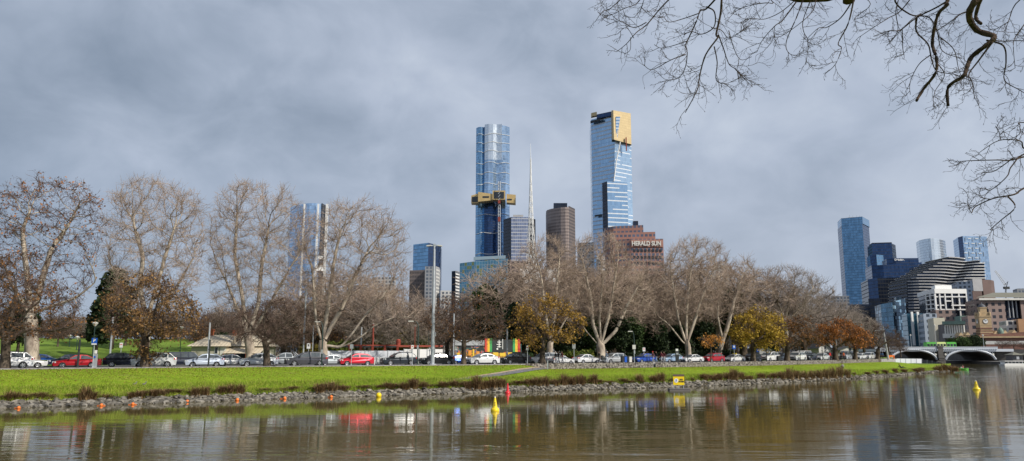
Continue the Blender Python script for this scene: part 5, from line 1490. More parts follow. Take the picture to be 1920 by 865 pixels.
mb.poly([g[2], bk[2], bk[1], g[1]], 0, [(0, 0), (8, 0), (8, 8), (0, 8)]); mb.poly([(g[2][0], g[2][1], gz[2]), (bk[2][0], bk[2][1], gz[2]), bk[2], g[2]], 0, [(0, 0), (25, 0), (25, 50), (0, 50)])
mb.poly([g[0], g[1], bk[1], bk[0]], 0); mb.poly([(bk[0][0], bk[0][1], gz[0]), (g[0][0], g[0][1], gz[0]), g[0], bk[0]], 0)
mb.build('gold_crown', M['gold'], rt, off=tuple(rt.location))
mb = MB(); mb.poly([at(1155, 259, 890), at(1157.5, 259, 891), at(1163, 219, 894), at(1154.6, 219, 889)], 0, [(0, 0), (4, 0), (8, 36), (0, 36)]); mb.build('window_strip', M['gl_eureka'], rt, off=tuple(rt.location))
mb = MB(); p = at(1174.2, 270.5, 896); mb.box(p, (1.1, 2.5, 27 * 896 / 1416)); mb.build('red_fin', M['steel_red'], rt, off=tuple(rt.location))
tower(rt, 'gold_corner', [(1108.5, 211, 922), (1119, 211, 917)], 'gold', 6, z0=ZY(219, 922))
tower(rt, 'roof_plant', [(1119, 212, 912), (1146, 212, 900)], 'gl_navy', 16, z0=ZY(219.3, 905))
slab(rt, 'dark_slot', [(1107, 921), (1126, 911)], 228, 231.5, 'dark', 2.5)
slab(rt, 'dark_slot', [(1115, 918), (1130, 909)], 404, 407, 'dark', 1.2)
tower(rt, 'front_block', [(1129, 344, 878), (1138.5, 341, 868), (1176, 341, 874)], ['gl_black', 'gl_eureka'], 26)
# stepped brick office tower with the rooftop letters
rt = bld('office_tower', 'stepped red brown office tower carrying white rooftop lettering', 1190, 600)
tower(rt, 'top_tier', [(1134, 427, 628), (1150, 424, 618), (1206, 424, 612)], 'brick_tower', 30, roof='brick_plain')
tower(rt, 'middle_tier', [(1144, 436, 612), (1228.5, 436, 606)], 'brick_tower', 26, roof='brick_plain')
tower(rt, 'lower_tier', [(1150, 470, 606), (1184, 448, 600), (1243.5, 448, 600)], 'brick_tower', 30, roof='brick_plain', ztop=ZY(448, 600))
tower(rt, 'plant_room', [(1187, 414.5, 622), (1196.5, 414.5, 622)], 'gl_black', 8, z0=ZY(425, 622))
mb = MB()
pa, pb = at(1183.5, 449.5, 599.2), at(1243.8, 463.5, 599.2)
mb.box(((pa[0] + pb[0]) / 2, 599.6, (pa[2] + pb[2]) / 2), (pb[0] - pa[0], 0.6, pa[2] - pb[2])); mb.build('sign_band', M['brick_plain'], rt, off=tuple(rt.location))
def text_mesh(body, size, ext=0.05, bold=0.0):
    cu = bpy.data.curves.new('lettering', 'FONT'); cu.body = body; cu.size = size; cu.extrude = ext; cu.offset = bold; cu.align_x = 'CENTER'; cu.align_y = 'CENTER'
    o = bpy.data.objects.new('tmp_text', cu); COL.objects.link(o)
    dg = bpy.context.evaluated_depsgraph_get()
    me = bpy.data.meshes.new_from_object(o.evaluated_get(dg))
    bpy.data.objects.remove(o); bpy.data.curves.remove(cu)
    return me
def text_part(body, size, m, parent, loc, rz=0.0, ext=0.05, bold=0.0, name='lettering', sx=1.0):
    me = text_mesh(body, size, ext, bold)
    me.materials.clear(); me.materials.append(m)
    o = link(name, me, parent)
    o.location = loc; o.rotation_euler = (R(90), 0, rz); o.scale = (sx, 1, 1)
    return o
pc = at(1212, 457, 598.6)
text_part('HERALD SUN', 5.0, M['offwhite'], rt, (pc[0] - rt.location.x, pc[1] - rt.location.y, pc[2] - rt.location.z), 0, 0.2, 0.16, sx=0.80)
for k, py in enumerate((467.5, 480, 491)):
    for j in range(8):
        x = 1187.5 + j * 7
        mb = MB(); p0, p1 = at(x, py, 599.7), at(x + 4.4, py + 5, 599.7)
        mb.box(((p0[0] + p1[0]) / 2, 599.75, (p0[2] + p1[2]) / 2), (p1[0] - p0[0], 0.5, p0[2] - p1[2])); mb.build('window', M['darkglass'], rt, off=tuple(rt.location))
# smaller blocks seen through the crowns
rt = bld('office_block', 'grey block between the brown round tower and the gold-topped tower', 1100, 700)
tower(rt, 'facade', [(1084, 456, 706), (1114, 454, 700)], 'grey_apart', 20)
rt = bld('apartment_tower', 'slim tower with dark rounded balconies below the gold-topped tower', 1126, 560)
tower(rt, 'facade', [(1119, 480, 560), (1134, 480, 560)], 'pale_apart', 12)
for k in range(10):
    mb = MB(); c = at(1126.5, 487 + k * 6.4, 559); mb.lathe([(0.0, -0.55), (2.7, -0.55), (2.7, 0.55), (0.0, 0.55)], c, 12); mb.build('balcony', M['conc_grey'], rt, off=tuple(rt.location))
for x0, x1, yt, Y, mm, lab in ((1213, 1246, 522, 520, 'pale_apart', 'pale apartment block showing through twigs right of the brick tower'), (1236, 1262, 555, 480, 'white_off', 'low white block glimpsed behind the fan-stemmed plane'), (1290, 1318, 508, 560, 'grey_apart', 'grey apartment block hidden in twigs behind the fan-stemmed plane'),
                               (1338, 1372, 498, 560, 'pale_apart', 'pale block glimpsed through the leaning plane tree'), (1560, 1592, 555, 700, 'grey_apart', 'low dark block left of the tall blue tower at right'), (1085, 1110, 520, 560, 'pale_apart', 'pale block behind twigs left of the round balcony tower'),
                               (700, 740, 520, 640, 'pale_apart', 'pale block glimpsed through twigs left of the deep blue tower'), (655, 690, 535, 600, 'grey_apart', 'grey block glimpsed through the low-limbed plane tree'), (1455, 1500, 575, 520, 'grey_apart', 'grey block hidden by the wide grey tree')):
    rt = bld('apartment_block', lab, (x0 + x1) / 2, Y)
    tower(rt, 'facade', [(x0, yt, Y), (x1, yt, Y - 4)], mm, 18)
rt = bld('roof_block', 'low white boxes on the skyline just left of the narrow balcony block', 834, 640)
tower(rt, 'facade', [(826, 545, 640), (846, 545, 640)], 'pale_apart', 12)

# ---- right hand cluster
RG = 'city buildings beside the bridge'
rt = bld('skyscraper', 'tall plain blue glass tower, highest of the right cluster', 1610, 950, group=RG)
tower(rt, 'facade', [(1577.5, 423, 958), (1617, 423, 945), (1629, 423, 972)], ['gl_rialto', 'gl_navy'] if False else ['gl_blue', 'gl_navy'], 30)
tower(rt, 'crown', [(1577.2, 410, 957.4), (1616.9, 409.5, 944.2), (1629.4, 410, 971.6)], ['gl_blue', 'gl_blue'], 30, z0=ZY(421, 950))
tower(rt, 'roof_plant', [(1590, 407.5, 962), (1615, 407.5, 958)], 'conc_grey', 10, z0=ZY(411, 950))
mb = MB()
for x in (1593, 1599, 1606, 1612): mb.tube([at(x, 409, 965), at(x, 404, 965)], .15, 4)
mb.build('antennas', M['galv'], rt, off=tuple(rt.location))
rt = bld('office_tower', 'black flat-topped tower right of the tall blue tower', 1657, 900, group=RG)
tower(rt, 'facade', [(1634.5, 457, 905), (1672, 457, 900), (1679, 460, 915)], ['gl_navy', 'gl_black'], 30)
tower(rt, 'roof_band', [(1635, 455, 907), (1672, 455, 902)], 'gl_black', 20, z0=ZY(458, 905))
rt = bld('office_tower', 'small blue glass block stepping off the tall blue tower', 1645, 870, group=RG)
tower(rt, 'facade', [(1631, 479, 876), (1643, 477, 866), (1656, 480, 872)], ['gl_navy', 'gl_blue'], 20)
rt = bld('office_tower', 'broad navy office with a small white roof sign', 1690, 800, group=RG)
tower(rt, 'facade', [(1634, 498, 812), (1656, 497, 806), (1728, 492, 800)], ['gl_navy', 'gl_navy'], 40, flat=False)
tower(rt, 'roof_step', [(1662, 486, 812), (1679, 484, 808), (1722, 484, 806)], ['gl_navy', 'gl_navy'], 26, z0=ZY(500, 810))
pc = at(1686.5, 487.3, 803.5)
text_part('Deloitte.', 3.0, M['white'], rt, (pc[0] - rt.location.x, pc[1] - rt.location.y, pc[2] - rt.location.z), 0, 0.1, 0.08)
rt = bld('office_block', 'near-black glass block in front of the broad navy office', 1680, 740, group=RG)
tower(rt, 'facade', [(1627, 526, 760), (1645, 521, 744), (1728, 518, 736)], ['gl_navy', 'gl_black'], 40)
tower(rt, 'side_bay', [(1628, 560, 738), (1650, 560, 734)], 'gl_black', 20)
rt = bld('office_block', 'low black podium at the foot of the tall blue tower', 1612, 700, group=RG)
tower(rt, 'facade', [(1580, 570, 700), (1632, 572, 694)], 'gl_black', 30)
rt = bld('glass_block', 'angular blue glass block with checkered light panes', 1675, 560, group=RG)
M['gl_check'] = facade('checkered_glass', (0.05, 0.10, 0.16), (0.03, 0.04, 0.06), 2.4, 2.6, 0.1, 0.1, metal=0.7, rough=0.14, var=0.4, tilt=0.03, dark=(0.40, 0.62, 0.78), darkp=0.28)
tower(rt, 'facade', [(1651, 571, 568), (1673, 566, 556), (1697, 560, 566)], ['gl_blue', 'gl_check'], 24, flat=False)
tower(rt, 'roof_box', [(1680, 557.5, 566), (1690, 557.5, 566)], 'gl_check', 8, z0=ZY(566, 566))
rt = bld('glass_tower', 'rounded pale glass tower with wavy reflections', 1748, 1000, group=RG)
cy2 = [(1723 + 49 * (i / 9), 449, 1012 - 26 * math.sin(math.pi * (0.08 + 0.84 * i / 9))) for i in range(10)]
tower(rt, 'round_facade', cy2, 'gl_silver', 20)
rt = bld('glass_tower', 'pale tower wrapped in a white woven strip pattern', 1825, 1000, group=RG)
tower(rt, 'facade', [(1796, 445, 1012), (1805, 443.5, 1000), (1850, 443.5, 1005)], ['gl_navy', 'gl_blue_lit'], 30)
for i in range(6):
    for j in range(9):
        x, y = 1807 + i * 7.4, 447 + j * 9
        if (i + j) % 2: q = (x, x + 6.2, y, y + 1.3)
        else: q = (x + 2.6, x + 3.6, y - 2, y + 6.5)
        if q[1] > 1850: continue
        mb = MB(); p0, p1 = at(q[0], q[2], 1000.5), at(q[1], q[3], 1000.5); dd = 1.1
        mb.box(((p0[0] + p1[0]) / 2, 1000.4 + (x - 1805) * 5 / 45 - 1.2, (p0[2] + p1[2]) / 2), (p1[0] - p0[0], dd, p0[2] - p1[2])); mb.build('woven_strip', M['white'], rt, off=tuple(rt.location))
rt = bld('low_tower', 'small pale round-roofed block peeping over the wavy terraces', 1740, 780, group=RG)
tower(rt, 'facade', [(1727, 500, 784), (1740, 494, 778), (1757, 497, 784)], ['gl_blue', 'white_off'], 14, roof='white')
# terraced building with the wavy roofline
rt = bld('terraced_building', 'wave-roofed building of white floor slabs and dark glass', 1775, 660, group=RG)
def wave_l(py): return float(np.interp(py, [480, 484, 490, 497, 505, 514, 524, 600], [1783, 1772, 1762, 1752, 1740, 1722, 1701.5, 1704]))
def wave_r(py): return float(np.interp(py, [480, 484, 489, 600], [1800, 1825, 1847, 1853]))
def wave_y(px, py):                                       # plan recess of the facade that slides right going up
    c = np.interp(py, [480, 560], [1815, 1752])
    return 660 + 11 * math.exp(-((px - c) / 17) ** 2) + (1720 - px) * 0.25 * (px < 1720)
pys = np.arange(481.5, 590, 5.6)
for k, py in enumerate(pys):
    x0, x1 = wave_l(py), wave_r(py)
    xs = np.linspace(x0, x1, 15)
    nxt = py + 5.6
    front = [(at(x, py, wave_y(x, py))) for x in xs]
    z1 = at(1775, py, 660)[2]; z0 = z1 - 0.7; zb = at(1775, nxt, 660)[2]
    mb, mg = MB(), MB()
    f = [(p[0], p[1]) for p in front]; bk = [(f[-1][0], 700), (f[0][0], 700)]
    nc = sum(1 for x in xs if x < np.interp(py, [480, 560], [1808, 1752])); nc = min(max(nc, 1), len(f) - 1)
    mb.wall(f[:nc + 1], z0, z1, 1); mb.wall(f[nc:] + bk, z0, z1, 0); mb.poly([(p[0], p[1], z1) for p in f + bk]); mb.poly([(p[0], p[1], z0) for p in f + bk][::-1])
    mb.build('floor_slab', [M['white'], M['conc_grey']], rt, off=tuple(rt.location))
    g_ = [(p[0], p[1] + 1.6) for p in f]
    mg.wall([g_[0]] + g_[1:] + [(f[-1][0] - .3, 699), (f[0][0] + .3, 699)], zb, z0, 0, True); mg.build('glazing', M['gl_black'], rt, off=tuple(rt.location))
# white office with a heavy grid
rt = bld('white_office', 'white office with a heavy grid frame and box-topped roof', 1775, 520, group=RG)
tower(rt, 'glazing', [(1736, 548, 534), (1752, 547, 521), (1811, 547, 523)], 'gl_black', 26)
tower(rt, 'roof_box', [(1753, 535, 528), (1784, 535, 528)], 'white', 12, z0=ZY(548, 528), roof='white')
tower(rt, 'parapet', [(1734.5, 544, 533.5), (1752, 542, 519.6), (1812, 542.5, 521.6)], 'white', 28, z0=ZY(550.5, 521), roof='white')
for i, x in enumerate((1752.5, 1761, 1771, 1784, 1797, 1811)):
    p, q = at(x, 550, 520.3 + (x - 1752) * .03), at(x, 608, 520.3)
    mb = MB(); mb.box((p[0], p[1], (p[2] + q[2]) / 2), (0.75 if i else 1.1, 1.0, p[2] - q[2])); mb.build('column', M['white'], rt, off=tuple(rt.location))
for i, x in enumerate((1736, 1744)):
    p, q = at(x, 552, 533 - i * 7), at(x, 608, 533)
    mb = MB(); mb.box((p[0], p[1], (p[2] + q[2]) / 2), (0.8, 1.0, p[2] - q[2])); mb.build('column', M['white'], rt, off=tuple(rt.location))
for k in range(7):
    py = 555.5 + k * 8
    for (a, b_) in ((0, 2), (2, 3), (3, 5)):
        if (k + a) % 3 == 1: continue
        xx = (1752.5, 1761, 1771, 1784, 1797, 1811)
        p, q = at(xx[a], py, 520.6), at(xx[b_], py + 2.2, 520.6)
        mb = MB(); mb.box(((p[0] + q[0]) / 2, 521.0, (p[2] + q[2]) / 2), (q[0] - p[0], 0.7, p[2] - q[2])); mb.build('beam', M['white'], rt, off=tuple(rt.location))
    p, q = at(1736, py, 533), at(1752, py + 2.2, 520.8)
    mb = MB(); mb.tube([(p[0], p[1], p[2] - .4), (q[0], q[1], p[2] - .4)], 0.42, 4); mb.build('beam', M['white'], rt, off=tuple(rt.location))
# grey and brown slab behind the clock tower
rt = bld('office_slab', 'dark office slab with a blank grey panel and brown wing', 1830, 600, group=RG)
tower(rt, 'glazed_wing', [(1794, 531, 610), (1823, 525, 600)], 'grey_off', 26, roof='conc_dark')
tower(rt, 'grey_panel', [(1823.2, 523, 599.5), (1841, 523, 600)], 'conc_grey', 24, z0=ZY(546, 600), roof='conc_grey')
tower(rt, 'brown_wing', [(1823.2, 545.5, 599.6), (1841, 546, 600)], 'brown_plain', 24)
tower(rt, 'brown_wing', [(1841.2, 521, 601), (1857, 523, 604), (1864, 532, 612)], 'brown_plain', 24)
# hipped office at the right edge
rt = bld('office_block', 'brown office with square windows, a glass bay and a hipped khaki roof', 1880, 480, group=RG)
tower(rt, 'masonry_wing', [(1826, 562, 492), (1850, 559.5, 480), (1883, 559.5, 480)], ['tan_off', 'tan_off'], 26)
tower(rt, 'glass_bay', [(1883.2, 559.5, 483), (1912, 559.5, 483)], 'gl_black', 22)
tower(rt, 'masonry_wing', [(1912.2, 559.5, 480), (1950, 559.5, 480)], 'tan_off', 24)
W = [at(1830, 558, 478), at(1960, 558, 478), at(1960, 558, 500), at(1830, 558, 500)]
zr_ = at(1880, 549, 489)[2]; r0, r1 = at(1862, 549, 489), at(1950, 549, 489)
mb = MB(); mb.poly([W[0], W[1], r1, r0]); mb.poly([W[1], W[2], r1]); mb.poly([W[2], W[3], r0, r1]); mb.poly([W[3], W[0], r0]); mb.poly(W[::-1]); mb.build('roof', M['khaki_roof'], rt, off=tuple(rt.location))
slab(rt, 'cornice', [(1836, 479), (1955, 479)], 559.5, 563, 'offwhite', 1.0)
for x in (1890, 1897, 1904):
    p, q = at(x, 563, 482), at(x, 596, 482); mb = MB(); mb.box((p[0], p[1], (p[2] + q[2]) / 2), (.5, .8, p[2] - q[2])); mb.build('fin', M['grey'], rt, off=tuple(rt.location))
# clock tower and long station front
rt = bld('clock_tower', 'striped sandstone clock tower with a small dark dome', 1847, 400, 'tower', RG)
cx, cy = at(1847.5, 640, 402)[0], 402
px2 = 402 / 1416.0
def Zt(py): return ZY(py, 402)
mb = MB()
for (hw, y0, y1, mi) in ((15.5, 645, 620, 0), (14.5, 620, 611, 0), (14.8, 611, 595, 0), (15.8, 595, 592.5, 0), (11.5, 592.5, 586, 0), (8.2, 586, 578, 0), (9.2, 578, 576.5, 0)):
    mb.box((cx, cy, (Zt(y0) + Zt(y1)) / 2), (hw * 1.36 * px2, hw * 1.36 * px2, Zt(y1) - Zt(y0)), R(-12))
mb.build('shaft', M['sandstone'], rt, off=tuple(rt.location))
for k in range(6):
    y = 641 - k * 5
    mb = MB(); mb.box((cx, cy, Zt(y)), (21.5 * px2, 21.5 * px2, 1.9 * px2), R(-12)); mb.build('brick_stripe', M['red_brick'], rt, off=tuple(rt.location))
for sx in (-1, 1):
    for sy in (-1, 1):
        mb = MB(); a = R(-12); x_, y_ = sx * 9.0 * px2, sy * 9.0 * px2
        mb.lathe([(1.8 * px2, 0), (1.8 * px2, 4.4 * px2), (1.1 * px2, 6 * px2), (0, 8.5 * px2)], (cx + x_ * math.cos(a) - y_ * math.sin(a), cy + x_ * math.sin(a) + y_ * math.cos(a), Zt(592.5)), 8); mb.build('corner_turret', M['sandstone'], rt, off=tuple(rt.location))
mb = MB(); mb.lathe([(6.2 * px2, 0), (5.9 * px2, 2.2 * px2), (4.3 * px2, 4.4 * px2), (1.9 * px2, 6.2 * px2), (0.5 * px2, 7.4 * px2), (0.3 * px2, 10 * px2), (0, 10.2 * px2)], (cx, cy, Zt(576.5)), 14); mb.build('dome', M['slate'], rt, off=tuple(rt.location), smooth=True)
for a in (R(-12), R(78), R(168), R(258)):
    nx, ny = math.sin(a), -math.cos(a)
    d0 = 10.2 * px2
    c0 = Vector((cx + nx * d0, cy + ny * d0, Zt(603)))
    def disc(rr, dd, kk=20):
        tx, ty = math.cos(a), math.sin(a)
        return [(c0.x + nx * dd + tx * rr * math.cos(j * 2 * math.pi / kk), c0.y + ny * dd + ty * rr * math.cos(j * 2 * math.pi / kk), c0.z + rr * math.sin(j * 2 * math.pi / kk)) for j in range(kk)]
    mb = MB(); mb.poly(disc(4.7 * px2, .12)); f0 = mb.build('clock_rim', M['stone_dark'], rt, off=tuple(rt.location))
    mb = MB(); mb.poly(disc(4.0 * px2, .16)); f1 = mb.build('clock_face', M['white'], rt, off=tuple(rt.location))
    mb = MB()
    for ang, ln in ((R(60), 3.2), (R(-20), 4.2)):
        tx, ty = math.cos(a), math.sin(a); l_ = ln * px2
        e = Vector((tx * math.sin(ang) * l_, ty * math.sin(ang) * l_, math.cos(ang) * l_)); o_ = Vector((nx, ny, 0)) * .22
        mb.tube([c0 + o_, c0 + o_ + e], .09, 4)
    mb.build('clock_hands', M['dark'], f1, off=tuple(rt.location))
rt = bld('station_building', 'long low red and cream station front below the clock tower', 1870, 395, group=RG)
tower(rt, 'wall', [(1793, 632, 400), (1930, 622, 392)], 'red_brick', 14, roof='red_brick', flat=False)
slab(rt, 'cream_band', [(1793, 399.5), (1930, 391.5)], 631, 634, 'sandstone', 0.5)
tower(rt, 'wing_roof', [(1797, 628.5, 402), (1828, 626, 400)], 'slate', 6, z0=ZY(633, 402))
mb = MB()
for xx in (1802, 1815, 1868, 1885, 1902):
    a_, b_, c_ = at(xx - 5, 630 - (xx - 1793) * .05, 398), at(xx + 5, 630 - (xx - 1793) * .05, 398), at(xx, 624 - (xx - 1793) * .05, 398)
    mb = MB(); bk = [(p[0], p[1] + 4, p[2]) for p in (a_, b_, c_)]
    mb.poly([a_, b_, c_]); mb.poly([a_, c_, bk[2], bk[0]]); mb.poly([c_, b_, bk[1], bk[2]]); mb.build('gable', M['sandstone'], rt, off=tuple(rt.location))
slab(rt, 'platform_roof', [(1826, 380), (1935, 372)], 640, 646, 'offwhite', 2.0)
for xx in (1876, 1868):
    mb = MB(); p = at(xx, 622, 398); mb.lathe([(5 * px2, -1.6), (5 * px2, 0.0), (4.2 * px2, 1.0), (2 * px2, 1.9), (0, 2.4)], p, 12); mb.build('copper_dome', M['copper'], rt, off=tuple(rt.location)) if xx == 1876 else None
# smaller fronts between
for x0, x1, yt, Y, mm, rf, lab in ((1700, 1731, 588, 470, 'gl_teal2', 'roofdark', 'teal glass building striped by two white piers'), (1731, 1756, 588, 450, 'grey_off', 'conc_grey', 'pale blue grey office with rows of small windows'),
                                   (1754, 1791, 581, 500, 'tan_off', 'conc_dark', 'brown block behind the blue grey office'), (1750, 1771, 596, 425, 'cream', 'cream', 'blank cream wall building above the tram'),
                                   (1886, 1909, 601, 420, 'white_off', 'white', 'white office with small square windows by the station'), (1908.5, 1935, 598, 415, 'orange_wall', 'orange_wall', 'blank orange block at the right edge'),
                                   (1907, 1925, 541, 700, 'grey_apart', 'conc_dark', 'dark tower top at the right edge of the skyline'), (1814, 1834, 592, 440, 'tan_off', 'conc_dark', 'dull mauve office left of the clock tower'), (1800, 1816, 592, 470, 'copper', 'copper', 'plain green grey block between the columned building and the clock tower')):
    if mm == 'gl_teal2' and mm not in M: M[mm] = facade('teal_pier_glass', (0.08, 0.22, 0.30), (0.05, 0.10, 0.14), 2.0, 3.0, .08, .1, metal=.6, rough=.15, var=.4, tilt=.03)
    rt = bld('city_building', lab, (x0 + x1) / 2, Y, group=RG)
    tower(rt, 'facade', [(x0, yt, Y), (x1, yt + .5, Y - 1)], mm, 16, roof=rf)
    if mm == 'gl_teal2':
        for xx in (1709, 1720):
            p, q = at(xx, 585, Y - .8), at(xx + 2, 648, Y - .8); mb = MB(); mb.box((p[0], p[1], (p[2] + q[2]) / 2), (1.2, 1.2, p[2] - q[2])); mb.build('pier', M['white'], rt, off=tuple(rt.location))
        tower(rt, 'dark_bay', [(1724, 590, Y - 1.2), (1733, 590, Y - 1.2)], 'gl_black', 3)
    if mm == 'cream':
        tower(rt, 'dark_bay', [(1761, 616, Y - 1.2), (1770, 616, Y - 1.2)], 'gl_black', 3)
rt = bld('columned_building', 'grey classical building with tall columns and a green cornice', 1788, 405, group=RG)
tower(rt, 'wall', [(1769, 609, 408), (1808, 606, 402)], 'conc_dark', 14, roof='copper')
slab(rt, 'cornice', [(1767, 407), (1810, 401)], 603, 609, 'copper', 1.0)
for i in range(9):
    x = 1771.5 + i * 4.4; Yc = 407 - i * .65
    p, q = at(x, 610, Yc), at(x, 626, Yc); mb = MB(); mb.box((p[0], p[1], (p[2] + q[2]) / 2), (.55, .7, p[2] - q[2])); mb.build('column', M['offwhite'], rt, off=tuple(rt.location))
slab(rt, 'base', [(1768, 407), (1810, 401)], 626, 634, 'offwhite', .8)
# tower crane
rt = bld('tower_crane', 'tower crane with a raised lattice jib on the skyline', 1886, 700, 'crane', RG)
mb = MB(); mb.tube([at(1886, 560, 700), at(1886, 538, 700)], .9, 4); mb.build('mast', M['galv'], rt, off=tuple(rt.location))
mb = MB()
j0, j1 = Vector(at(1884.5, 537, 700)), Vector(at(1865, 508.5, 700))
sd_ = Vector((0.9, 0, 0.6))
mb.tube([j0, j1], .22, 4); mb.tube([j0 + sd_ * 2, j1 + sd_], .22, 4)
for i in range(10):
    a_, b_ = j0.lerp(j1, i / 10), (j0 + sd_ * 2).lerp(j1 + sd_, (i + .5) / 10); mb.tube([a_, b_], .15, 3)
mb.build('jib', M['offwhite'], rt, off=tuple(rt.location))
mb = MB(); mb.box(at(1887, 540, 700), (5, 2, 2.2)); mb.tube([at(1887, 538, 700), at(1890, 528, 700), at(1884, 534, 700)], .4, 4); mb.build('cab', M['dark'], rt, off=tuple(rt.location))
mb = MB(); mb.tube([at(1890, 528, 700), j1], .1, 3); mb.build('stay', M['grey'], rt, off=tuple(rt.location))

# ------------------------------------------------------------------ the bridge, tram and far bank
rt = bld('arch_bridge', 'grey iron arch bridge on a dark stone pier over the river', 1770, 293, 'bridge', None)
YB = 293.0; s_ = YB / 1416.0
def XB(px): return at(px, 661, YB)[0]
def ZB(py): return at(1760, py, YB)[2]
def arch(xa, xb, ys, yc, name):
    n = 22
    mb, mr = MB(), MB()
    xs = [xa + (xb - xa) * i / n for i in range(n + 1)]
    ay = [ys + (yc - ys) * math.sqrt(max(0, 1 - ((2 * i / n - 1)) ** 2 * 0.985)) ** 1.0 for i in range(n + 1)]
    zd = ZB(659)
    for i in range(n):
        p0, p1 = (XB(xs[i]), ZB(ay[i])), (XB(xs[i + 1]), ZB(ay[i + 1]))
        mb.poly([(p0[0], YB, p0[1]), (p1[0], YB, p1[1]), (p1[0], YB, zd), (p0[0], YB, zd)], 1)
        mb.poly([(p0[0], YB, p0[1]), (p0[0], YB + 20, p0[1]), (p1[0], YB + 20, p1[1]), (p1[0], YB, p1[1])], 0)
        mb.poly([(p0[0], YB + 20, p0[1]), (p1[0], YB + 20, p1[1]), (p1[0], YB + 20, zd), (p0[0], YB + 20, zd)], 0)
    mb.build('spandrel', [M['stone_dark'], M['dark']], rt, off=tuple(rt.location))
    pts = [(XB(xs[i]), YB - .25, ZB(ay[i]) + .25) for i in range(n + 1)]
    mr.tube(pts, 0.42, 6); mr.build('arch_rib', M['steelblue'], rt, off=tuple(rt.location))
    mr = MB()
    for i in range(1, n):
        if ay[i] > 661.5: mr.tube([(XB(xs[i]), YB - .1, ZB(ay[i])), (XB(xs[i]), YB - .1, zd)], .12, 4)
    mr.build('spandrel_posts', M['steelblue'], rt, off=tuple(rt.location))
arch(1668, 1755, 678, 657.5, 'a'); arch(1771, 1865, 678, 657.5, 'b')
mb = MB(); mb.box(((XB(1640) + XB(1900)) / 2, YB + 10, ZB(657)), (XB(1900) - XB(1640), 20.6, 1.0)); mb.build('deck', M['steelblue'], rt, off=tuple(rt.location))
mb = MB(); mb.box(((XB(1640) + XB(1870)) / 2, YB - .35, ZB(653)), (XB(1870) - XB(1640), .25, 0.62)); mb.box(((XB(1640) + XB(1870)) / 2, YB - .35, ZB(651)), (XB(1870) - XB(1640), .45, 0.22)); mb.build('parapet', M['steelblue'], rt, off=tuple(rt.location))
mb = MB()
for i in range(56):
    x = XB(1642 + i * 4.1); mb.box((x, YB - .6, ZB(655.8)), (.28, .3, .5))
mb.build('cornice_brackets', M['steelblue'], rt, off=tuple(rt.location))
mb = MB()
for (w, y0, y1, dy) in ((15, 690, 676, 0.9), (10, 676, 672, 1.1), (12, 672, 668.5, 1.3), (9.5, 668.5, 652, .8), (11, 652, 648.5, 1.0)):
    mb.box((XB(1762), YB - dy / 2 + 5, (ZB(y0) + ZB(y1)) / 2), (w * s_, 10 + dy, ZB(y1) - ZB(y0)))
mb.build('pier', M['stone_dark'], rt, off=tuple(rt.location))
for x in (1752.5, 1771, 1860):
    mb = MB(); mb.lathe([(0, -.1), (.42, 0), (.42, .12), (0, .2)], (XB(x), YB - .6, ZB(665)), 10, axis='y'); mb.build('roundel', M['offwhite'], rt, off=tuple(rt.location))
for x in (1660, 1709, 1756, 1845):
    p = at(x, 651, YB + 1)
    l = thing('bridge_lamp', {1660: 'slim lamp post at the left end of the bridge', 1709: 'slim lamp post over the left bridge arch', 1756: 'slim lamp post on the bridge beside the tram', 1845: 'slim lamp post over the right bridge arch'}[x], 'lamp post', p)
    mb = MB(); mb.tube([(0, 0, -.6), (0, 0, 4.2 if x != 1756 else 8)], .09, 6); mb.build('pole', M['grey'], l)
    mb = MB(); mb.lathe([(0.1, 0), (.3, .25), (.22, .6), (0, .75)], (0, 0, 4.2 if x != 1756 else 8), 8); mb.build('lantern', M['offwhite'], l)
# tram
tr = thing('tram', 'green and white tram crossing the bridge', 'tram', at(1762, 653, YB + 6))
M['tram_green'] = mat('tram_green', (0.10, 0.42, 0.06), 0.4, var=0.1, coat=.4); M['tram_lime'] = mat('tram_lime', (0.55, 0.65, 0.25), 0.4, var=0.1, coat=.4)
for x0, x1, mm in ((1735, 1752.5, 'tram_green'), (1754, 1771, 'tram_lime'), (1772.5, 1790, 'tram_green')):
    xa, xb = at(x0, 650, YB + 6)[0] - tr.location.x, at(x1, 650, YB + 6)[0] - tr.location.x
    mb = MB(); mb.box(((xa + xb) / 2, 0, 0.9), (xb - xa, 2.5, 2.5)); mb.box(((xa + xb) / 2, 0, 2.25), (xb - xa - .3, 2.1, .25)); o = mb.build('carriage', M[mm], tr)
    for k in range(3):
        w_ = (xb - xa) / 3
        mb = MB(); mb.box((xa + w_ * (k + .5), -1.26, 1.15), (w_ * .74, .06, .95)); mb.build('window', M['darkglass'], o)
for xx in (1753.2, 1771.8):
    mb = MB(); mb.box((at(xx, 650, YB + 6)[0] - tr.location.x, 0, .9), (.4, 2.2, 2.2)); mb.build('bellows', M['dark'], tr)
mb = MB(); mb.tube([(-1, 0, 2.3), (-.4, 0, 2.9), (-1.1, 0, 3.5)], .06, 4); mb.build('pantograph', M['dark'], tr)
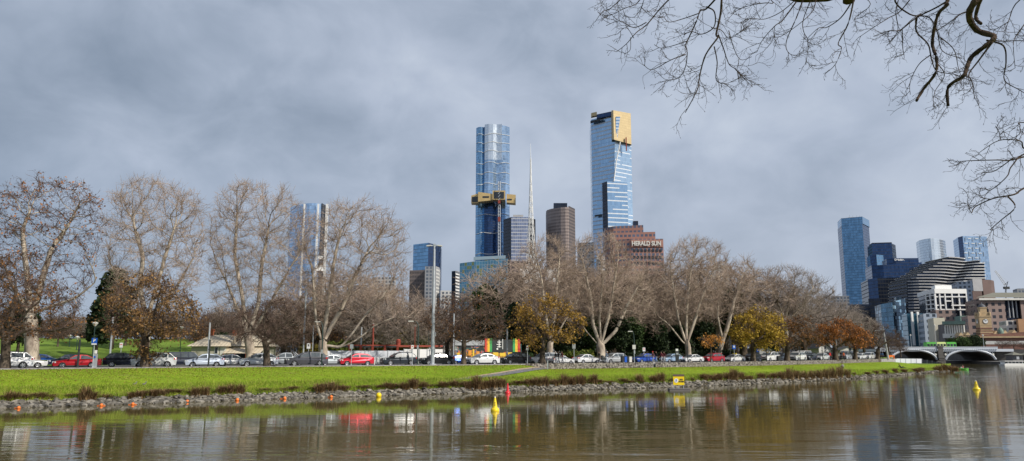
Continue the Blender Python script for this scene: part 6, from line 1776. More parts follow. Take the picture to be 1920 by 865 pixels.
# far river bank and right bank
mb = MB()
for (x0, y0, x1, y1, zt_) in ((1640, 392, 2700, 380, 4.0),):
    a_, b_ = at(x0, 661, y0), at(x1, 661, y1)
    plan = [(a_[0], a_[1]), (b_[0], b_[1]), (b_[0] * 3, 1400), (a_[0], 1400)]
    mb.wall(plan, -1, zt_, 0, True, 1)
tag(mb.build('far_ground', [M['stone_dark'], M['far']]), kind='structure')
mb = MB()
a_, b_ = at(1864, 661, 282), at(2700, 661, 190)
plan = [(a_[0], a_[1]), (b_[0], b_[1]), (b_[0] + 60, 380), (a_[0] + 6, 380)]
mb.wall(plan, -1, 1.1, 0, True, 1)
tag(mb.build('quay', [M['stone_dark'], M['pave']]), kind='structure')
mb = MB()
a_, b_ = at(1866, 661, 296), at(2700, 661, 250)
plan = [(a_[0], a_[1]), (b_[0], b_[1]), (b_[0] + 10, 380), (a_[0], 380)]
mb.wall(plan, -1, 5.6, 0, True, 1)
tag(mb.build('upper_ground', [M['stone_dark'], M['pave']]), kind='structure')
for i, (px, yt, Y, w, mk, lab) in enumerate(((1800, 634, 330, 40, 'ever', 'dark green tree behind the right part of the tram'), (1826, 631, 330, 36, 'ever_dark', 'rounded dark green tree at the right end of the bridge'), (1812, 636, 335, 40, 'ever', 'green tree between the two rounded trees on the far bank'), (1790, 640, 330, 26, 'ever_dark', 'small dark tree just right of the tram'))):
    p = at(px, 652, Y); H = at(px, yt, Y)[2] - p[2]
    rr = np.random.default_rng(300 + i)
    root = thing('far_tree', lab, 'tree', p, 0, 'green trees by the bridge')
    q = rr.normal(0, 1, (2200, 3)); q /= np.linalg.norm(q, axis=1)[:, None]; q *= (0.6 + .45 * rr.random((2200, 1)))
    q = q * (w * Y / 2832, w * Y / 2832, H * .5) + (0, 0, H * .5)
    q[:, 2] += 0.5 * np.sin(q[:, 0] * 1.3)
    V_, Q_ = leaf_quads(q, rr, .75, jitter=.35); link('crown', mesh_np('crown', V_, Q_, M[mk]), root)
    mb = MB(); mb.tube([(0, 0, -2), (0, 0, H * .6)], [.3, .12], 6); mb.build('trunk', M['dark_bark'], root)
for i, (px, off_y, top, lab) in enumerate(((1880, 300, 636, 'leafless brown tree behind the river kiosk'), (1902, 298, 634, 'leafless brown tree above the tour boat'), (1922, 296, 640, 'leafless brown tree at the right edge by the kiosks'))):
    o = copy_tree(PR[0]); p = at(px, 661, off_y); o.location = (p[0], off_y, 5.4)
    s = (at(px, top, off_y)[2] - 5.4) / HP[0]; o.scale = (s * 1.2, s * 1.2, s); o.rotation_euler = (0, 0, i * 2.0); tag(o, lab)
for i, (px, w, lab) in enumerate(((1902, 3.6, 'dark riverside kiosk with a pale pyramid roof'), (1926, 3.6, 'riverside kiosk cut by the right edge'))):
    p = at(px, 674, 284); k_ = thing('kiosk', lab, 'kiosk', (p[0], 284, 1.1), 0, 'riverside kiosks')
    mb = MB(); mb.box((0, 0, 1.2), (w, 4, 2.4)); mb.build('wall', M['conc_dark'], k_)
    mb = MB()
    e = [(-w * .6, -2.5, 2.4), (w * .6, -2.5, 2.4), (w * .6, 2.5, 2.4), (-w * .6, 2.5, 2.4)]
    for j in range(4): mb.poly([e[j], e[(j + 1) % 4], (0, 0, 3.5)])
    mb.poly(e[::-1]); mb.build('roof', M['khaki_roof'], k_)
    mb = MB(); mb.box((0, -2.03, 1.3), (1.0, .06, 1.0)); mb.build('window', M['grey'], k_)
    for sx in (-.32, .32):
        mb = MB(); mb.box((w * sx, -2.03, 1.3), (1.1, .06, 1.2)); mb.build('window', M['darkglass'], k_)
# ------------------------------------------------------------------ cars
# side outlines in metres, front at +x: lower body top line (front to rear), cabin line (front to rear)
CARS = {
    'sedan': dict(L=4.65, W=1.78, wheel=0.33, wx=(1.40, -1.32),
                  low=[(2.30, .34), (2.33, .52), (2.24, .70), (1.95, .80), (1.05, .93), (-1.35, .98), (-1.85, 1.00), (-2.22, .96), (-2.31, .70), (-2.28, .36)],
                  cab=[(1.10, .93), (0.28, 1.38), (-0.25, 1.45), (-0.85, 1.41), (-1.72, 1.00)], split=-0.22),
    'hatch': dict(L=4.10, W=1.74, wheel=0.32, wx=(1.25, -1.22),
                  low=[(2.02, .34), (2.06, .55), (1.96, .74), (1.70, .84), (1.02, .97), (-1.55, 1.02), (-1.98, .98), (-2.05, .70), (-2.02, .36)],
                  cab=[(1.08, .96), (0.32, 1.40), (-0.25, 1.48), (-1.25, 1.40), (-1.92, 1.00)], split=-0.25),
    'suv': dict(L=4.70, W=1.86, wheel=0.37, wx=(1.42, -1.36),
                low=[(2.30, .42), (2.35, .68), (2.26, .90), (2.00, .99), (1.12, 1.08), (-1.75, 1.13), (-2.25, 1.08), (-2.34, .78), (-2.30, .46)],
                cab=[(1.20, 1.07), (0.48, 1.56), (-0.20, 1.68), (-1.60, 1.62), (-2.20, 1.11)], split=-0.25),
    'wagon': dict(L=4.85, W=1.86, wheel=0.36, wx=(1.48, -1.42),
                  low=[(2.38, .40), (2.42, .64), (2.32, .86), (2.05, .95), (1.12, 1.05), (-1.85, 1.10), (-2.32, 1.05), (-2.41, .75), (-2.38, .43)],
                  cab=[(1.20, 1.04), (0.42, 1.54), (-0.20, 1.66), (-1.75, 1.64), (-2.28, 1.08)], split=-0.35),
    'coupe_suv': dict(L=4.75, W=1.90, wheel=0.38, wx=(1.44, -1.40),
                      low=[(2.32, .40), (2.37, .66), (2.28, .88), (2.00, .98), (1.15, 1.06), (-1.60, 1.12), (-2.28, 1.10), (-2.37, .80), (-2.33, .46)],
                      cab=[(1.22, 1.05), (0.45, 1.50), (-0.20, 1.60), (-0.95, 1.52), (-2.12, 1.11)], split=-0.35),
    'van': dict(L=5.0, W=1.95, wheel=0.35, wx=(1.62, -1.52),
                low=[(2.46, .40), (2.50, .70), (2.44, .98), (2.15, 1.10), (1.75, 1.18), (-2.30, 1.22), (-2.44, 1.18), (-2.48, .8), (-2.46, .44)],
                cab=[(1.85, 1.17), (1.15, 1.86), (0.6, 1.98), (-2.15, 1.95), (-2.40, 1.2)], split=0.35),
    'pickup': dict(L=5.2, W=1.84, wheel=0.38, wx=(1.62, -1.55),
                   low=[(2.55, .46), (2.60, .72), (2.52, .95), (2.25, 1.03), (1.40, 1.10), (-2.45, 1.14), (-2.58, 1.10), (-2.60, .8), (-2.56, .5)],
                   cab=[(1.45, 1.10), (0.78, 1.62), (0.30, 1.74), (-0.45, 1.70), (-0.78, 1.12)], split=0.30),
}
_cm = {}
def car_meshes(typ):
    if typ in _cm: return _cm[typ]
    c = CARS[typ]
    W2 = c['W'] / 2; rw = c['wheel']
    low = list(c['low'])
    # bottom edge back to front with the wheel arches
    bottom = []
    for wx in sorted(c['wx']):
        ra = rw + 0.05
        z0 = 0.27
        a0 = math.asin(min(1, max(-1, (z0 - rw) / ra)))
        for k in range(9):
            a = math.pi - a0 - (math.pi - 2 * a0) * k / 8
            bottom.append((wx + ra * math.cos(a), rw + ra * math.sin(a)))
    outline = low + [(low[-1][0] + 0.06, 0.27)] + bottom + [(low[0][0] - 0.08, 0.25)]
    nt = len(low)
    def yw(x, z):                                          # half width of the lower body: rounded ends and tucked sills
        e = max(0.0, (abs(x) - c['L'] * 0.36) / (c['L'] * 0.14))
        return W2 * (1 - 0.14 * min(1, e) ** 2) * (1 - 0.05 * max(0, (0.55 - z) / 0.4)) * (1 - 0.05 * max(0, (z - 0.8) / 0.4))
    bm = bmesh.new()
    Lv = [bm.verts.new((x, yw(x, z), z)) for x, z in outline]; Rv = [bm.verts.new((x, -yw(x, z), z)) for x, z in outline]
    bm.faces.new(Lv); bm.faces.new(Rv[::-1])
    n = len(outline)
    for i in range(n):
        j = (i + 1) % n
        bm.faces.new((Lv[j], Lv[i], Rv[i], Rv[j]))
    edges = [e for e in bm.edges if (e.verts[0] in Lv and e.verts[1] in Lv) or (e.verts[0] in Rv and e.verts[1] in Rv)]
    top = [e for e in edges if min(e.verts[0].co.z, e.verts[1].co.z) > 0.31]
    bmesh.ops.bevel(bm, geom=top, offset=0.05, segments=2, affect='EDGES', profile=0.6)
    # cabin
    cab = c['cab']; zb = cab[0][1]; zt = max(p[1] for p in cab)
    def cw(z): return (W2 - 0.035) - 0.20 * max(0, min(1, (z - zb) / (zt - zb)))
    CL = [bm.verts.new((x, cw(z), z - (0.04 if i in (0, len(cab) - 1) else 0))) for i, (x, z) in enumerate(cab)]
    CR = [bm.verts.new((x, -cw(z), z - (0.04 if i in (0, len(cab) - 1) else 0))) for i, (x, z) in enumerate(cab)]
    bm.faces.new(CL); bm.faces.new(CR[::-1])
    m = len(cab)
    for i in range(m - 1): bm.faces.new((CL[i + 1], CL[i], CR[i], CR[i + 1]))
    ed = [e for e in bm.edges if {e.verts[0], e.verts[1]} <= set(CL) or {e.verts[0], e.verts[1]} <= set(CR)]
    ed = [e for e in ed if max(e.verts[0].co.z, e.verts[1].co.z) > zb + 0.1]
    bmesh.ops.bevel(bm, geom=ed, offset=0.05, segments=2, affect='EDGES', profile=0.6)
    bmesh.ops.recalc_face_normals(bm, faces=bm.faces)
    if typ == 'pickup':                                    # open tray sides
        for sy in (-1, 1):
            bmesh.ops.create_cube(bm, size=1, matrix=Matrix.Translation((-1.68, sy * (W2 - .06), 1.18)) @ Matrix.Diagonal((1.72, .07, .12, 1)))
    body = bpy.data.meshes.new('body'); bm.to_mesh(body); bm.free()
    def topz(x):
        xs = [p[0] for p in cab][::-1]; zs = [p[1] for p in cab][::-1]
        return float(np.interp(x, xs, zs))
    out = {'body': body}
    side = []
    x_front, x_rear = cab[0][0] - 0.16, cab[-1][0] + 0.20
    pil = 0.05
    bounds = [(x_front, c['split'] + pil), (c['split'] - pil, x_rear)]
    if typ in ('wagon', 'suv', 'van', 'coupe_suv'):
        q = x_rear + (0.62 if typ != 'van' else 1.6)
        bounds = [(x_front, c['split'] + pil), (c['split'] - pil, q + pil), (q - pil, x_rear)]
    for sy in (1, -1):
        for a, b in bounds:
            xs = np.linspace(a, b, 7)
            pts_t = [(x, max(zb + 0.06, topz(x) - 0.085)) for x in xs]
            poly = [(a, zb + 0.05)] + pts_t + [(b, zb + 0.05)]
            mb = MB(); P = [(x, sy * (cw(z) + 0.012), z) for x, z in poly]
            mb.poly(P if sy < 0 else P[::-1]); side.append(mb.mesh('side_window', M['carglass']))
    out['side'] = side
    def screen(p, q, name, o=0.014):
        (x0, z0), (x1, z1) = p, q
        d = math.hypot(x1 - x0, z1 - z0); nx, nz = (z1 - z0) / d, -(x1 - x0) / d
        if nz < 0: nx, nz = -nx, -nz
        s, e = 0.12, 0.90
        xa, za = x0 + (x1 - x0) * s + nx * o, z0 + (z1 - z0) * s + nz * o; xb, zb_ = x0 + (x1 - x0) * e + nx * o, z0 + (z1 - z0) * e + nz * o
        mb = MB(); mb.poly([(xa, -cw(za) + .07, za), (xa, cw(za) - .07, za), (xb, cw(zb_) - .07, zb_), (xb, -cw(zb_) + .07, zb_)])
        return mb.mesh(name, M['carglass'])
    out['windscreen'] = screen(cab[0], cab[1], 'windscreen'); out['rear_window'] = screen(cab[-1], cab[-2], 'rear_window')
    # wheels
    mt = MB(); wd = 0.20
    mt.lathe([(rw * .62, -wd / 2), (rw * .93, -wd / 2), (rw, -wd * .3), (rw, wd * .3), (rw * .93, wd / 2), (rw * .62, wd / 2), (rw * .62, -wd / 2)], k=20, axis='y'); out['tyre'] = mt.mesh('tyre', M['rubber'], smooth=False)
    mr = MB(); mr.lathe([(0, -.02), (rw * .63, -.02), (rw * .63, .02), (0, .02)], k=16, axis='y', mi=1)
    for k in range(5):
        a = k * 2 * math.pi / 5
        for s2 in (-1, 1): mr.box((math.cos(a) * rw * .34, s2 * .06, math.sin(a) * rw * .34), (rw * .6, .05, rw * .22), ry=-a)
    for s2 in (-1, 1): mr.lathe([(rw * .54, s2 * .075), (rw * .64, s2 * .085)], k=16, axis='y'); mr.lathe([(rw * .64, s2 * .085), (rw * .54, s2 * .075)], k=16, axis='y')
    out['rim'] = mr.mesh('rim', [M['alloy'], M['dark']])
    # lamps, mirrors, plates, trim
    fx, rx = low[2], low[-3]
    hl = []
    for sy in (1, -1):
        mb = MB(); x, z = c['low'][2]; mb.box((x - .13, sy * (yw(x, z) - .17), z - .05), (.34, .36, .15), rz=-sy * .35); hl.append(mb.mesh('headlight', M['headlamp']))
    out['headlight'] = hl
    tl = []
    for sy in (1, -1):
        x, z = c['low'][-3] if typ != 'sedan' else c['low'][-3]
        mb = MB(); mb.box((x + .10, sy * (yw(x, z) - .10), z - (.10 if typ in ('suv', 'wagon', 'hatch', 'van') else .07)), (.30, .22, .22), rz=sy * .3); tl.append(mb.mesh('taillight', M['tail']))
    out['taillight'] = tl
    mi_ = []
    for sy in (1, -1):
        mb = MB(); mb.box((cab[0][0] - .28, sy * (W2 + .07), zb + .09), (.14, .20, .13)); mi_.append(mb)
    out['mirror'] = [m_.mesh('mirror', M['dark']) for m_ in mi_]
    mb = MB(); mb.box((c['low'][0][0] - .02, 0, .36), (.12, W2 * 1.5, .16)); mb.box((c['low'][1][0] - .03, 0, c['low'][1][1]), (.08, W2 * 0.9, .13)); out['grille'] = mb.mesh('grille', M['dark'])
    mb = MB(); mb.box((c['low'][-1][0] + .02, 0, .38), (.12, W2 * 1.55, .18)); out['rear_bumper'] = mb.mesh('rear_bumper', M['dark'])
    for sgn, nm in ((1, 'front_plate'), (-1, 'rear_plate')):
        mb = MB(); x = c['low'][1][0] if sgn > 0 else c['low'][-2][0]; mb.box((x + sgn * .025, 0, .50 if sgn > 0 else c['low'][-2][1]), (.03, .38, .11)); out[nm] = mb.mesh('number_plate', M['plate'])
    if typ in ('suv', 'wagon', 'coupe_suv'):
        mb = MB()
        for sy in (1, -1): mb.tube([(0.1, sy * (cw(zt) - .05), zt + .01), (-.2, sy * (cw(zt) - .05), zt + .05), (-1.45, sy * (cw(zt) - .05), zt - .0)], .022, 5)
        out['roof_rails'] = mb.mesh('roof_rails', M['dark'])
    mb = MB()
    for sy in (1, -1): mb.box(((c['wx'][0] + c['wx'][1]) / 2, sy * (W2 * .955), .27), (c['wx'][0] - c['wx'][1] - 2 * rw - .12, .05, .10))
    out['sill'] = mb.mesh('sill', M['dark'])
    mb = MB()
    for sy in (1, -1):
        for hx in (c['split'] + .12, c['split'] - .92): mb.box((hx, sy * (yw(hx, zb - .14) + .012), zb - .13), (.18, .03, .035))
    out['door_handles'] = mb.mesh('door_handles', M['dark'])
    _cm[typ] = out
    return out
_body = {}
def make_car(typ, col, label, px, off=0.0, face=-1, scale=1.0, metal=0.3, at_pt=None, yaw=None, name=None):
    ms = car_meshes(typ); c = CARS[typ]
    p = road_pt(px, off, ZR - 0.12) if at_pt is None else Vector(at_pt)
    rz = road_yaw(px) if yaw is None else yaw
    if face < 0: rz += math.pi
    root = thing(name or {'van': 'parked_van', 'pickup': 'parked_pickup'}.get(typ, 'parked_car'), label, {'van': 'van', 'pickup': 'pickup'}.get(typ, 'car'), p, rz, 'vehicles parked along the riverside road')
    root.scale = (scale,) * 3
    pm = paint(col, metal)
    key = (typ, tuple(col))
    if key not in _body:
        b = ms['body'].copy(); b.materials.append(pm); _body[key] = b
    body = link('body', _body[key], root)
    for s in ms['side']: link('side_window', s, root)
    link('windscreen', ms['windscreen'], root); link('rear_window', ms['rear_window'], root)
    for k in range(2):
        link('headlight', ms['headlight'][k], root); link('taillight', ms['taillight'][k], root); link('mirror', ms['mirror'][k], root)
    link('grille', ms['grille'], root); link('rear_bumper', ms['rear_bumper'], root); link('number_plate', ms['front_plate'], root); link('number_plate', ms['rear_plate'], root)
    link('sill', ms['sill'], root); link('door_handle', ms['door_handles'], root)
    if 'roof_rails' in ms: link('roof_rails', ms['roof_rails'], root)
    for wx in c['wx']:
        for sy in (1, -1):
            w_ = link('wheel', ms['tyre'], root); w_.location = (wx, sy * (c['W'] / 2 - .11), c['wheel'])
            link('rim', ms['rim'], w_)
    if typ == 'pickup':
        mb = MB()
        for sy in (1, -1): mb.tube([(-.82, sy * .8, 1.15), (-.95, sy * .75, 1.78), (-1.5, sy * .8, 1.22)], .045, 6)
        mb.tube([(-.95, .75, 1.78), (-.95, -.75, 1.78)], .045, 6); mb.build('sports_bar', M['alloy'], root)
    return root
WHT, SIL, GRY, BLK, NVY, RED, LBL, BLU = (0.78, 0.79, 0.80), (0.48, 0.50, 0.52), (0.085, 0.085, 0.10), (0.012, 0.013, 0.016), (0.02, 0.028, 0.06), (0.50, 0.012, 0.02), (0.55, 0.62, 0.74), (0.02, 0.08, 0.42)
make_car('suv', WHT, 'white SUV cut by the left edge behind the dark oak trunk', 12, 0.2, -1, 1.04)
make_car('sedan', WHT, 'white sedan nose showing behind the far left white SUV', 42, 3.4, 1)
make_car('sedan', (0.42, 0.01, 0.018), 'dark red sedan behind the blue parking sign and ticket machine', 145, 0.2, -1)
make_car('hatch', NVY, 'navy hatchback half hidden beyond the dark red sedan', 126, 9.0, -1)
make_car('sedan', (0.03, 0.12, 0.5), 'bright blue sedan far back by the grass slope at left', 80, 26, 1, yaw=0.3)
make_car('suv', (0.012, 0.016, 0.032), 'navy SUV facing right with its red taillight at the left', 234, 3.2, 1, 0.98)
make_car('suv', (0.55, 0.57, 0.57), 'silver SUV parked behind the brown-leaved oak trunk', 288, 0.0, -1, 1.0)
make_car('van', (0.018, 0.024, 0.045), 'dark navy van behind the silver SUV', 346, 5.2, 1, 0.9)
make_car('hatch', LBL, 'pale silver blue hatchback behind the slim black post', 383, 0.0, -1, 1.04)
make_car('hatch', WHT, 'small white hatchback in front of the cottage verandah', 437, 3.0, 1, 0.98)
make_car('hatch', (0.66, 0.69, 0.73), 'white hatchback behind the small reddish tree', 484, 0.0, -1, 1.1)
make_car('pickup', (0.30, 0.33, 0.36), 'grey pickup with a chrome sports bar', 537, 4.2, -1, 0.96)
make_car('wagon', (0.075, 0.075, 0.09), 'dark grey wagon with a curved lamp post before it', 574, 0.0, -1, 1.05)
make_car('sedan', (0.52, 0.57, 0.60), 'silver sedan between the dark grey wagon and the red hatchback', 626, 3.4, 1, 0.95)
make_car('hatch', (0.60, 0.012, 0.035), 'bright red hatchback before the white hoarding', 667, 0.0, -1, 1.06)
make_car('suv', (0.025, 0.033, 0.045), 'dark blue SUV with pale lower trim under the red steel shelter', 748, 0.0, -1, 1.0)
make_car('coupe_suv', BLK, 'black coupe behind the foot of the tall lighting mast', 819, 0.2, -1, 0.99)
make_car('hatch', (0.02, 0.10, 0.5), 'blue hatchback mostly hidden by the leafless brown street tree', 864, 4.2, 1, 0.9)
make_car('coupe_suv', WHT, 'white coupe SUV with black wheels before the mural', 905, 0.0, -1, 0.98)
make_car('suv', (0.01, 0.01, 0.011), 'glossy black four-wheel drive at the right end of the mural', 966, 0.6, -1, 0.98)
make_car('wagon', (0.60, 0.61, 0.62), 'white station wagon behind the golden brown oak', 1021, 2.6, -1, 1.0)
make_car('sedan', WHT, 'white sedan behind the walkers pushing bicycles', 1053, 0.4, 1, 0.85)
make_car('sedan', (0.74, 0.75, 0.77), 'white sedan with a dark rear window facing right', 1100, 0.0, 1, 0.98)
make_car('suv', SIL, 'silver SUV just left of the blue bin', 1151, 0.8, -1, 0.95)
make_car('hatch', BLU, 'bright blue hatchback behind the road signs', 1208, 0.0, -1, 1.02)
make_car('hatch', (0.30, 0.42, 0.58), 'pale blue hatchback between the walkers and the ticket machine', 1259, 1.6, -1, 1.0)
make_car('sedan', WHT, 'white sedan directly right of the black ticket machine', 1297, 0.0, -1, 0.96)
make_car('suv', (0.42, 0.012, 0.03), 'dark red SUV behind the orange sapling', 1337, 0.0, -1, 0.95)
taxi = make_car('sedan', WHT, 'white taxi with a yellow roof sign', 1377, 0.0, -1, 0.98)
mb = MB(); mb.box((-.2, 0, 1.52), (.22, .7, .14)); mb.build('roof_sign', M['yellow'], taxi)
make_car('suv', (0.018, 0.02, 0.024), 'black SUV behind the yellow-leaved tree trunk', 1410, 0.4, -1, 0.95)
make_car('suv', WHT, 'tall white SUV right of the yellow-leaved tree trunk', 1443, 0.0, -1, 1.1)
make_car('wagon', (0.06, 0.075, 0.10), 'dark slate wagon left of the dark brown oak trunk', 1465, 1.6, -1, 0.95)
make_car('suv', (0.8, 0.8, 0.79), 'clean white SUV right of the dark brown oak trunk', 1495, 0.0, -1, 1.1)
make_car('van', (0.7, 0.7, 0.7), 'white van behind the white SUV', 1507, 6.0, -1, 1.05)
make_car('suv', (0.02, 0.025, 0.04), 'small dark blue SUV between the white SUV and the silver sedan', 1519, 2.0, -1, 0.95)
make_car('sedan', (0.6, 0.62, 0.64), 'silver sedan before the white gabled house', 1541, 0.0, -1, 1.1)
make_car('suv', (0.03, 0.03, 0.035), 'dark grey SUV left of the person in red', 1556, 2.4, -1, 1.0)
make_car('van', (0.42, 0.45, 0.5), 'grey silver van between the two rust-leaved trees', 1588, 1.0, -1, 1.05)
make_car('sedan', (0.7, 0.71, 0.72), 'white sedan beneath the second rust-leaved tree', 1613, 2.0, -1, 1.1)
make_car('suv', (0.72, 0.73, 0.73), 'last white SUV in the row before the end tree', 1630, 1.0, -1, 1.05)
# ------------------------------------------------------------------ poles, signs, bins
def post(name, label, cat, px, off, py_top, r, m='galv', group=None, k=8, r_top=None, z=None):
    p = road_pt(px, off)
    z0 = (ZR if off > -3.9 else drop(p.x, p.y)) if z is None else z
    if off > 9.6: z0 = p.z
    H = at(px, py_top, p.y)[2] - z0
    root = thing(name, label, cat, (p.x, p.y, z0), 0, group)
    mb = MB(); mb.lathe([(r * 1.8, -.1), (r * 1.8, .08), (r, .12), (r if r_top is None else r_top, H), (0, H + .01)], k=k); mb.build('pole', M[m], root, smooth=False)
    return root, H, p
# tall lighting mast
rt, H, p = post('lighting_mast', 'very tall grey lighting mast with a twin-head crossbar', 'light mast', 811, -2.6, 461, 0.27, 'galv', r_top=0.13, k=12)
mb = MB(); mb.box((0, 0, H + .02), (1.6, .14, .14)); mb.box((0, 0, H + .15), (.3, .2, .2)); mb.build('crossbar', M['galv'], rt)
for sx in (-1, 1):
    mb = MB(); mb.box((sx * .72, -.1, H - .02), (.62, .5, .14), ry=sx * .12); mb.build('lamp_head', M['offwhite'], rt)
mb = MB(); mb.box((.32, -.05, 3.9), (.12, .22, .5)); mb.build('junction_box', M['grey'], rt)
# slim grey poles
SL = 'slim grey poles behind the road'
for px, yt, off, r, lab in ((205, 597, 12, .12, 'slim grey pole leaning beside the navy SUV'), (568, 543, 13, .12, 'tall slim grey pole above the dark grey wagon'), (676, 615, 16, .10, 'slim pale pole left of the long low tree limb'), (698, 608, 14, .13, 'slim grey pole behind the red shelter left end'),
                            (585, 612, 16, .08, 'short thin pole between the wagon and the curved lamp'), (850, 590, 10, .11, 'grey pole left of the leafless brown street tree'), (951, 618, 2.6, .11, 'grey pole in front of the mural right part'), (389, 607, 12, .12, 'grey pole beside the slim black post'),
                            (803, 616, 18, .05, 'thin green pole behind the lighting mast'), (777, 612, 18, .05, 'thin red-brown pole beside the curved lamp'), (46, 600, 13, .06, 'thin pale pole behind the dark oak trunk'), (1571, 618, 12, .08, 'slim pole behind the rust-leaved tree')):
    rt, H, p = post('pole', lab, 'pole', px, off, yt, r, 'galv' if 'green' not in lab and 'red' not in lab else ('green_pole' if 'green' in lab else 'steel_red'), SL)
    mb = MB(); mb.lathe([(r * 1.15, H - .02), (r * 1.15, H + .1), (0, H + .14)], k=8); mb.build('cap', M['grey'], rt)
# curved street lamps
CL_ = 'dark street lamps with curved arms'
for px, off, yb, reach, ya, lab in ((603, -2.7, 628, -4.5, 604, 'dark green street lamp curving left before the dark grey wagon'), (783, -2.4, 612, -6.5, 603, 'dark street lamp with a long curved arm left of the mast'), (1190, -2.2, 636, -2.5, 622, 'street lamp curving left above the blue hatchback')):
    rt, H, p = post('street_lamp', lab, 'street lamp', px, off, yb, .085, 'green_pole', CL_)
    s = p.y / 1416
    top = at(px, ya, p.y)[2] - rt.location.z
    dx = reach * s * 1.6
    mb = MB(); mb.tube([(0, 0, H - .1), (dx * .12, 0, H + (top - H) * .6), (dx * .45, 0, top), (dx, 0, top + .05)], [.075, .065, .05, .045], 6); mb.build('arm', M['green_pole'], rt)
    mb = MB(); mb.box((dx - .25, 0, top + .03), (.7, .26, .12)); mb.build('lamp_head', M['offwhite'], rt)
    mb = MB(); mb.box((.0, -.12, H * .45), (.22, .14, .5)); mb.build('sign_back', M['grey'], rt)
# park lamps on dark posts
PLN = 'park lamps with glass tops'
for px, off, yt, lab in ((172, 12, 612, 'park lamp with a pale glass top behind the parking sign'), (127, 45, 634, 'small park lamp on the slope above the dark red sedan'), (141, 40, 637, 'small park lamp right of the slope tree'), (336, 40, 618, 'park lamp behind the silver SUV roof'), (362, 45, 625, 'park lamp left of the cottage')):
    rt, H, p = post('park_lamp', lab, 'park lamp', px, off, yt, .06, 'green_pole', PLN)
    mb = MB(); mb.lathe([(.1, H), (.34, H + .35), (.36, H + .42), (.1, H + .55), (0, H + .6)], k=10); mb.build('lamp_top', M['offwhite'], rt)
# plain dark posts
for px, off, yt, lab in ((146, -3.2, 637, 'short thick black post in front of the dark red sedan'), (391, -3.2, 637, 'slim black post in front of the pale silver blue hatchback'), (1290, -3.2, 636, 'thin dark post before the white sedan bonnet'), (1370, -3.2, 630, 'thin dark post left of the blue accessible parking sign'), (1438, -3.2, 648, 'thin dark post before the tall white SUV'), (1501, -3.2, 645, 'thin dark post before the clean white SUV'), (1543, -3.2, 648, 'thin dark post before the silver sedan')):
    rt, H, p = post('post', lab, 'post', px, off, yt, .10 if px < 1000 else .07, 'dark', 'dark posts along the kerb')
    mb = MB(); mb.lathe([(.14, H * .62), (.14, H * .62 + .12), (.1, H * .62 + .12)], k=8); mb.build('collar', M['dark'], rt)
# signs
def sign(px, off, y0, y1, wpx, lab, face='white', pole='galv', extra=None, group='road signs on grey posts', name='road_sign'):
    rt, H, p = post(name, lab, 'sign', px, off, y0 - .5, .04, pole, group)
    s = p.y / 1416
    za, zb = at(px, y1, p.y)[2] - rt.location.z, at(px, y0, p.y)[2] - rt.location.z
    mb = MB(); mb.box((0, -.06, (za + zb) / 2), (wpx * s, .03, zb - za)); mb.build('panel', M[face], rt)
    if extra: extra(rt, s, za, zb)
    return rt
def p_letter(rt, s, za, zb):
    text_part('P', (zb - za) * .62, M['white'], rt, (0, -.085, za + (zb - za) * .62), 0, .005, .02)
    mb = MB(); mb.box((0, -.083, za + (zb - za) * .12), (9.4 * s, .012, (zb - za) * .2)); mb.build('white_strip', M['white'], rt)
sign(174, -3.1, 634, 647, 10.5, 'blue parking sign with a white P beside the dark red sedan', 'blue_sign', extra=p_letter)
def mark(colr, hh=.35, w=.5):
    def f(rt, s, za, zb):
        mb = MB(); mb.box((0, -.08, za + (zb - za) * .62), ((zb - za) * w, .012, (zb - za) * hh)); mb.build('marking', M[colr], rt)
    return f
sign(225, 11, 643, 652, 6, 'white sign with a red foot behind the navy SUV', extra=mark('redb', .12, .5))
sign(577.5, 9.8, 644, 654, 6.5, 'white sign with a black arrow above the dark grey wagon', extra=mark('dark', .4, .18))
sign(658.5, -2.6, 646, 654, 6.5, 'pale grey sign above the red hatchback', 'grey')
sign(772.8, -2.8, 647.5, 654, 5, 'white sign beside the curved lamp post', extra=mark('redb', .3, .3))
sign(805, 1.2, 652, 659, 3.2, 'narrow white sign just left of the mast')
sign(855, -2.8, 650, 657, 5, 'white sign on a grey post left of the leafless brown tree')
sign(989, -2.6, 648.5, 657, 4.5, 'white sign with a red mark at the right of the black four-wheel drive', extra=mark('redb', .25, .3))
sign(1076.5, -2.8, 645, 654, 6, 'grey back of a road sign before the white sedan', 'grey')
sign(1189.5, -2.8, 647, 655, 6, 'pale sign pair on the lamp post above the blue hatchback', 'offwhite')
sign(1208, 2.6, 652, 659, 5, 'white sign with a red mark above the blue hatchback roof', extra=mark('redb', .25, .3))
sign(1377.5, -2.8, 647.5, 655, 6, 'blue accessible parking sign before the taxi', 'blue_sign', extra=mark('white', .5, .3))
sign(1422, 8, 655, 660.5, 5, 'small blue sign behind the black SUV', 'blue_sign', extra=mark('white', .4, .3))
# ticket machines
for px, y0, wpx, lab, body in ((178, 664, 5.5, 'grey parking ticket machine before the dark red sedan', 'galv'), (1270, 659, 6, 'black parking ticket machine with a lit white top', 'dark')):
    p = road_pt(px, -3.0); s = p.y / 1416
    root = thing('ticket_machine', lab, 'ticket machine', (p.x, p.y, ZR)); H = at(px, y0, p.y)[2] - ZR
    mb = MB(); mb.box((0, 0, H * .42), (wpx * s, .32, H * .84)); mb.box((0, -.02, H * .9), (wpx * s * 1.05, .36, H * .2)); mb.build('cabinet', M[body], root)
    mb = MB(); mb.box((0, -.19, H * .78), (wpx * s * .7, .03, H * .16)); mb.build('screen', M['blue_sign' if px < 500 else 'grey'], root)
    mb = MB(); mb.box((0, 0, H + .22), (wpx * s * .75, .1, .36)); mb.build('top_sign', M['white'], root)
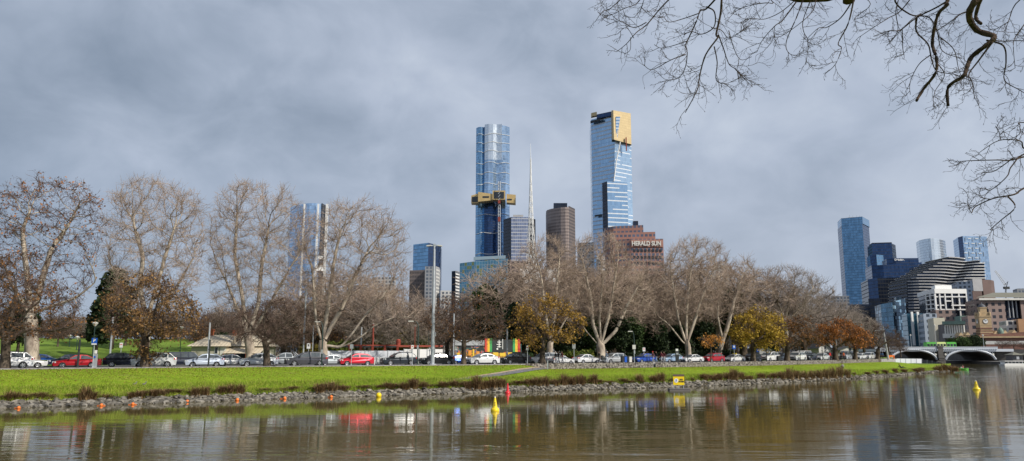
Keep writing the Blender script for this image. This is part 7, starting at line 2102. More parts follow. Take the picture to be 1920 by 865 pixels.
# bins
for px, wpx, y0, m, lab in ((1172, 4.5, 668.5, 'blue_sign', 'blue wheelie bin left of the blue hatchback'), (1167, 3.4, 669, 'dark', 'black wheelie bin left of the blue bin'), (1181, 5, 668.5, 'offwhite', 'pale bin with a dark lid right of the blue bin'), (1176.8, 3, 669, 'dark', 'black wheelie bin between the blue and pale bins'), (1460, 4.4, 674, 'dark', 'black bin before the dark slate wagon')):
    p = road_pt(px, -2.6); s = p.y / 1416
    root = thing('wheelie_bin', lab, 'bin', (p.x, p.y, ZR), 0.3, 'bins along the promenade'); H = max(.9, at(px, y0, p.y)[2] - ZR)
    mb = MB(); mb.box((0, 0, H * .5 + .04), (wpx * s, .6, H * .9), taper=1.12); mb.build('body', M[m], root)
    mb = MB(); mb.box((0, 0, H + .01), (wpx * s * 1.2, .72, .07)); mb.box((0, -.3, H + .05), (wpx * s * .5, .08, .05)); mb.build('lid', M['dark'], root)
    for sx in (-1, 1):
        mb = MB(); mb.lathe([(0, -.03), (.11, -.03), (.11, .03), (0, .03)], (sx * wpx * s * .4, .3, .11), 10, axis='y'); mb.build('wheel', M['rubber'], root)
# bollards by the hoarding
for px in (702, 708, 713):
    p = road_pt(px, 1.6)
    root = thing('bollard', 'pale bollard between the red hatchback and the dark blue SUV', 'bollard', (p.x, p.y, ZR - .1), 0, 'pale bollards by the hoarding')
    mb = MB(); mb.lathe([(.11, 0), (.11, .95), (.08, 1.0), (0, 1.03)], k=8); mb.build('shaft', M['offwhite'], root)
    mb = MB(); mb.lathe([(.115, .75), (.115, .85)], k=8); mb.build('band', M['grey'], root)
# wooden power pole near the bridge
p = road_pt(1666, -3.4); z0 = ZR
rt = thing('power_pole', 'tall pale power pole with cross arms near the bridge', 'power pole', (p.x, p.y, z0)); s = p.y / 1416
H = at(1661, 612, p.y)[2] - z0; ld = (1661.5 - 1667) * s
mb = MB(); mb.tube([(0, 0, -.2), (ld, 0, H)], [.28, .14], 8); mb.build('pole', M['conc_grey'], rt)
for zf, w0, w1 in ((.90, -16, 2), (.55, -1, 9)):
    mb = MB(); mb.tube([(ld * zf + w0 * s, 0, H * zf - .3), (ld * zf + w1 * s, 0, H * zf)], .07, 5); mb.build('cross_arm', M['galv'], rt)
# walkway railing post by the path
p = on_lawn(1027, 693)
p = p if p is not None else road_pt(1027, -5)
rt = thing('path_post', 'grey post at the top of the sloping path', 'post', (p.x, p.y, p.z - .05))
mb = MB(); mb.box((0, 0, .6), (.14, .14, 1.25)); mb.build('shaft', M['galv'], rt); mb = MB(); mb.box((0, 0, 1.26), (.2, .2, .06)); mb.build('cap', M['grey'], rt)

# ------------------------------------------------------------------ cottage, shelter, mural, houses
M['weatherboard'] = facade('weatherboard', (0.42, 0.40, 0.31), (0.30, 0.28, 0.21), 60, 0.18, 0.0, 0.12, metal=0, rough=.8, var=.06, tilt=0, frough=.8)
M['iron_roof'] = facade('corrugated_roof', (0.60, 0.52, 0.39), (0.46, 0.40, 0.30), 0.5, 60, 0.3, 0, metal=0, rough=.7, var=.10, tilt=0, frough=.7)
b0 = road_pt(418, 14); Yc = b0.y
rt = thing('cottage', 'cream weatherboard cottage with a hipped iron roof and verandah', 'house', (at(357, 680, Yc)[0], Yc, ZR))
ox, oy = rt.location.x, rt.location.y
def C(px, py, dy=0.0):
    w = at(px, py, Yc + dy); return (w[0] - ox, w[1] - oy, w[2] - ZR)
e0, e1, e2 = C(358, 649.5), C(425, 648), C(490, 648)
wl, wr = C(359, 650)[0], C(424, 650)[0]
ze = e0[2]; zr = C(430, 634)[2] + .5
mb = MB(); mb.wall([(wl, 0), (wr, 0), (wr, 7), (wl, 7)], -.3, ze, 0, True); mb.build('wall', M['weatherboard'], rt)
wl2, wr2 = wr + .05, C(487, 650)[0]
mb = MB(); mb.wall([(wl2, 1.6), (wr2, 1.6), (wr2, 7), (wl2, 7)], -.3, ze, 0, True); mb.build('wall', M['weatherboard'], rt)
mb = MB()
def roof(xa, xb, ya, yb, z0, z1, rx0, rx1):
    P = [(xa, ya, z0), (xb, ya, z0), (xb, yb, z0), (xa, yb, z0)]; ym = (ya + yb) / 2
    r0, r1 = (rx0, ym, z1), (rx1, ym, z1)
    mb.poly([P[0], P[1], r1, r0], 0, [(P[0][0], 0), (P[1][0], 0), (r1[0], 3), (r0[0], 3)]); mb.poly([P[1], P[2], r1], 0, [(0, 0), (yb - ya, 0), (2, 3)]); mb.poly([P[2], P[3], r0, r1]); mb.poly([P[3], P[0], r0], 0, [(0, 0), (yb - ya, 0), (2, 3)]); mb.poly(P[::-1])
roof(wl - .5, C(429, 650)[0], -.5, 7.4, ze, zr, C(377, 640)[0], C(428, 640)[0]); roof(wl2 - .4, wr2 + .5, 1.1, 7.4, ze + .02, zr - .1, C(433, 640)[0], C(475, 640)[0])
rf = mb.build('roof', M['iron_roof'], rt)
for px, yt in ((397, 618.5), (440, 620)):
    c = C(px, 634, 3.4); zt_ = C(px, yt, 3.4)[2]
    mb = MB(); mb.box((c[0], 3.4, (zt_ + ze) / 2), (.42, .5, zt_ - ze)); mb.box((c[0], 3.4, zt_ - .25), (.54, .62, .12)); mb.box((c[0], 3.4, zt_), (.54, .62, .12)); mb.build('chimney', M['brick_red'], rf)
mb = MB(); mb.poly([(wl2 - .2, -1.0, ze - .95), (wr2 + .4, -1.0, ze - .95), (wr2 + .4, 1.5, ze - .1), (wl2 - .2, 1.5, ze - .1)], 0, [(0, 0), (5, 0), (5, 2), (0, 2)]); mb.build('verandah_roof', M['iron_roof'], rt)
for k in range(4):
    mb = MB(); mb.box((wl2 + (wr2 - wl2) * k / 3, -.9, (ze - 1) / 2), (.1, .1, ze - 1)); mb.build('verandah_post', M['steel_red'], rt)
mb = MB(); mb.box(((wl2 + wr2) / 2, 1.55, ze * .4), (wr2 - wl2 - .2, .05, ze * .7)); mb.build('shop_front', M['darkglass'], rt)
c = C(406, 657); mb = MB(); mb.box((c[0], -.03, c[2]), (.5, .08, .95)); f_ = mb.build('window', M['white'], rt); mb = MB(); mb.box((c[0], -.08, c[2]), (.36, .04, .8)); mb.build('pane', M['darkglass'], f_)
c = C(418, 660); mb = MB(); mb.box((c[0], -.03, c[2] - .3), (.75, .06, 1.9)); mb.build('door', M['offwhite'], rt)
# white hoarding and red steel shelter
def fence(name, label, cat, pa, pb, off, y0, y1, m, seg, gap=.04):
    base = road_pt(pa, off); rt = thing(name, label, cat, (base.x, base.y, ZR))
    P = np.linspace(pa, pb, seg + 1)
    for a, b in zip(P[:-1], P[1:]):
        A, B = road_pt(a, off, ZR), road_pt(b, off, ZR)
        zt = at((a + b) / 2, y0, (A.y + B.y) / 2)[2] - ZR
        d = (B - A); L_ = d.length; mid = (A + B) / 2 - rt.location
        mb = MB(); mb.box((mid.x, mid.y, zt / 2), (L_ - gap, .06, zt), math.atan2(d.y, d.x)); mb.build('panel', M[m], rt)
        mb = MB(); e = A - rt.location; mb.box((e.x, e.y - .06, zt / 2 + .04), (.09, .07, zt + .08), math.atan2(d.y, d.x)); mb.build('post', M['grey'], rt)
    return rt
M['hoard'] = mat('hoarding_white', (0.58, 0.61, 0.66), .6, var=.05, scale=.5)
fence('hoarding', 'blue-white hoarding panels behind the red hatchback', 'hoarding', 598, 770, 10.5, 658, 682, 'hoard', 8)
fence('hoarding', 'bright white hoarding panels behind the black coupe', 'hoarding', 757, 830, 9.6, 655, 682, 'white', 5)
b0 = road_pt(645, 12.5)
rt = thing('steel_shelter', 'long flat red steel shelter under construction', 'shelter', (b0.x, b0.y, ZR))
def S(px, py, off=12.5):
    p = road_pt(px, off, ZR); return (p.x - b0.x, p.y - b0.y, at(px, py, p.y)[2] - ZR)
for pa, pb, ya, yb_, nm in ((645, 742, 647.5, 651.5, 'roof_beam'), (742, 830, 647.5, 651.0, 'roof_beam')):
    A, B = S(pa, ya), S(pb, ya); A1, B1 = S(pa, yb_), S(pb, yb_)
    mb = MB(); D_ = 5
    mb.poly([A1, B1, B, A]); mb.poly([A, B, (B[0], B[1] + D_, B[2]), (A[0], A[1] + D_, A[2])]); mb.poly([(A1[0], A1[1] + D_, A1[2]), (B1[0], B1[1] + D_, B1[2]), B1, A1]); mb.build(nm, M['roofdark' if pa < 700 else 'steel_red'], rt)
A, B, A1, B1 = S(645, 646.8, 12.4), S(742, 646.8, 12.4), S(645, 648.5, 12.4), S(742, 648.5, 12.4); mb = MB(); mb.poly([A1, B1, B, A]); mb.build('fascia', M['steel_red'], rt)
for px in (655, 676, 698, 721, 745, 770):
    t_ = S(px, 649); mb = MB(); mb.box((t_[0], t_[1] - .05, t_[2] / 2), (.28, .28, t_[2])); mb.build('column', M['steel_red'], rt)
t_ = S(746, 648, 13.2); t2 = S(746, 638, 13.2); mb = MB(); mb.lathe([(.34, t_[2]), (.34, t2[2]), (.26, t2[2] + .12), (0, t2[2] + .16)], (t_[0], t_[1], 0), 12); mb.lathe([(.38, t_[2] + .5), (.38, t_[2] + .6), (.34, t_[2] + .62)], (t_[0], t_[1], 0), 12); mb.build('flue', M['steel_red'], rt)
# mural wall
def mat_mural():
    m, t, b = new_mat('mural_paint')
    c = t.coord('UV')
    n = t.noise(t.mapping(c, scale=(0.9, 1.4, 1)), 1.2, 2.0, .5, 1.2); n2 = t.noise(t.mapping(c, scale=(1, 1, 1), loc=(7, 3, 0)), 1.1, 2.0, .5, .8)
    sep = t.add('ShaderNodeSeparateXYZ'); t.l.new(c, sep.inputs[0])
    v = sep.outputs[1]
    col = t.ramp(n, [(0.0, (0.02, 0.02, 0.025)), (0.46, (0.62, 0.30, 0.04)), (0.53, (0.02, 0.02, 0.02)), (0.58, (0.60, 0.34, 0.06)), (0.66, (0.02, 0.06, 0.05))], 'CONSTANT')
    up = t.ramp(n2, [(0.0, (0.02, 0.025, 0.03)), (0.50, (0.02, 0.12, 0.10)), (0.55, (0.5, 0.12, 0.03)), (0.60, (0.05, 0.14, 0.3)), (0.64, (0.02, 0.02, 0.025))], 'CONSTANT')
    t.put(b.inputs['Base Color'], t.mix(t.math('GREATER_THAN', v, 1.6), col, up))
    b.inputs['Roughness'].default_value = .7
    return m
M['mural'] = mat_mural()
b0 = road_pt(853, 13)
rt = thing('mural_wall', 'black wall of colourful spray paint with red, yellow and green stripes', 'wall', (b0.x, b0.y, ZR))
def U(px, py, off=13):
    p = road_pt(px, off, ZR); return (p.x - b0.x, p.y - b0.y, at(px, py, p.y)[2] - ZR)
Pm = np.linspace(853, 978, 12)
mb = MB()
u = 0
for a, b in zip(Pm[:-1], Pm[1:]):
    A, B, A1, B1 = U(a, 690), U(b, 690), U(a, 645), U(b, 645); w_ = math.dist(A[:2], B[:2])
    mb.poly([(A[0], A[1], -.2), (B[0], B[1], -.2), B1, A1], 0, [(u, 0), (u + w_, 0), (u + w_, B1[2]), (u, A1[2])])
    mb.poly([A1, B1, (B1[0], B1[1] + .4, B1[2]), (A1[0], A1[1] + .4, A1[2])], 1); u += w_
mb.build('painted_wall', [M['mural'], M['dark']], rt)
def panel(pa, pb, y0, y1, m, nm='stripe', o=12.92):
    A, B = U(pa, y1, o), U(pb, y1, o); A1, B1 = U(pa, y0, o), U(pb, y0, o)
    mb = MB(); mb.poly([A, B, B1, A1]); mb.poly([A1, B1, (B1[0], B1[1] + .3, B1[2]), (A1[0], A1[1] + .3, A1[2])]); mb.build(nm, M[m], rt)
M['str_green'] = mat('paint_green', (0.05, 0.34, 0.10), .6, var=.08); M['str_yellow'] = mat('paint_yellow', (0.75, 0.50, 0.04), .6, var=.08); M['str_red'] = mat('paint_red', (0.55, 0.05, 0.03), .6, var=.08); M['str_orange'] = mat('paint_orange', (0.70, 0.28, 0.04), .6, var=.08)
for a, b, m in ((909, 912.5, 'str_red'), (912.5, 915, 'str_orange'), (915, 918, 'str_yellow'), (918, 922.5, 'str_green'), (961.5, 966, 'str_green'), (966, 970.5, 'str_yellow'), (970.5, 975.5, 'str_red')): panel(a, b, 635, 660, m)
panel(922.8, 961, 637, 660, 'dark', 'black_board', 12.95)
for a, b, y0, y1 in ((853, 866, 638, 648), (874, 908, 638, 648)): panel(a, b, y0, y1, 'grey', 'mesh_screen', 12.8)
for a, b, y0, y1 in ((932, 940, 641, 642.3), (931, 939, 645.5, 646.8), (932, 940, 650, 651.2), (935, 936.6, 638, 652), (942, 943, 636, 655), (931, 934, 653, 656)): panel(a, b, y0, y1, 'white', 'white_stroke', 12.85)
for a, b, y0, y1, m in ((857, 862, 662, 668, 'str_yellow'), (866, 870, 658, 668, 'str_orange'), (878, 884, 657, 667, 'str_orange'), (886, 889, 655, 668, 'str_yellow'), (893, 899, 659, 668, 'str_orange'), (901, 904, 660, 669, 'str_red'), (924, 934, 661, 668, 'str_yellow'), (937, 948, 662, 668, 'str_yellow'), (951, 960, 661, 668, 'str_yellow')):
    panel(a, b, y0, y1, m, 'painted_shape', 12.94)
# houses at the right
for px, off, w, y0, yr, lab, wall_m in ((1548, 14, 22, 653, 645, 'small white gabled house seen between the rust-leaved tree trunks', 'white'), (1594, 18, 34, 656, 650, 'white club house behind the grey silver van', 'offwhite'), (1437, 16, 24, 656, 648, 'grey gabled shed behind the yellow-leaved tree', 'conc_grey')):
    p = road_pt(px, off); s = p.y / 1416
    root = thing('house', lab, 'house', (p.x, p.y, ZR)); ww = w * s; z1 = at(px, y0, p.y)[2] - ZR; z2 = at(px, yr, p.y)[2] - ZR
    mb = MB(); mb.poly([(-ww / 2, 0, -.3), (ww / 2, 0, -.3), (ww / 2, 0, z1), (0, 0, z2), (-ww / 2, 0, z1)]); mb.poly([(ww / 2, 0, -.3), (ww / 2, 8, -.3), (ww / 2, 8, z1), (ww / 2, 0, z1)]); mb.poly([(-ww / 2, 8, -.3), (-ww / 2, 0, -.3), (-ww / 2, 0, z1), (-ww / 2, 8, z1)]); mb.build('wall', M[wall_m], root)
    mb = MB()
    for sx in (-1, 1):
        mb.poly([(0, -.4, z2 + .12), (0, 8, z2 + .12), (sx * (ww / 2 + .4), 8, z1 - .12), (sx * (ww / 2 + .4), -.4, z1 - .12)])
    mb.build('roof', M['slate'], root)
    for dx, zz in ((-.25, .45), (.25, .45), (0.05, 1.05)):
        mb = MB(); mb.box((ww * dx, -.03, z1 * zz), (ww * .13, .06, z1 * .28)); mb.build('window', M['darkglass'], root)
# hoarding, fence and kiosk at the bridge foot
def quick_wall(name, label, cat, pa, pb, Y0, Y1, ya, yb_, m, posts=0):
    A, B = at(pa, 680, Y0), at(pb, 680, Y1)
    rt = thing(name, label, cat, (A[0], A[1], 0))
    n = max(1, posts)
    for i in range(n):
        t0, t1 = i / n, (i + 1) / n
        px0, px1 = pa + (pb - pa) * t0, pa + (pb - pa) * t1; Ya, Yb = Y0 + (Y1 - Y0) * t0, Y0 + (Y1 - Y0) * t1
        yy0, yy1 = ya[0] + (ya[1] - ya[0]) * t0, ya[0] + (ya[1] - ya[0]) * t1; zz0, zz1 = yb_[0] + (yb_[1] - yb_[0]) * t0, yb_[0] + (yb_[1] - yb_[0]) * t1
        P = [at(px0, zz0, Ya), at(px1, zz1, Yb), at(px1, yy1, Yb), at(px0, yy0, Ya)]
        P = [(q[0] - A[0], q[1] - A[1], q[2]) for q in P]
        mb = MB(); mb.poly(P); mb.poly([(q[0] + .02, q[1] + .12, q[2]) for q in P][::-1]); mb.poly([P[3], P[2], (P[2][0] + .02, P[2][1] + .12, P[2][2]), (P[3][0] + .02, P[3][1] + .12, P[3][2])]); mb.build('panel', M[m], rt)
        mb = MB(); mb.tube([(P[0][0], P[0][1] - .08, P[0][2] - .3), (P[3][0], P[3][1] - .08, P[3][2] + .1)], .07, 5); mb.build('post', M['grey'], rt)
quick_wall('hoarding', 'long pale hoarding at the foot of the left bridge arch', 'hoarding', 1678, 1728, 236, 250, (672.5, 673), (683, 684), 'hoard', 5)
M['mesh_dark'] = mat('dark_mesh', (0.05, 0.055, 0.065), .8, var=.2)
quick_wall('mesh_fence', 'dark mesh fence sloping down to the river by the bridge pier', 'fence', 1729, 1766, 246, 236, (674, 680.5), (686, 687.5), 'mesh_dark', 4)
mb = MB()
A, B = at(1640, 680, 232), at(1772, 680, 228)
mb.wall([(A[0], A[1]), (B[0], B[1]), (B[0] + 2, 300), (A[0], 300)], -1, 1.0, 0, True, 1)
tag(mb.build('embankment', [M['stone_dark'], M['park']]), kind='structure')
p = road_pt(1672, -2.2); rt = thing('barrier', 'small orange barrier by the power pole', 'barrier', (p.x, p.y, ZR)); mb = MB(); mb.box((0, 0, .65), (1.5, .2, .5)); mb.build('board', M['orange'], rt)
for sx in (-.6, .6):
    mb = MB(); mb.box((sx, 0, .45), (.12, .5, .9), taper=.6); mb.build('leg', M['orange'], rt)

# ------------------------------------------------------------------ on the water
BU = 'navigation buoys on the river'
def buoy(px, py, y_top, wpx, m, lab):
    p = onz(px, py, 0.0); s = p[1] / 1416
    H = (py - y_top) * s; w = wpx * s / 2
    rt = thing('buoy', lab, 'buoy', (p[0], p[1], 0), 0, BU)
    mb = MB(); mb.lathe([(w * .8, -.25), (w, -.02), (w, .10), (w * .9, .20), (w * .58, .26)], k=18); mb.build('float_ring', M[m], rt, smooth=True)
    mb = MB(); mb.lathe([(w * .62, .24), (w * .56, .3), (w * .22, H * .88), (w * .20, H * .93)], k=16); mb.build('cone', M[m], rt, smooth=True)
    mb = MB(); mb.lathe([(w * .21, H * .92), (w * .17, H * .985), (0, H)], k=12); mb.build('lamp_cap', M['offwhite' if m != 'redb' else 'redb'], rt, smooth=True)
    if m == 'yellow':
        for k in range(2): mb = MB(); mb.box((0.0, -w * (.44 - .07 * k), H * (.42 + .14 * k)), (w * .28, .03, H * .07)); mb.build('marking', M['dark'], rt)
buoy(928, 771, 744.5, 16, 'yellow', 'yellow cone buoy floating nearest in the middle of the river')
buoy(952, 738, 719.5, 10, 'redb', 'red cone buoy close to the bank')
buoy(1831, 731, 714, 13, 'yellow', 'yellow cone buoy out on the right of the river')
p = onz(710, 744.5, 0); s = p[1] / 1416
rt = thing('ball_float', 'yellow ball float at the rocks', 'float', (p[0], p[1], 0)); r_ = 5.2 * s
mb = MB(); mb.lathe([(r_ * math.sin(a), r_ * (.55 - math.cos(a))) for a in np.linspace(0.001, math.pi - .001, 12)], k=16); mb.build('ball', M['yellow'], rt, smooth=True)
mb = MB(); mb.lathe([(.05, r_ * 1.5), (.05, r_ * 1.65), (0, r_ * 1.66)], k=8); mb.build('eye', M['grey'], rt)
for px, py, lab in ((35, 766.5, 'orange ball float at the far left rocks'), (190, 761.5, 'orange ball float with an orange rope below the dark red sedan'), (249, 759.5, 'orange ball float below the navy SUV'), (351, 754.5, 'orange ball float below the dark navy van'), (445, 751.5, 'orange ball float below the small white hatchback'), (534, 748.5, 'orange ball float below the grey pickup'), (621, 746, 'orange ball float below the silver sedan')):
    p = onz(px, py, 0); s = p[1] / 1416; r_ = 2.9 * s
    rt = thing('ball_float', lab, 'float', (p[0], p[1], 0), 0, 'orange floats along the rocks')
    mb = MB(); mb.lathe([(r_ * math.sin(a), r_ * (.6 - math.cos(a))) for a in np.linspace(0.001, math.pi - .001, 10)], k=12); mb.build('ball', M['orange'], rt, smooth=True)
    mb = MB(); mb.tube([(-9 * s, .1, .02), (-4 * s, .05, .05), (0, 0, r_ * .5), (6 * s if 180 < px < 260 else 2 * s, .1, .03)], .035, 5); mb.build('rope', M['orange'], rt)
# floating speed sign
p = onz(1273, 732.5, 0); s = p[1] / 1416
rt = thing('floating_sign', 'yellow speed sign on a floating grey pontoon', 'sign', (p[0], p[1], 0))
mb = MB(); mb.box((0, 0, .06), (38 * s, 1.2, .26)); mb.box((0, 0, .21), (37 * s, 1.26, .05)); mb.build('pontoon', M['conc_dark'], rt)
for k in range(3):
    mb = MB(); mb.box(((k - 1) * 9 * s, 0, .58), (.08, .08, .8)); mb.build('leg', M['grey'], rt)
zb, zt = (732.5 - 722.5) * s, (732.5 - 706) * s
mb = MB(); mb.box((0, -.05, (zb + zt) / 2), (20.5 * s, .06, zt - zb)); mb.build('panel', M['yellow'], rt)
mb = MB(); mb.box((0, -.05, zt + .08), (20.5 * s, .12, .22)); mb.build('top_rail', M['brown_plain'], rt)
mb = MB(); c_ = (-4.7 * s, -.10, (zb + zt) / 2); mb.poly([(c_[0] + 3.9 * s * math.cos(a), c_[1], c_[2] + 3.9 * s * math.sin(a)) for a in np.linspace(0, 2 * math.pi, 20, endpoint=False)]); dsc = mb.build('disc', M['white'], rt)
text_part('5', 5.2 * s, M['blue_sign'], rt, (c_[0], -.115, c_[2]), 0, .004, .01)
text_part('NO', 3.6 * s, M['dark'], rt, (4.8 * s, -.10, c_[2] + 1.7 * s), 0, .004, .012)
text_part('WASH', 3.6 * s, M['dark'], rt, (4.8 * s, -.10, c_[2] - 2.0 * s), 0, .004, .012)
# tour boat, seen stern part only at the right edge
p = onz(1908, 686, 0); s = p[1] / 1416
rt = thing('tour_boat', 'low white tour boat moored at the right edge', 'boat', (p[0], p[1], 0))
Lb = 58 * s
mb = MB(); mb.box((0, 0, .25), (Lb, 3.0, .6), taper=1.03); mb.build('hull', M['white'], rt)
mb = MB(); mb.box((-Lb * .02, 0, 1.0), (Lb * .9, 2.6, .95)); mb.build('cabin', M['white'], rt)
mb = MB(); mb.box((-Lb * .02, 0, 1.56), (Lb * .94, 2.9, .14)); mb.build('roof', M['white'], rt)
for k in range(8):
    mb = MB(); mb.box((-Lb * .43 + k * Lb * .115, -1.32, 1.06), (Lb * .095, .06, .55)); mb.build('window', M['darkglass'], rt)
mb = MB(); mb.box((Lb * .42, -1.2, .75), (Lb * .2, .8, .6)); mb.build('blue_cover', M['blue_sign'], rt)
# green rowing boat behind the tip of the lawn
p = onz(1801, 694, 0); s = p[1] / 1416
rowb = thing('rowing_boat', 'bright green rowing boat behind the tip of the lawn', 'boat', (p[0], p[1], 0))
mb = MB()
st_ = [(-16, .05), (-12, .5), (-4, .75), (4, .75), (11, .5), (15, .05)]
for (xa, wa), (xb, wb) in zip(st_[:-1], st_[1:]):
    for sy in (-1, 1):
        q = [(xa * s, sy * wa * .5, -.1), (xb * s, sy * wb * .5, -.1), (xb * s, sy * wb, .45), (xa * s, sy * wa, .45)]
        mb.poly(q if sy < 0 else q[::-1])
    mb.poly([(xa * s, -wa, .32), (xb * s, -wb, .32), (xb * s, wb, .32), (xa * s, wa, .32)])
M['boat_green'] = mat('boat_green', (0.12, 0.5, 0.06), .4, var=.1, coat=.3)
mb.build('hull', M['boat_green'], rowb)
mb = MB(); mb.tube([(1.2, -.6, .6), (2.6, -2.4, .1)], .03, 5); mb.build('oar', M['offwhite'], rowb)

# ------------------------------------------------------------------ people and bicycles
SKIN = mat('skin', (0.42, 0.25, 0.17), .6, var=.08, scale=8); HAIR = mat('hair', (0.03, 0.02, 0.015), .7, var=.2, scale=20)
GREYHAIR = mat('grey_hair', (0.4, 0.39, 0.37), .7, var=.1, scale=20)
_cloth = {}
def cloth(c):
    if c not in _cloth: _cloth[c] = mat('cloth', c, .85, var=.15, scale=6)
    return _cloth[c]
POSES = {
    'stand': dict(hip=(0, 0, .93), chest=(0, .02, 1.30), neck=(0, .02, 1.48), head=(0, -.01, 1.63), kL=(.10, -.01, .50), aL=(.11, .03, .09), kR=(-.10, -.03, .50), aR=(-.11, .0, .09), eL=(.27, .04, 1.12), hL=(.28, -.05, .88), eR=(-.27, .04, 1.12), hR=(-.28, -.05, .88)),
    'walk': dict(hip=(0, 0, .91), chest=(0, -.03, 1.28), neck=(0, -.05, 1.46), head=(0, -.09, 1.61), kL=(.10, -.17, .50), aL=(.10, -.24, .10), kR=(-.10, .02, .47), aR=(-.10, .30, .17), eL=(.26, .12, 1.12), hL=(.26, .10, .88), eR=(-.26, -.08, 1.10), hR=(-.25, -.25, .95)),
    'push': dict(hip=(0, 0, .91), chest=(0, -.06, 1.27), neck=(0, -.09, 1.45), head=(0, -.14, 1.60), kL=(.10, -.17, .50), aL=(.10, -.24, .10), kR=(-.10, .02, .47), aR=(-.10, .30, .17), eL=(.25, -.12, 1.08), hL=(.22, -.36, 1.00), eR=(-.25, -.12, 1.08), hR=(-.22, -.36, 1.00)),
    'sit': dict(hip=(0, 0, .14), chest=(0, .02, .52), neck=(0, -.02, .70), head=(0, -.07, .85), kL=(.14, -.42, .46), aL=(.13, -.62, .09), kR=(-.16, -.40, .48), aR=(-.15, -.58, .09), eL=(.26, -.14, .36), hL=(.14, -.38, .44), eR=(-.26, -.14, .36), hR=(-.12, -.38, .46)),
    'recline': dict(hip=(0, 0, .13), chest=(0, .24, .42), neck=(0, .34, .57), head=(0, .36, .73), kL=(.10, -.40, .36), aL=(.10, -.82, .09), kR=(-.10, -.44, .20), aR=(-.10, -.88, .08), eL=(.27, .42, .30), hL=(.25, .55, .07), eR=(-.27, .42, .30), hR=(-.25, .55, .07)),
}
_fig = {}
def figure(pose):
    if pose in _fig: return _fig[pose]
    q = POSES[pose]
    V, E, RR = [], [], []
    def add(p, r, par=None):
        V.append(Vector(p)); RR.append(r)
        if par is not None: E.append((par, len(V) - 1))
        return len(V) - 1
    hip = add(q['hip'], .135)
    wa = add(Vector(q['hip']).lerp(Vector(q['chest']), .5), .125, hip); ch = add(q['chest'], .145, wa)
    nk = add(q['neck'], .055, ch); jaw = add(Vector(q['neck']).lerp(Vector(q['head']), .5) + Vector((0, -.01, 0)), .062, nk); hd = add(q['head'], .088, jaw)
    up = (Vector(q['head']) - Vector(q['neck'])).normalized(); add(Vector(q['head']) + up * .09, .06, hd)
    for sd, sx in (('L', 1), ('R', -1)):
        hj = add(Vector(q['hip']) + Vector((sx * .10, 0, -.04)), .10, hip); k = add(q['k' + sd], .062, hj); a = add(q['a' + sd], .042, k)
        kk, aa = Vector(q['k' + sd]), Vector(q['a' + sd])
        fd = Vector((0, -1, 0)) if pose in ('stand', 'walk', 'push') else Vector((0, -.6, .5)).normalized()
        add(aa + fd * .17 + Vector((0, 0, -.045)), .034, a)
        sh = add(Vector(q['chest']).lerp(Vector(q['neck']), .45) + Vector((sx * .185, 0, 0)), .062, ch); e = add(q['e' + sd], .043, sh); w_ = add(q['h' + sd], .030, e)
        d = (Vector(q['h' + sd]) - Vector(q['e' + sd])).normalized(); pm = add(Vector(q['h' + sd]) + d * .075, .030, w_)
        side = d.cross(Vector((sx, 0, 0))).normalized()
        palm = Vector(q['h' + sd]) + d * .085
        for i, ln in enumerate((.075, .085, .08, .06)):
            b_ = add(palm + side * (.012 * (i - 1.5) * 1.6), .0095, pm)
            m_ = add(V[b_] + d * ln * .55 + Vector((-sx * .012, 0, 0)), .0085, b_); add(V[m_] + d * ln * .4 + Vector((-sx * .022, 0, 0)), .007, m_)
        tb = add(Vector(q['h' + sd]) + d * .035 + side * -.035, .010, w_); add(V[tb] + d * .04 + side * -.018, .008, tb)
    me = bpy.data.meshes.new('fig'); me.from_pydata([tuple(v) for v in V], E, [])
    o = bpy.data.objects.new('fig', me); COL.objects.link(o)
    sk = o.modifiers.new('s', 'SKIN'); sk.use_smooth_shade = True
    for i, v in enumerate(me.skin_vertices[0].data):
        v.radius = (RR[i], RR[i] * (.78 if i in (0, 1, 2) else 1)); v.use_root = (i == 0)
    su = o.modifiers.new('u', 'SUBSURF'); su.levels = 1; su.render_levels = 1
    bpy.context.view_layer.update()
    dg = bpy.context.evaluated_depsgraph_get()
    out = bpy.data.meshes.new_from_object(o.evaluated_get(dg))
    bpy.data.objects.remove(o)
    _fig[pose] = (out, q)
    return _fig[pose]
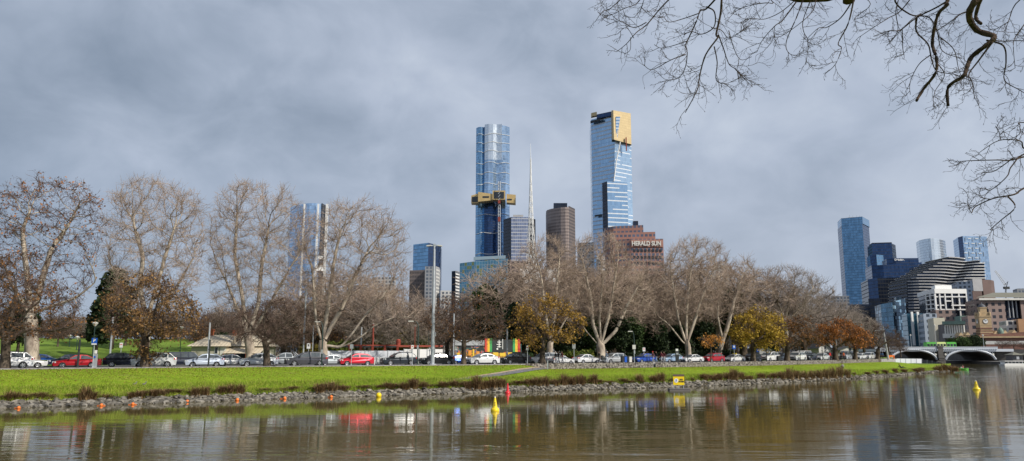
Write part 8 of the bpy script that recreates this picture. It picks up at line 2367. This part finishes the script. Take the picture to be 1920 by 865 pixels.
def person(pose, p, rz, label, top, legs, hair='dark', hat=None, scale=1.0, group='people by the river'):
    src, q = figure(pose)
    me = src.copy()
    root = thing('person', label, 'person', p, rz, group); root.scale = (scale,) * 3
    mats = [SKIN, cloth(top), cloth(legs), cloth((.03, .03, .035))]
    me.materials.clear()
    for m in mats: me.materials.append(m)
    hipz = Vector(q['hip']); neck = Vector(q['neck']); chest = Vector(q['chest'])
    joints = [(hipz, Vector(q['k' + s]), 2) for s in 'LR'] + [(Vector(q['k' + s]), Vector(q['a' + s]), 2) for s in 'LR'] + [(hipz + (chest - hipz) * .12, neck, 1)] + [(chest + Vector((sx * .18, 0, .05)), Vector(q['e' + s]), 1) for s, sx in (('L', 1), ('R', -1))] + [(Vector(q['e' + s]), Vector(q['h' + s]), 1) for s in 'LR']
    joints += [(neck + (Vector(q['head']) - neck) * .25, Vector(q['head']) + (Vector(q['head']) - neck) * .8, 0)]
    joints += [(Vector(q['h' + s]) + (Vector(q['h' + s]) - Vector(q['e' + s])).normalized() * .05, Vector(q['h' + s]) + (Vector(q['h' + s]) - Vector(q['e' + s])).normalized() * .2, 0) for s in 'LR']
    joints += [(Vector(q['a' + s]) + Vector((0, -.03, -.03)), Vector(q['a' + s]) + Vector((0, -.2, -.05)), 3) for s in 'LR']
    mi = []
    for f in me.polygons:
        c = f.center; best, bi = 9, 0
        for a, b, m in joints:
            ab = b - a; t_ = max(0, min(1, (c - a).dot(ab) / ab.length_squared)); dd = (c - (a + ab * t_)).length
            if dd < best: best, bi = dd, m
        mi.append(bi)
    me.polygons.foreach_set('material_index', mi)
    link('body', me, root)
    hd = Vector(q['head']); mb = MB()
    fw = Vector((0, -1, 0))
    for k in range(6):
        for j in range(12):
            def sp(a, b):
                x, y, z = math.cos(b) * math.cos(a), math.sin(b) * math.cos(a), math.sin(a)
                rr_ = .108 if not hat else .114
                return (hd.x + x * rr_ * .92, hd.y + .018 + y * rr_, hd.z + .03 + z * rr_ * 1.08)
            a0, a1 = -.5 + k * .345, -.5 + (k + 1) * .345; b0_, b1_ = j * math.pi / 6, (j + 1) * math.pi / 6
            if a1 < .35 and math.sin((b0_ + b1_) / 2) < -.35: continue
            mb.poly([sp(a0, b0_), sp(a0, b1_), sp(a1, b1_), sp(a1, b0_)])
    mb.build('hat' if hat else 'hair', cloth(hat) if hat else (HAIR if hair == 'dark' else GREYHAIR), root, smooth=True)
    # face: eyes, nose, mouth, ears
    f = MB()
    for sx in (-1, 1): f.box((hd.x + sx * .032, hd.y - .083, hd.z + .012), (.022, .012, .012))
    f.build('eyes', M['dark'], root)
    f = MB(); f.tube([(hd.x, hd.y - .085, hd.z + .015), (hd.x, hd.y - .108, hd.z - .022), (hd.x, hd.y - .085, hd.z - .028)], [.008, .014, .008], 5); f.build('nose', SKIN, root)
    f = MB(); f.box((hd.x, hd.y - .080, hd.z - .052), (.045, .012, .010)); f.build('mouth', cloth((.3, .1, .08)), root)
    for sx in (-1, 1):
        f = MB(); f.box((hd.x + sx * .092, hd.y + .005, hd.z), (.016, .035, .055)); f.build('ear', SKIN, root)
    return root
def bicycle(p, rz, label, col, group='bicycles on the promenade'):
    root = thing('bicycle', label, 'bicycle', p, rz, group)
    for x in (-.52, .52):
        mb = MB(); n = 20
        c = [(x + .335 * math.cos(k * 2 * math.pi / n), 0, .345 + .335 * math.sin(k * 2 * math.pi / n)) for k in range(n + 1)]
        mb.tube(c, .020, 5, cap=False); w_ = mb.build('wheel', M['rubber'], root)
        mb = MB()
        for k in range(8): mb.tube([(x, 0, .345), (x + .32 * math.cos(k * math.pi / 4), 0, .345 + .32 * math.sin(k * math.pi / 4))], .003, 3, cap=False)
        mb.build('spokes', M['alloy'], w_)
    mb = MB()
    bb, seat, head, rear, front = (-.05, 0, .30), (-.20, 0, .82), (.34, 0, .84), (-.52, 0, .345), (.52, 0, .345)
    for a, b in ((bb, seat), (seat, head), (bb, head), (rear, seat), (rear, bb), (head, front)): mb.tube([a, b], .018, 6)
    mb.build('frame', mat('bike_frame', col, .35, .2, var=.05), root)
    mb = MB(); mb.box((-.22, 0, .90), (.25, .13, .06), taper=.8); mb.build('saddle', M['dark'], root)
    mb = MB(); mb.tube([(.32, -.28, 1.0), (.36, -.1, 1.02), (.36, .1, 1.02), (.32, .28, 1.0)], .014, 5); mb.tube([(.34, 0, .84), (.36, 0, 1.02)], .016, 5); mb.build('handlebar', M['dark'], root)
    mb = MB(); mb.tube([(-.05, -.1, .18), (-.05, -.1, .30), (-.05, .1, .30), (-.05, .1, .42)], .012, 5); mb.build('crank', M['alloy'], root)
    return root
def promenade(px, off=-2.6):
    p = road_pt(px, off, ZR); return (p.x, p.y, ZR)
LFT = R(-90)                                            # a figure faces -y; this turns it to face left
person('push', promenade(1043, -2.6), LFT + .5, 'white-haired person in a black jacket walking a bicycle', (.012, .012, .014), (.30, .34, .42), hair='grey')
person('walk', promenade(1047.5, -2.2), LFT + .5, 'tall person in black behind the white-haired cyclist', (.014, .014, .017), (.16, .19, .25))
person('push', promenade(1055, -2.6), LFT + .5, 'person in dark red pushing the second bicycle', (.10, .02, .025), (.12, .13, .17))
bicycle(promenade(1040, -3.0), road_yaw(1040) + math.pi, 'dark bicycle pushed by the white-haired person', (.02, .02, .025))
bicycle(promenade(1052, -3.0), road_yaw(1052) + math.pi, 'silver bicycle pushed by the person in dark red', (.4, .41, .43))
person('walk', promenade(1124, -2.5), LFT + .4, 'tall person in a long black coat by the big plane trunk', (.012, .012, .014), (.02, .02, .025))
person('push', promenade(1137, -2.5), R(90), 'fair-haired person in grey blue leaning on the stroller', (.22, .27, .36), (.3, .34, .42), hair='grey')
sp = promenade(1131, -2.5)
rt = thing('stroller', 'dark stroller between two people near the big plane trunk', 'stroller', sp, 0.4)
mb = MB(); mb.box((0, 0, .62), (.6, .42, .36), taper=1.2); mb.build('seat', M['dark'], rt)
mb = MB(); mb.lathe([(.34, .0), (.30, .18), (.18, .30), (0, .34)], (-.12, 0, .80), 10); mb.build('hood', M['dark'], rt)
mb = MB(); mb.tube([(-.3, .2, .2), (.25, .2, .7), (.55, .2, 1.02), (.55, -.2, 1.02), (.25, -.2, .7), (-.3, -.2, .2)], .018, 5); mb.tube([(.3, .2, .2), (-.1, .2, .6)], .018, 5); mb.tube([(.3, -.2, .2), (-.1, -.2, .6)], .018, 5); mb.build('frame', M['galv'], rt)
for x in (-.32, .32):
    for y in (-.22, .22):
        mb = MB(); mb.lathe([(0, -.025), (.14, -.025), (.14, .025), (0, .025)], (x, y, .14), 12, axis='y'); mb.build('wheel', M['rubber'], rt)
person('walk', promenade(1225, -2.4), LFT + .4, 'person in a red cap and dark red jacket, tallest of the walking group', (.16, .05, .05), (.25, .29, .36), hat=(.55, .03, .03))
person('walk', promenade(1231.5, -2.6), LFT + .4, 'person in a black jacket and blue jeans second in the walking group', (.014, .014, .016), (.22, .30, .42))
person('walk', promenade(1241, -2.4), LFT + .5, 'person in maroon and white third in the walking group', (.22, .05, .06), (.45, .45, .46))
person('walk', promenade(1246, -2.7), LFT + .5, 'person in black and red at the right of the walking group', (.09, .015, .02), (.42, .43, .45))
person('stand', promenade(1557.5, -2.5), R(30), 'person in a bright red coat by the rust-leaved tree', (.55, .02, .02), (.03, .03, .04))
person('stand', promenade(1574, -2.4), R(40), 'person in white and dark grey right of the rust-leaved trunk', (.5, .5, .5), (.05, .05, .06))
person('walk', promenade(1578, -2.8), R(-60), 'person in black beside the person in white', (.012, .012, .014), (.03, .03, .035))
person('stand', promenade(1583, -2.3), R(20), 'person in an orange-red top among the group at the wall', (.5, .10, .03), (.04, .04, .05))
person('stand', promenade(1602, -2.5), R(-20), 'person in dark clothes before the second rust-leaved trunk', (.015, .016, .02), (.02, .02, .03))
for px, lab, c in ((1652, 'person in dark blue near the power pole', (.03, .05, .10)), (1656, 'person in blue right beside the power pole', (.05, .10, .22))):
    person('stand', promenade(px, -2.4), R(15), lab, c, (.03, .03, .04))
q = on_lawn(1580, 691.5)
if q is None: q = road_pt(1580, -6)
person('sit', tuple(q), R(-35), 'person in pale grey sitting on the grass above the tawny sedge', (.42, .44, .47), (.05, .05, .06), scale=1.12, group=None)
q = on_lawn(1690, 691)
if q is None: q = road_pt(1690, -6)
person('recline', tuple(q), R(95), 'person in black reclining alone on the right lawn', (.012, .012, .014), (.014, .014, .018), scale=1.12, group=None)
q = onz(1806, 694, 0)
person('sit', (q[0], q[1], .25), R(-80), 'person in pink and white seated in the green rowing boat', (.62, .18, .2), (.7, .7, .7), scale=1.1, group=None)
# two ducks on the lawn
for px, py, lab in ((252, 724, 'small duck standing on the left lawn'), (270, 724, 'second small duck right of the other on the left lawn')):
    q = on_lawn(px, py)
    if q is None: continue
    rt = thing('duck', lab, 'duck', tuple(q), 1.2, 'ducks on the lawn')
    V = [(-.20, 0, .20), (-.08, 0, .17), (.08, 0, .18), (.17, 0, .26), (.19, 0, .36), (.25, 0, .37), (.32, 0, .355)]; rr_ = [.03, .09, .10, .05, .045, .045, .012]
    mb = MB(); mb.tube(V, rr_, 10); mb.build('body', M['conc_dark'], rt, smooth=True)
    for sy in (-.05, .05):
        mb = MB(); mb.tube([(.02, sy, .12), (.02, sy, .0), (.07, sy, .005)], .012, 5); mb.build('leg', M['orange'], rt)
# ------------------------------------------------------------------ sky, sun, camera
w = bpy.data.worlds.new('World'); scene.world = w; w.use_nodes = True
t = NT(w)
for n in list(t.n): t.n.remove(n)
out = t.add('ShaderNodeOutputWorld'); bg = t.add('ShaderNodeBackground')
sky = t.add('ShaderNodeTexSky', sky_type='NISHITA')
SUN_EL, SUN_AZ = R(37), R(124)                     # azimuth clockwise from the viewing direction
sky.sun_disc = False; sky.sun_elevation = SUN_EL; sky.sun_rotation = SUN_AZ
d = t.coord('Generated')
sep = t.add('ShaderNodeSeparateXYZ'); t.l.new(d, sep.inputs[0])
z = t.math('MAXIMUM', sep.outputs[2], 0.0)
den = t.math('ADD', z, 0.22)
cmb = t.add('ShaderNodeCombineXYZ')
t.l.new(t.math('DIVIDE', sep.outputs[0], den), cmb.inputs[0]); t.l.new(t.math('DIVIDE', sep.outputs[1], den), cmb.inputs[1])
big = t.noise(t.mapping(d, scale=(2.8, 2.8, 4.2), loc=(9.4, 2.2, 4.1)), 1.0, 4.0, 0.5, 0.3)
det = t.noise(t.mapping(d, scale=(8, 8, 11.0), loc=(0.4, 5.2, 0)), 1.0, 5.0, 0.55, 0.35)
side = t.maprange(sep.outputs[0], -0.55, 0.35, 0.0, 1.0)
f = t.math('ADD', t.math('MULTIPLY', big, 0.68), t.math('MULTIPLY', det, 0.46))
f = t.math('ADD', f, t.maprange(side, 0, 1, -0.05, 0.06))
cl = t.ramp(f, [(0.38, (0.235, 0.29, 0.375)), (0.53, (0.335, 0.395, 0.495)), (0.66, (0.435, 0.495, 0.605)), (0.80, (0.54, 0.60, 0.70))])
# the cloud deck thins to a blue-grey band low on the left and a pale one low on the right
low = t.maprange(z, 0.02, 0.26, 1.0, 0.0)
lowc = t.mix(side, (0.20, 0.28, 0.41), (0.47, 0.505, 0.59))
cl = t.mix(t.math('MULTIPLY', low, 0.42), cl, lowc)
skyc = t.add('ShaderNodeMix', data_type='RGBA', blend_type='ADD')
sc_ = t.add('ShaderNodeVectorMath', operation='SCALE'); t.l.new(sky.outputs[0], sc_.inputs[0]); sc_.inputs['Scale'].default_value = 0.008
skyc.inputs[0].default_value = 1.0
t.l.new(cl, skyc.inputs[6]); t.l.new(sc_.outputs[0], skyc.inputs[7])
col = t.mix(t.maprange(sep.outputs[2], -0.03, 0.0, 1.0, 0.0), skyc.outputs[2], (0.12, 0.12, 0.11))
scale10 = t.add('ShaderNodeVectorMath', operation='SCALE'); t.put(scale10.inputs[0], col); scale10.inputs['Scale'].default_value = 10.0
t.l.new(scale10.outputs[0], bg.inputs[0]); bg.inputs[1].default_value = 0.1
t.l.new(bg.outputs[0], out.inputs[0])
sl = bpy.data.lights.new('sun', 'SUN'); sl.energy = 4.6; sl.angle = R(0.6); sl.color = (1.0, 0.93, 0.82)
so = bpy.data.objects.new('sun', sl); COL.objects.link(so)
sd = Vector((math.sin(SUN_AZ) * math.cos(SUN_EL), math.cos(SUN_AZ) * math.cos(SUN_EL), math.sin(SUN_EL)))
so.rotation_euler = (-sd).to_track_quat('-Z', 'Y').to_euler()
so.location = sd * 300
cam = bpy.data.cameras.new('camera'); co = bpy.data.objects.new('camera', cam); COL.objects.link(co)
cam.sensor_fit = 'HORIZONTAL'; cam.sensor_width = 36.0; cam.lens = 36.0 * F / 1920.0
cam.clip_start = 0.1; cam.clip_end = 20000
co.location = (0, 0, EYE); co.rotation_euler = (R(90) + PITCH, 0, 0)
scene.camera = co
scene.view_settings.view_transform = 'Standard'
try: scene.view_settings.look = 'None'
except Exception: pass
scene.view_settings.exposure = 0.0
scene.render.engine = 'CYCLES'
scene.cycles.max_bounces = 8; scene.cycles.transparent_max_bounces = 8
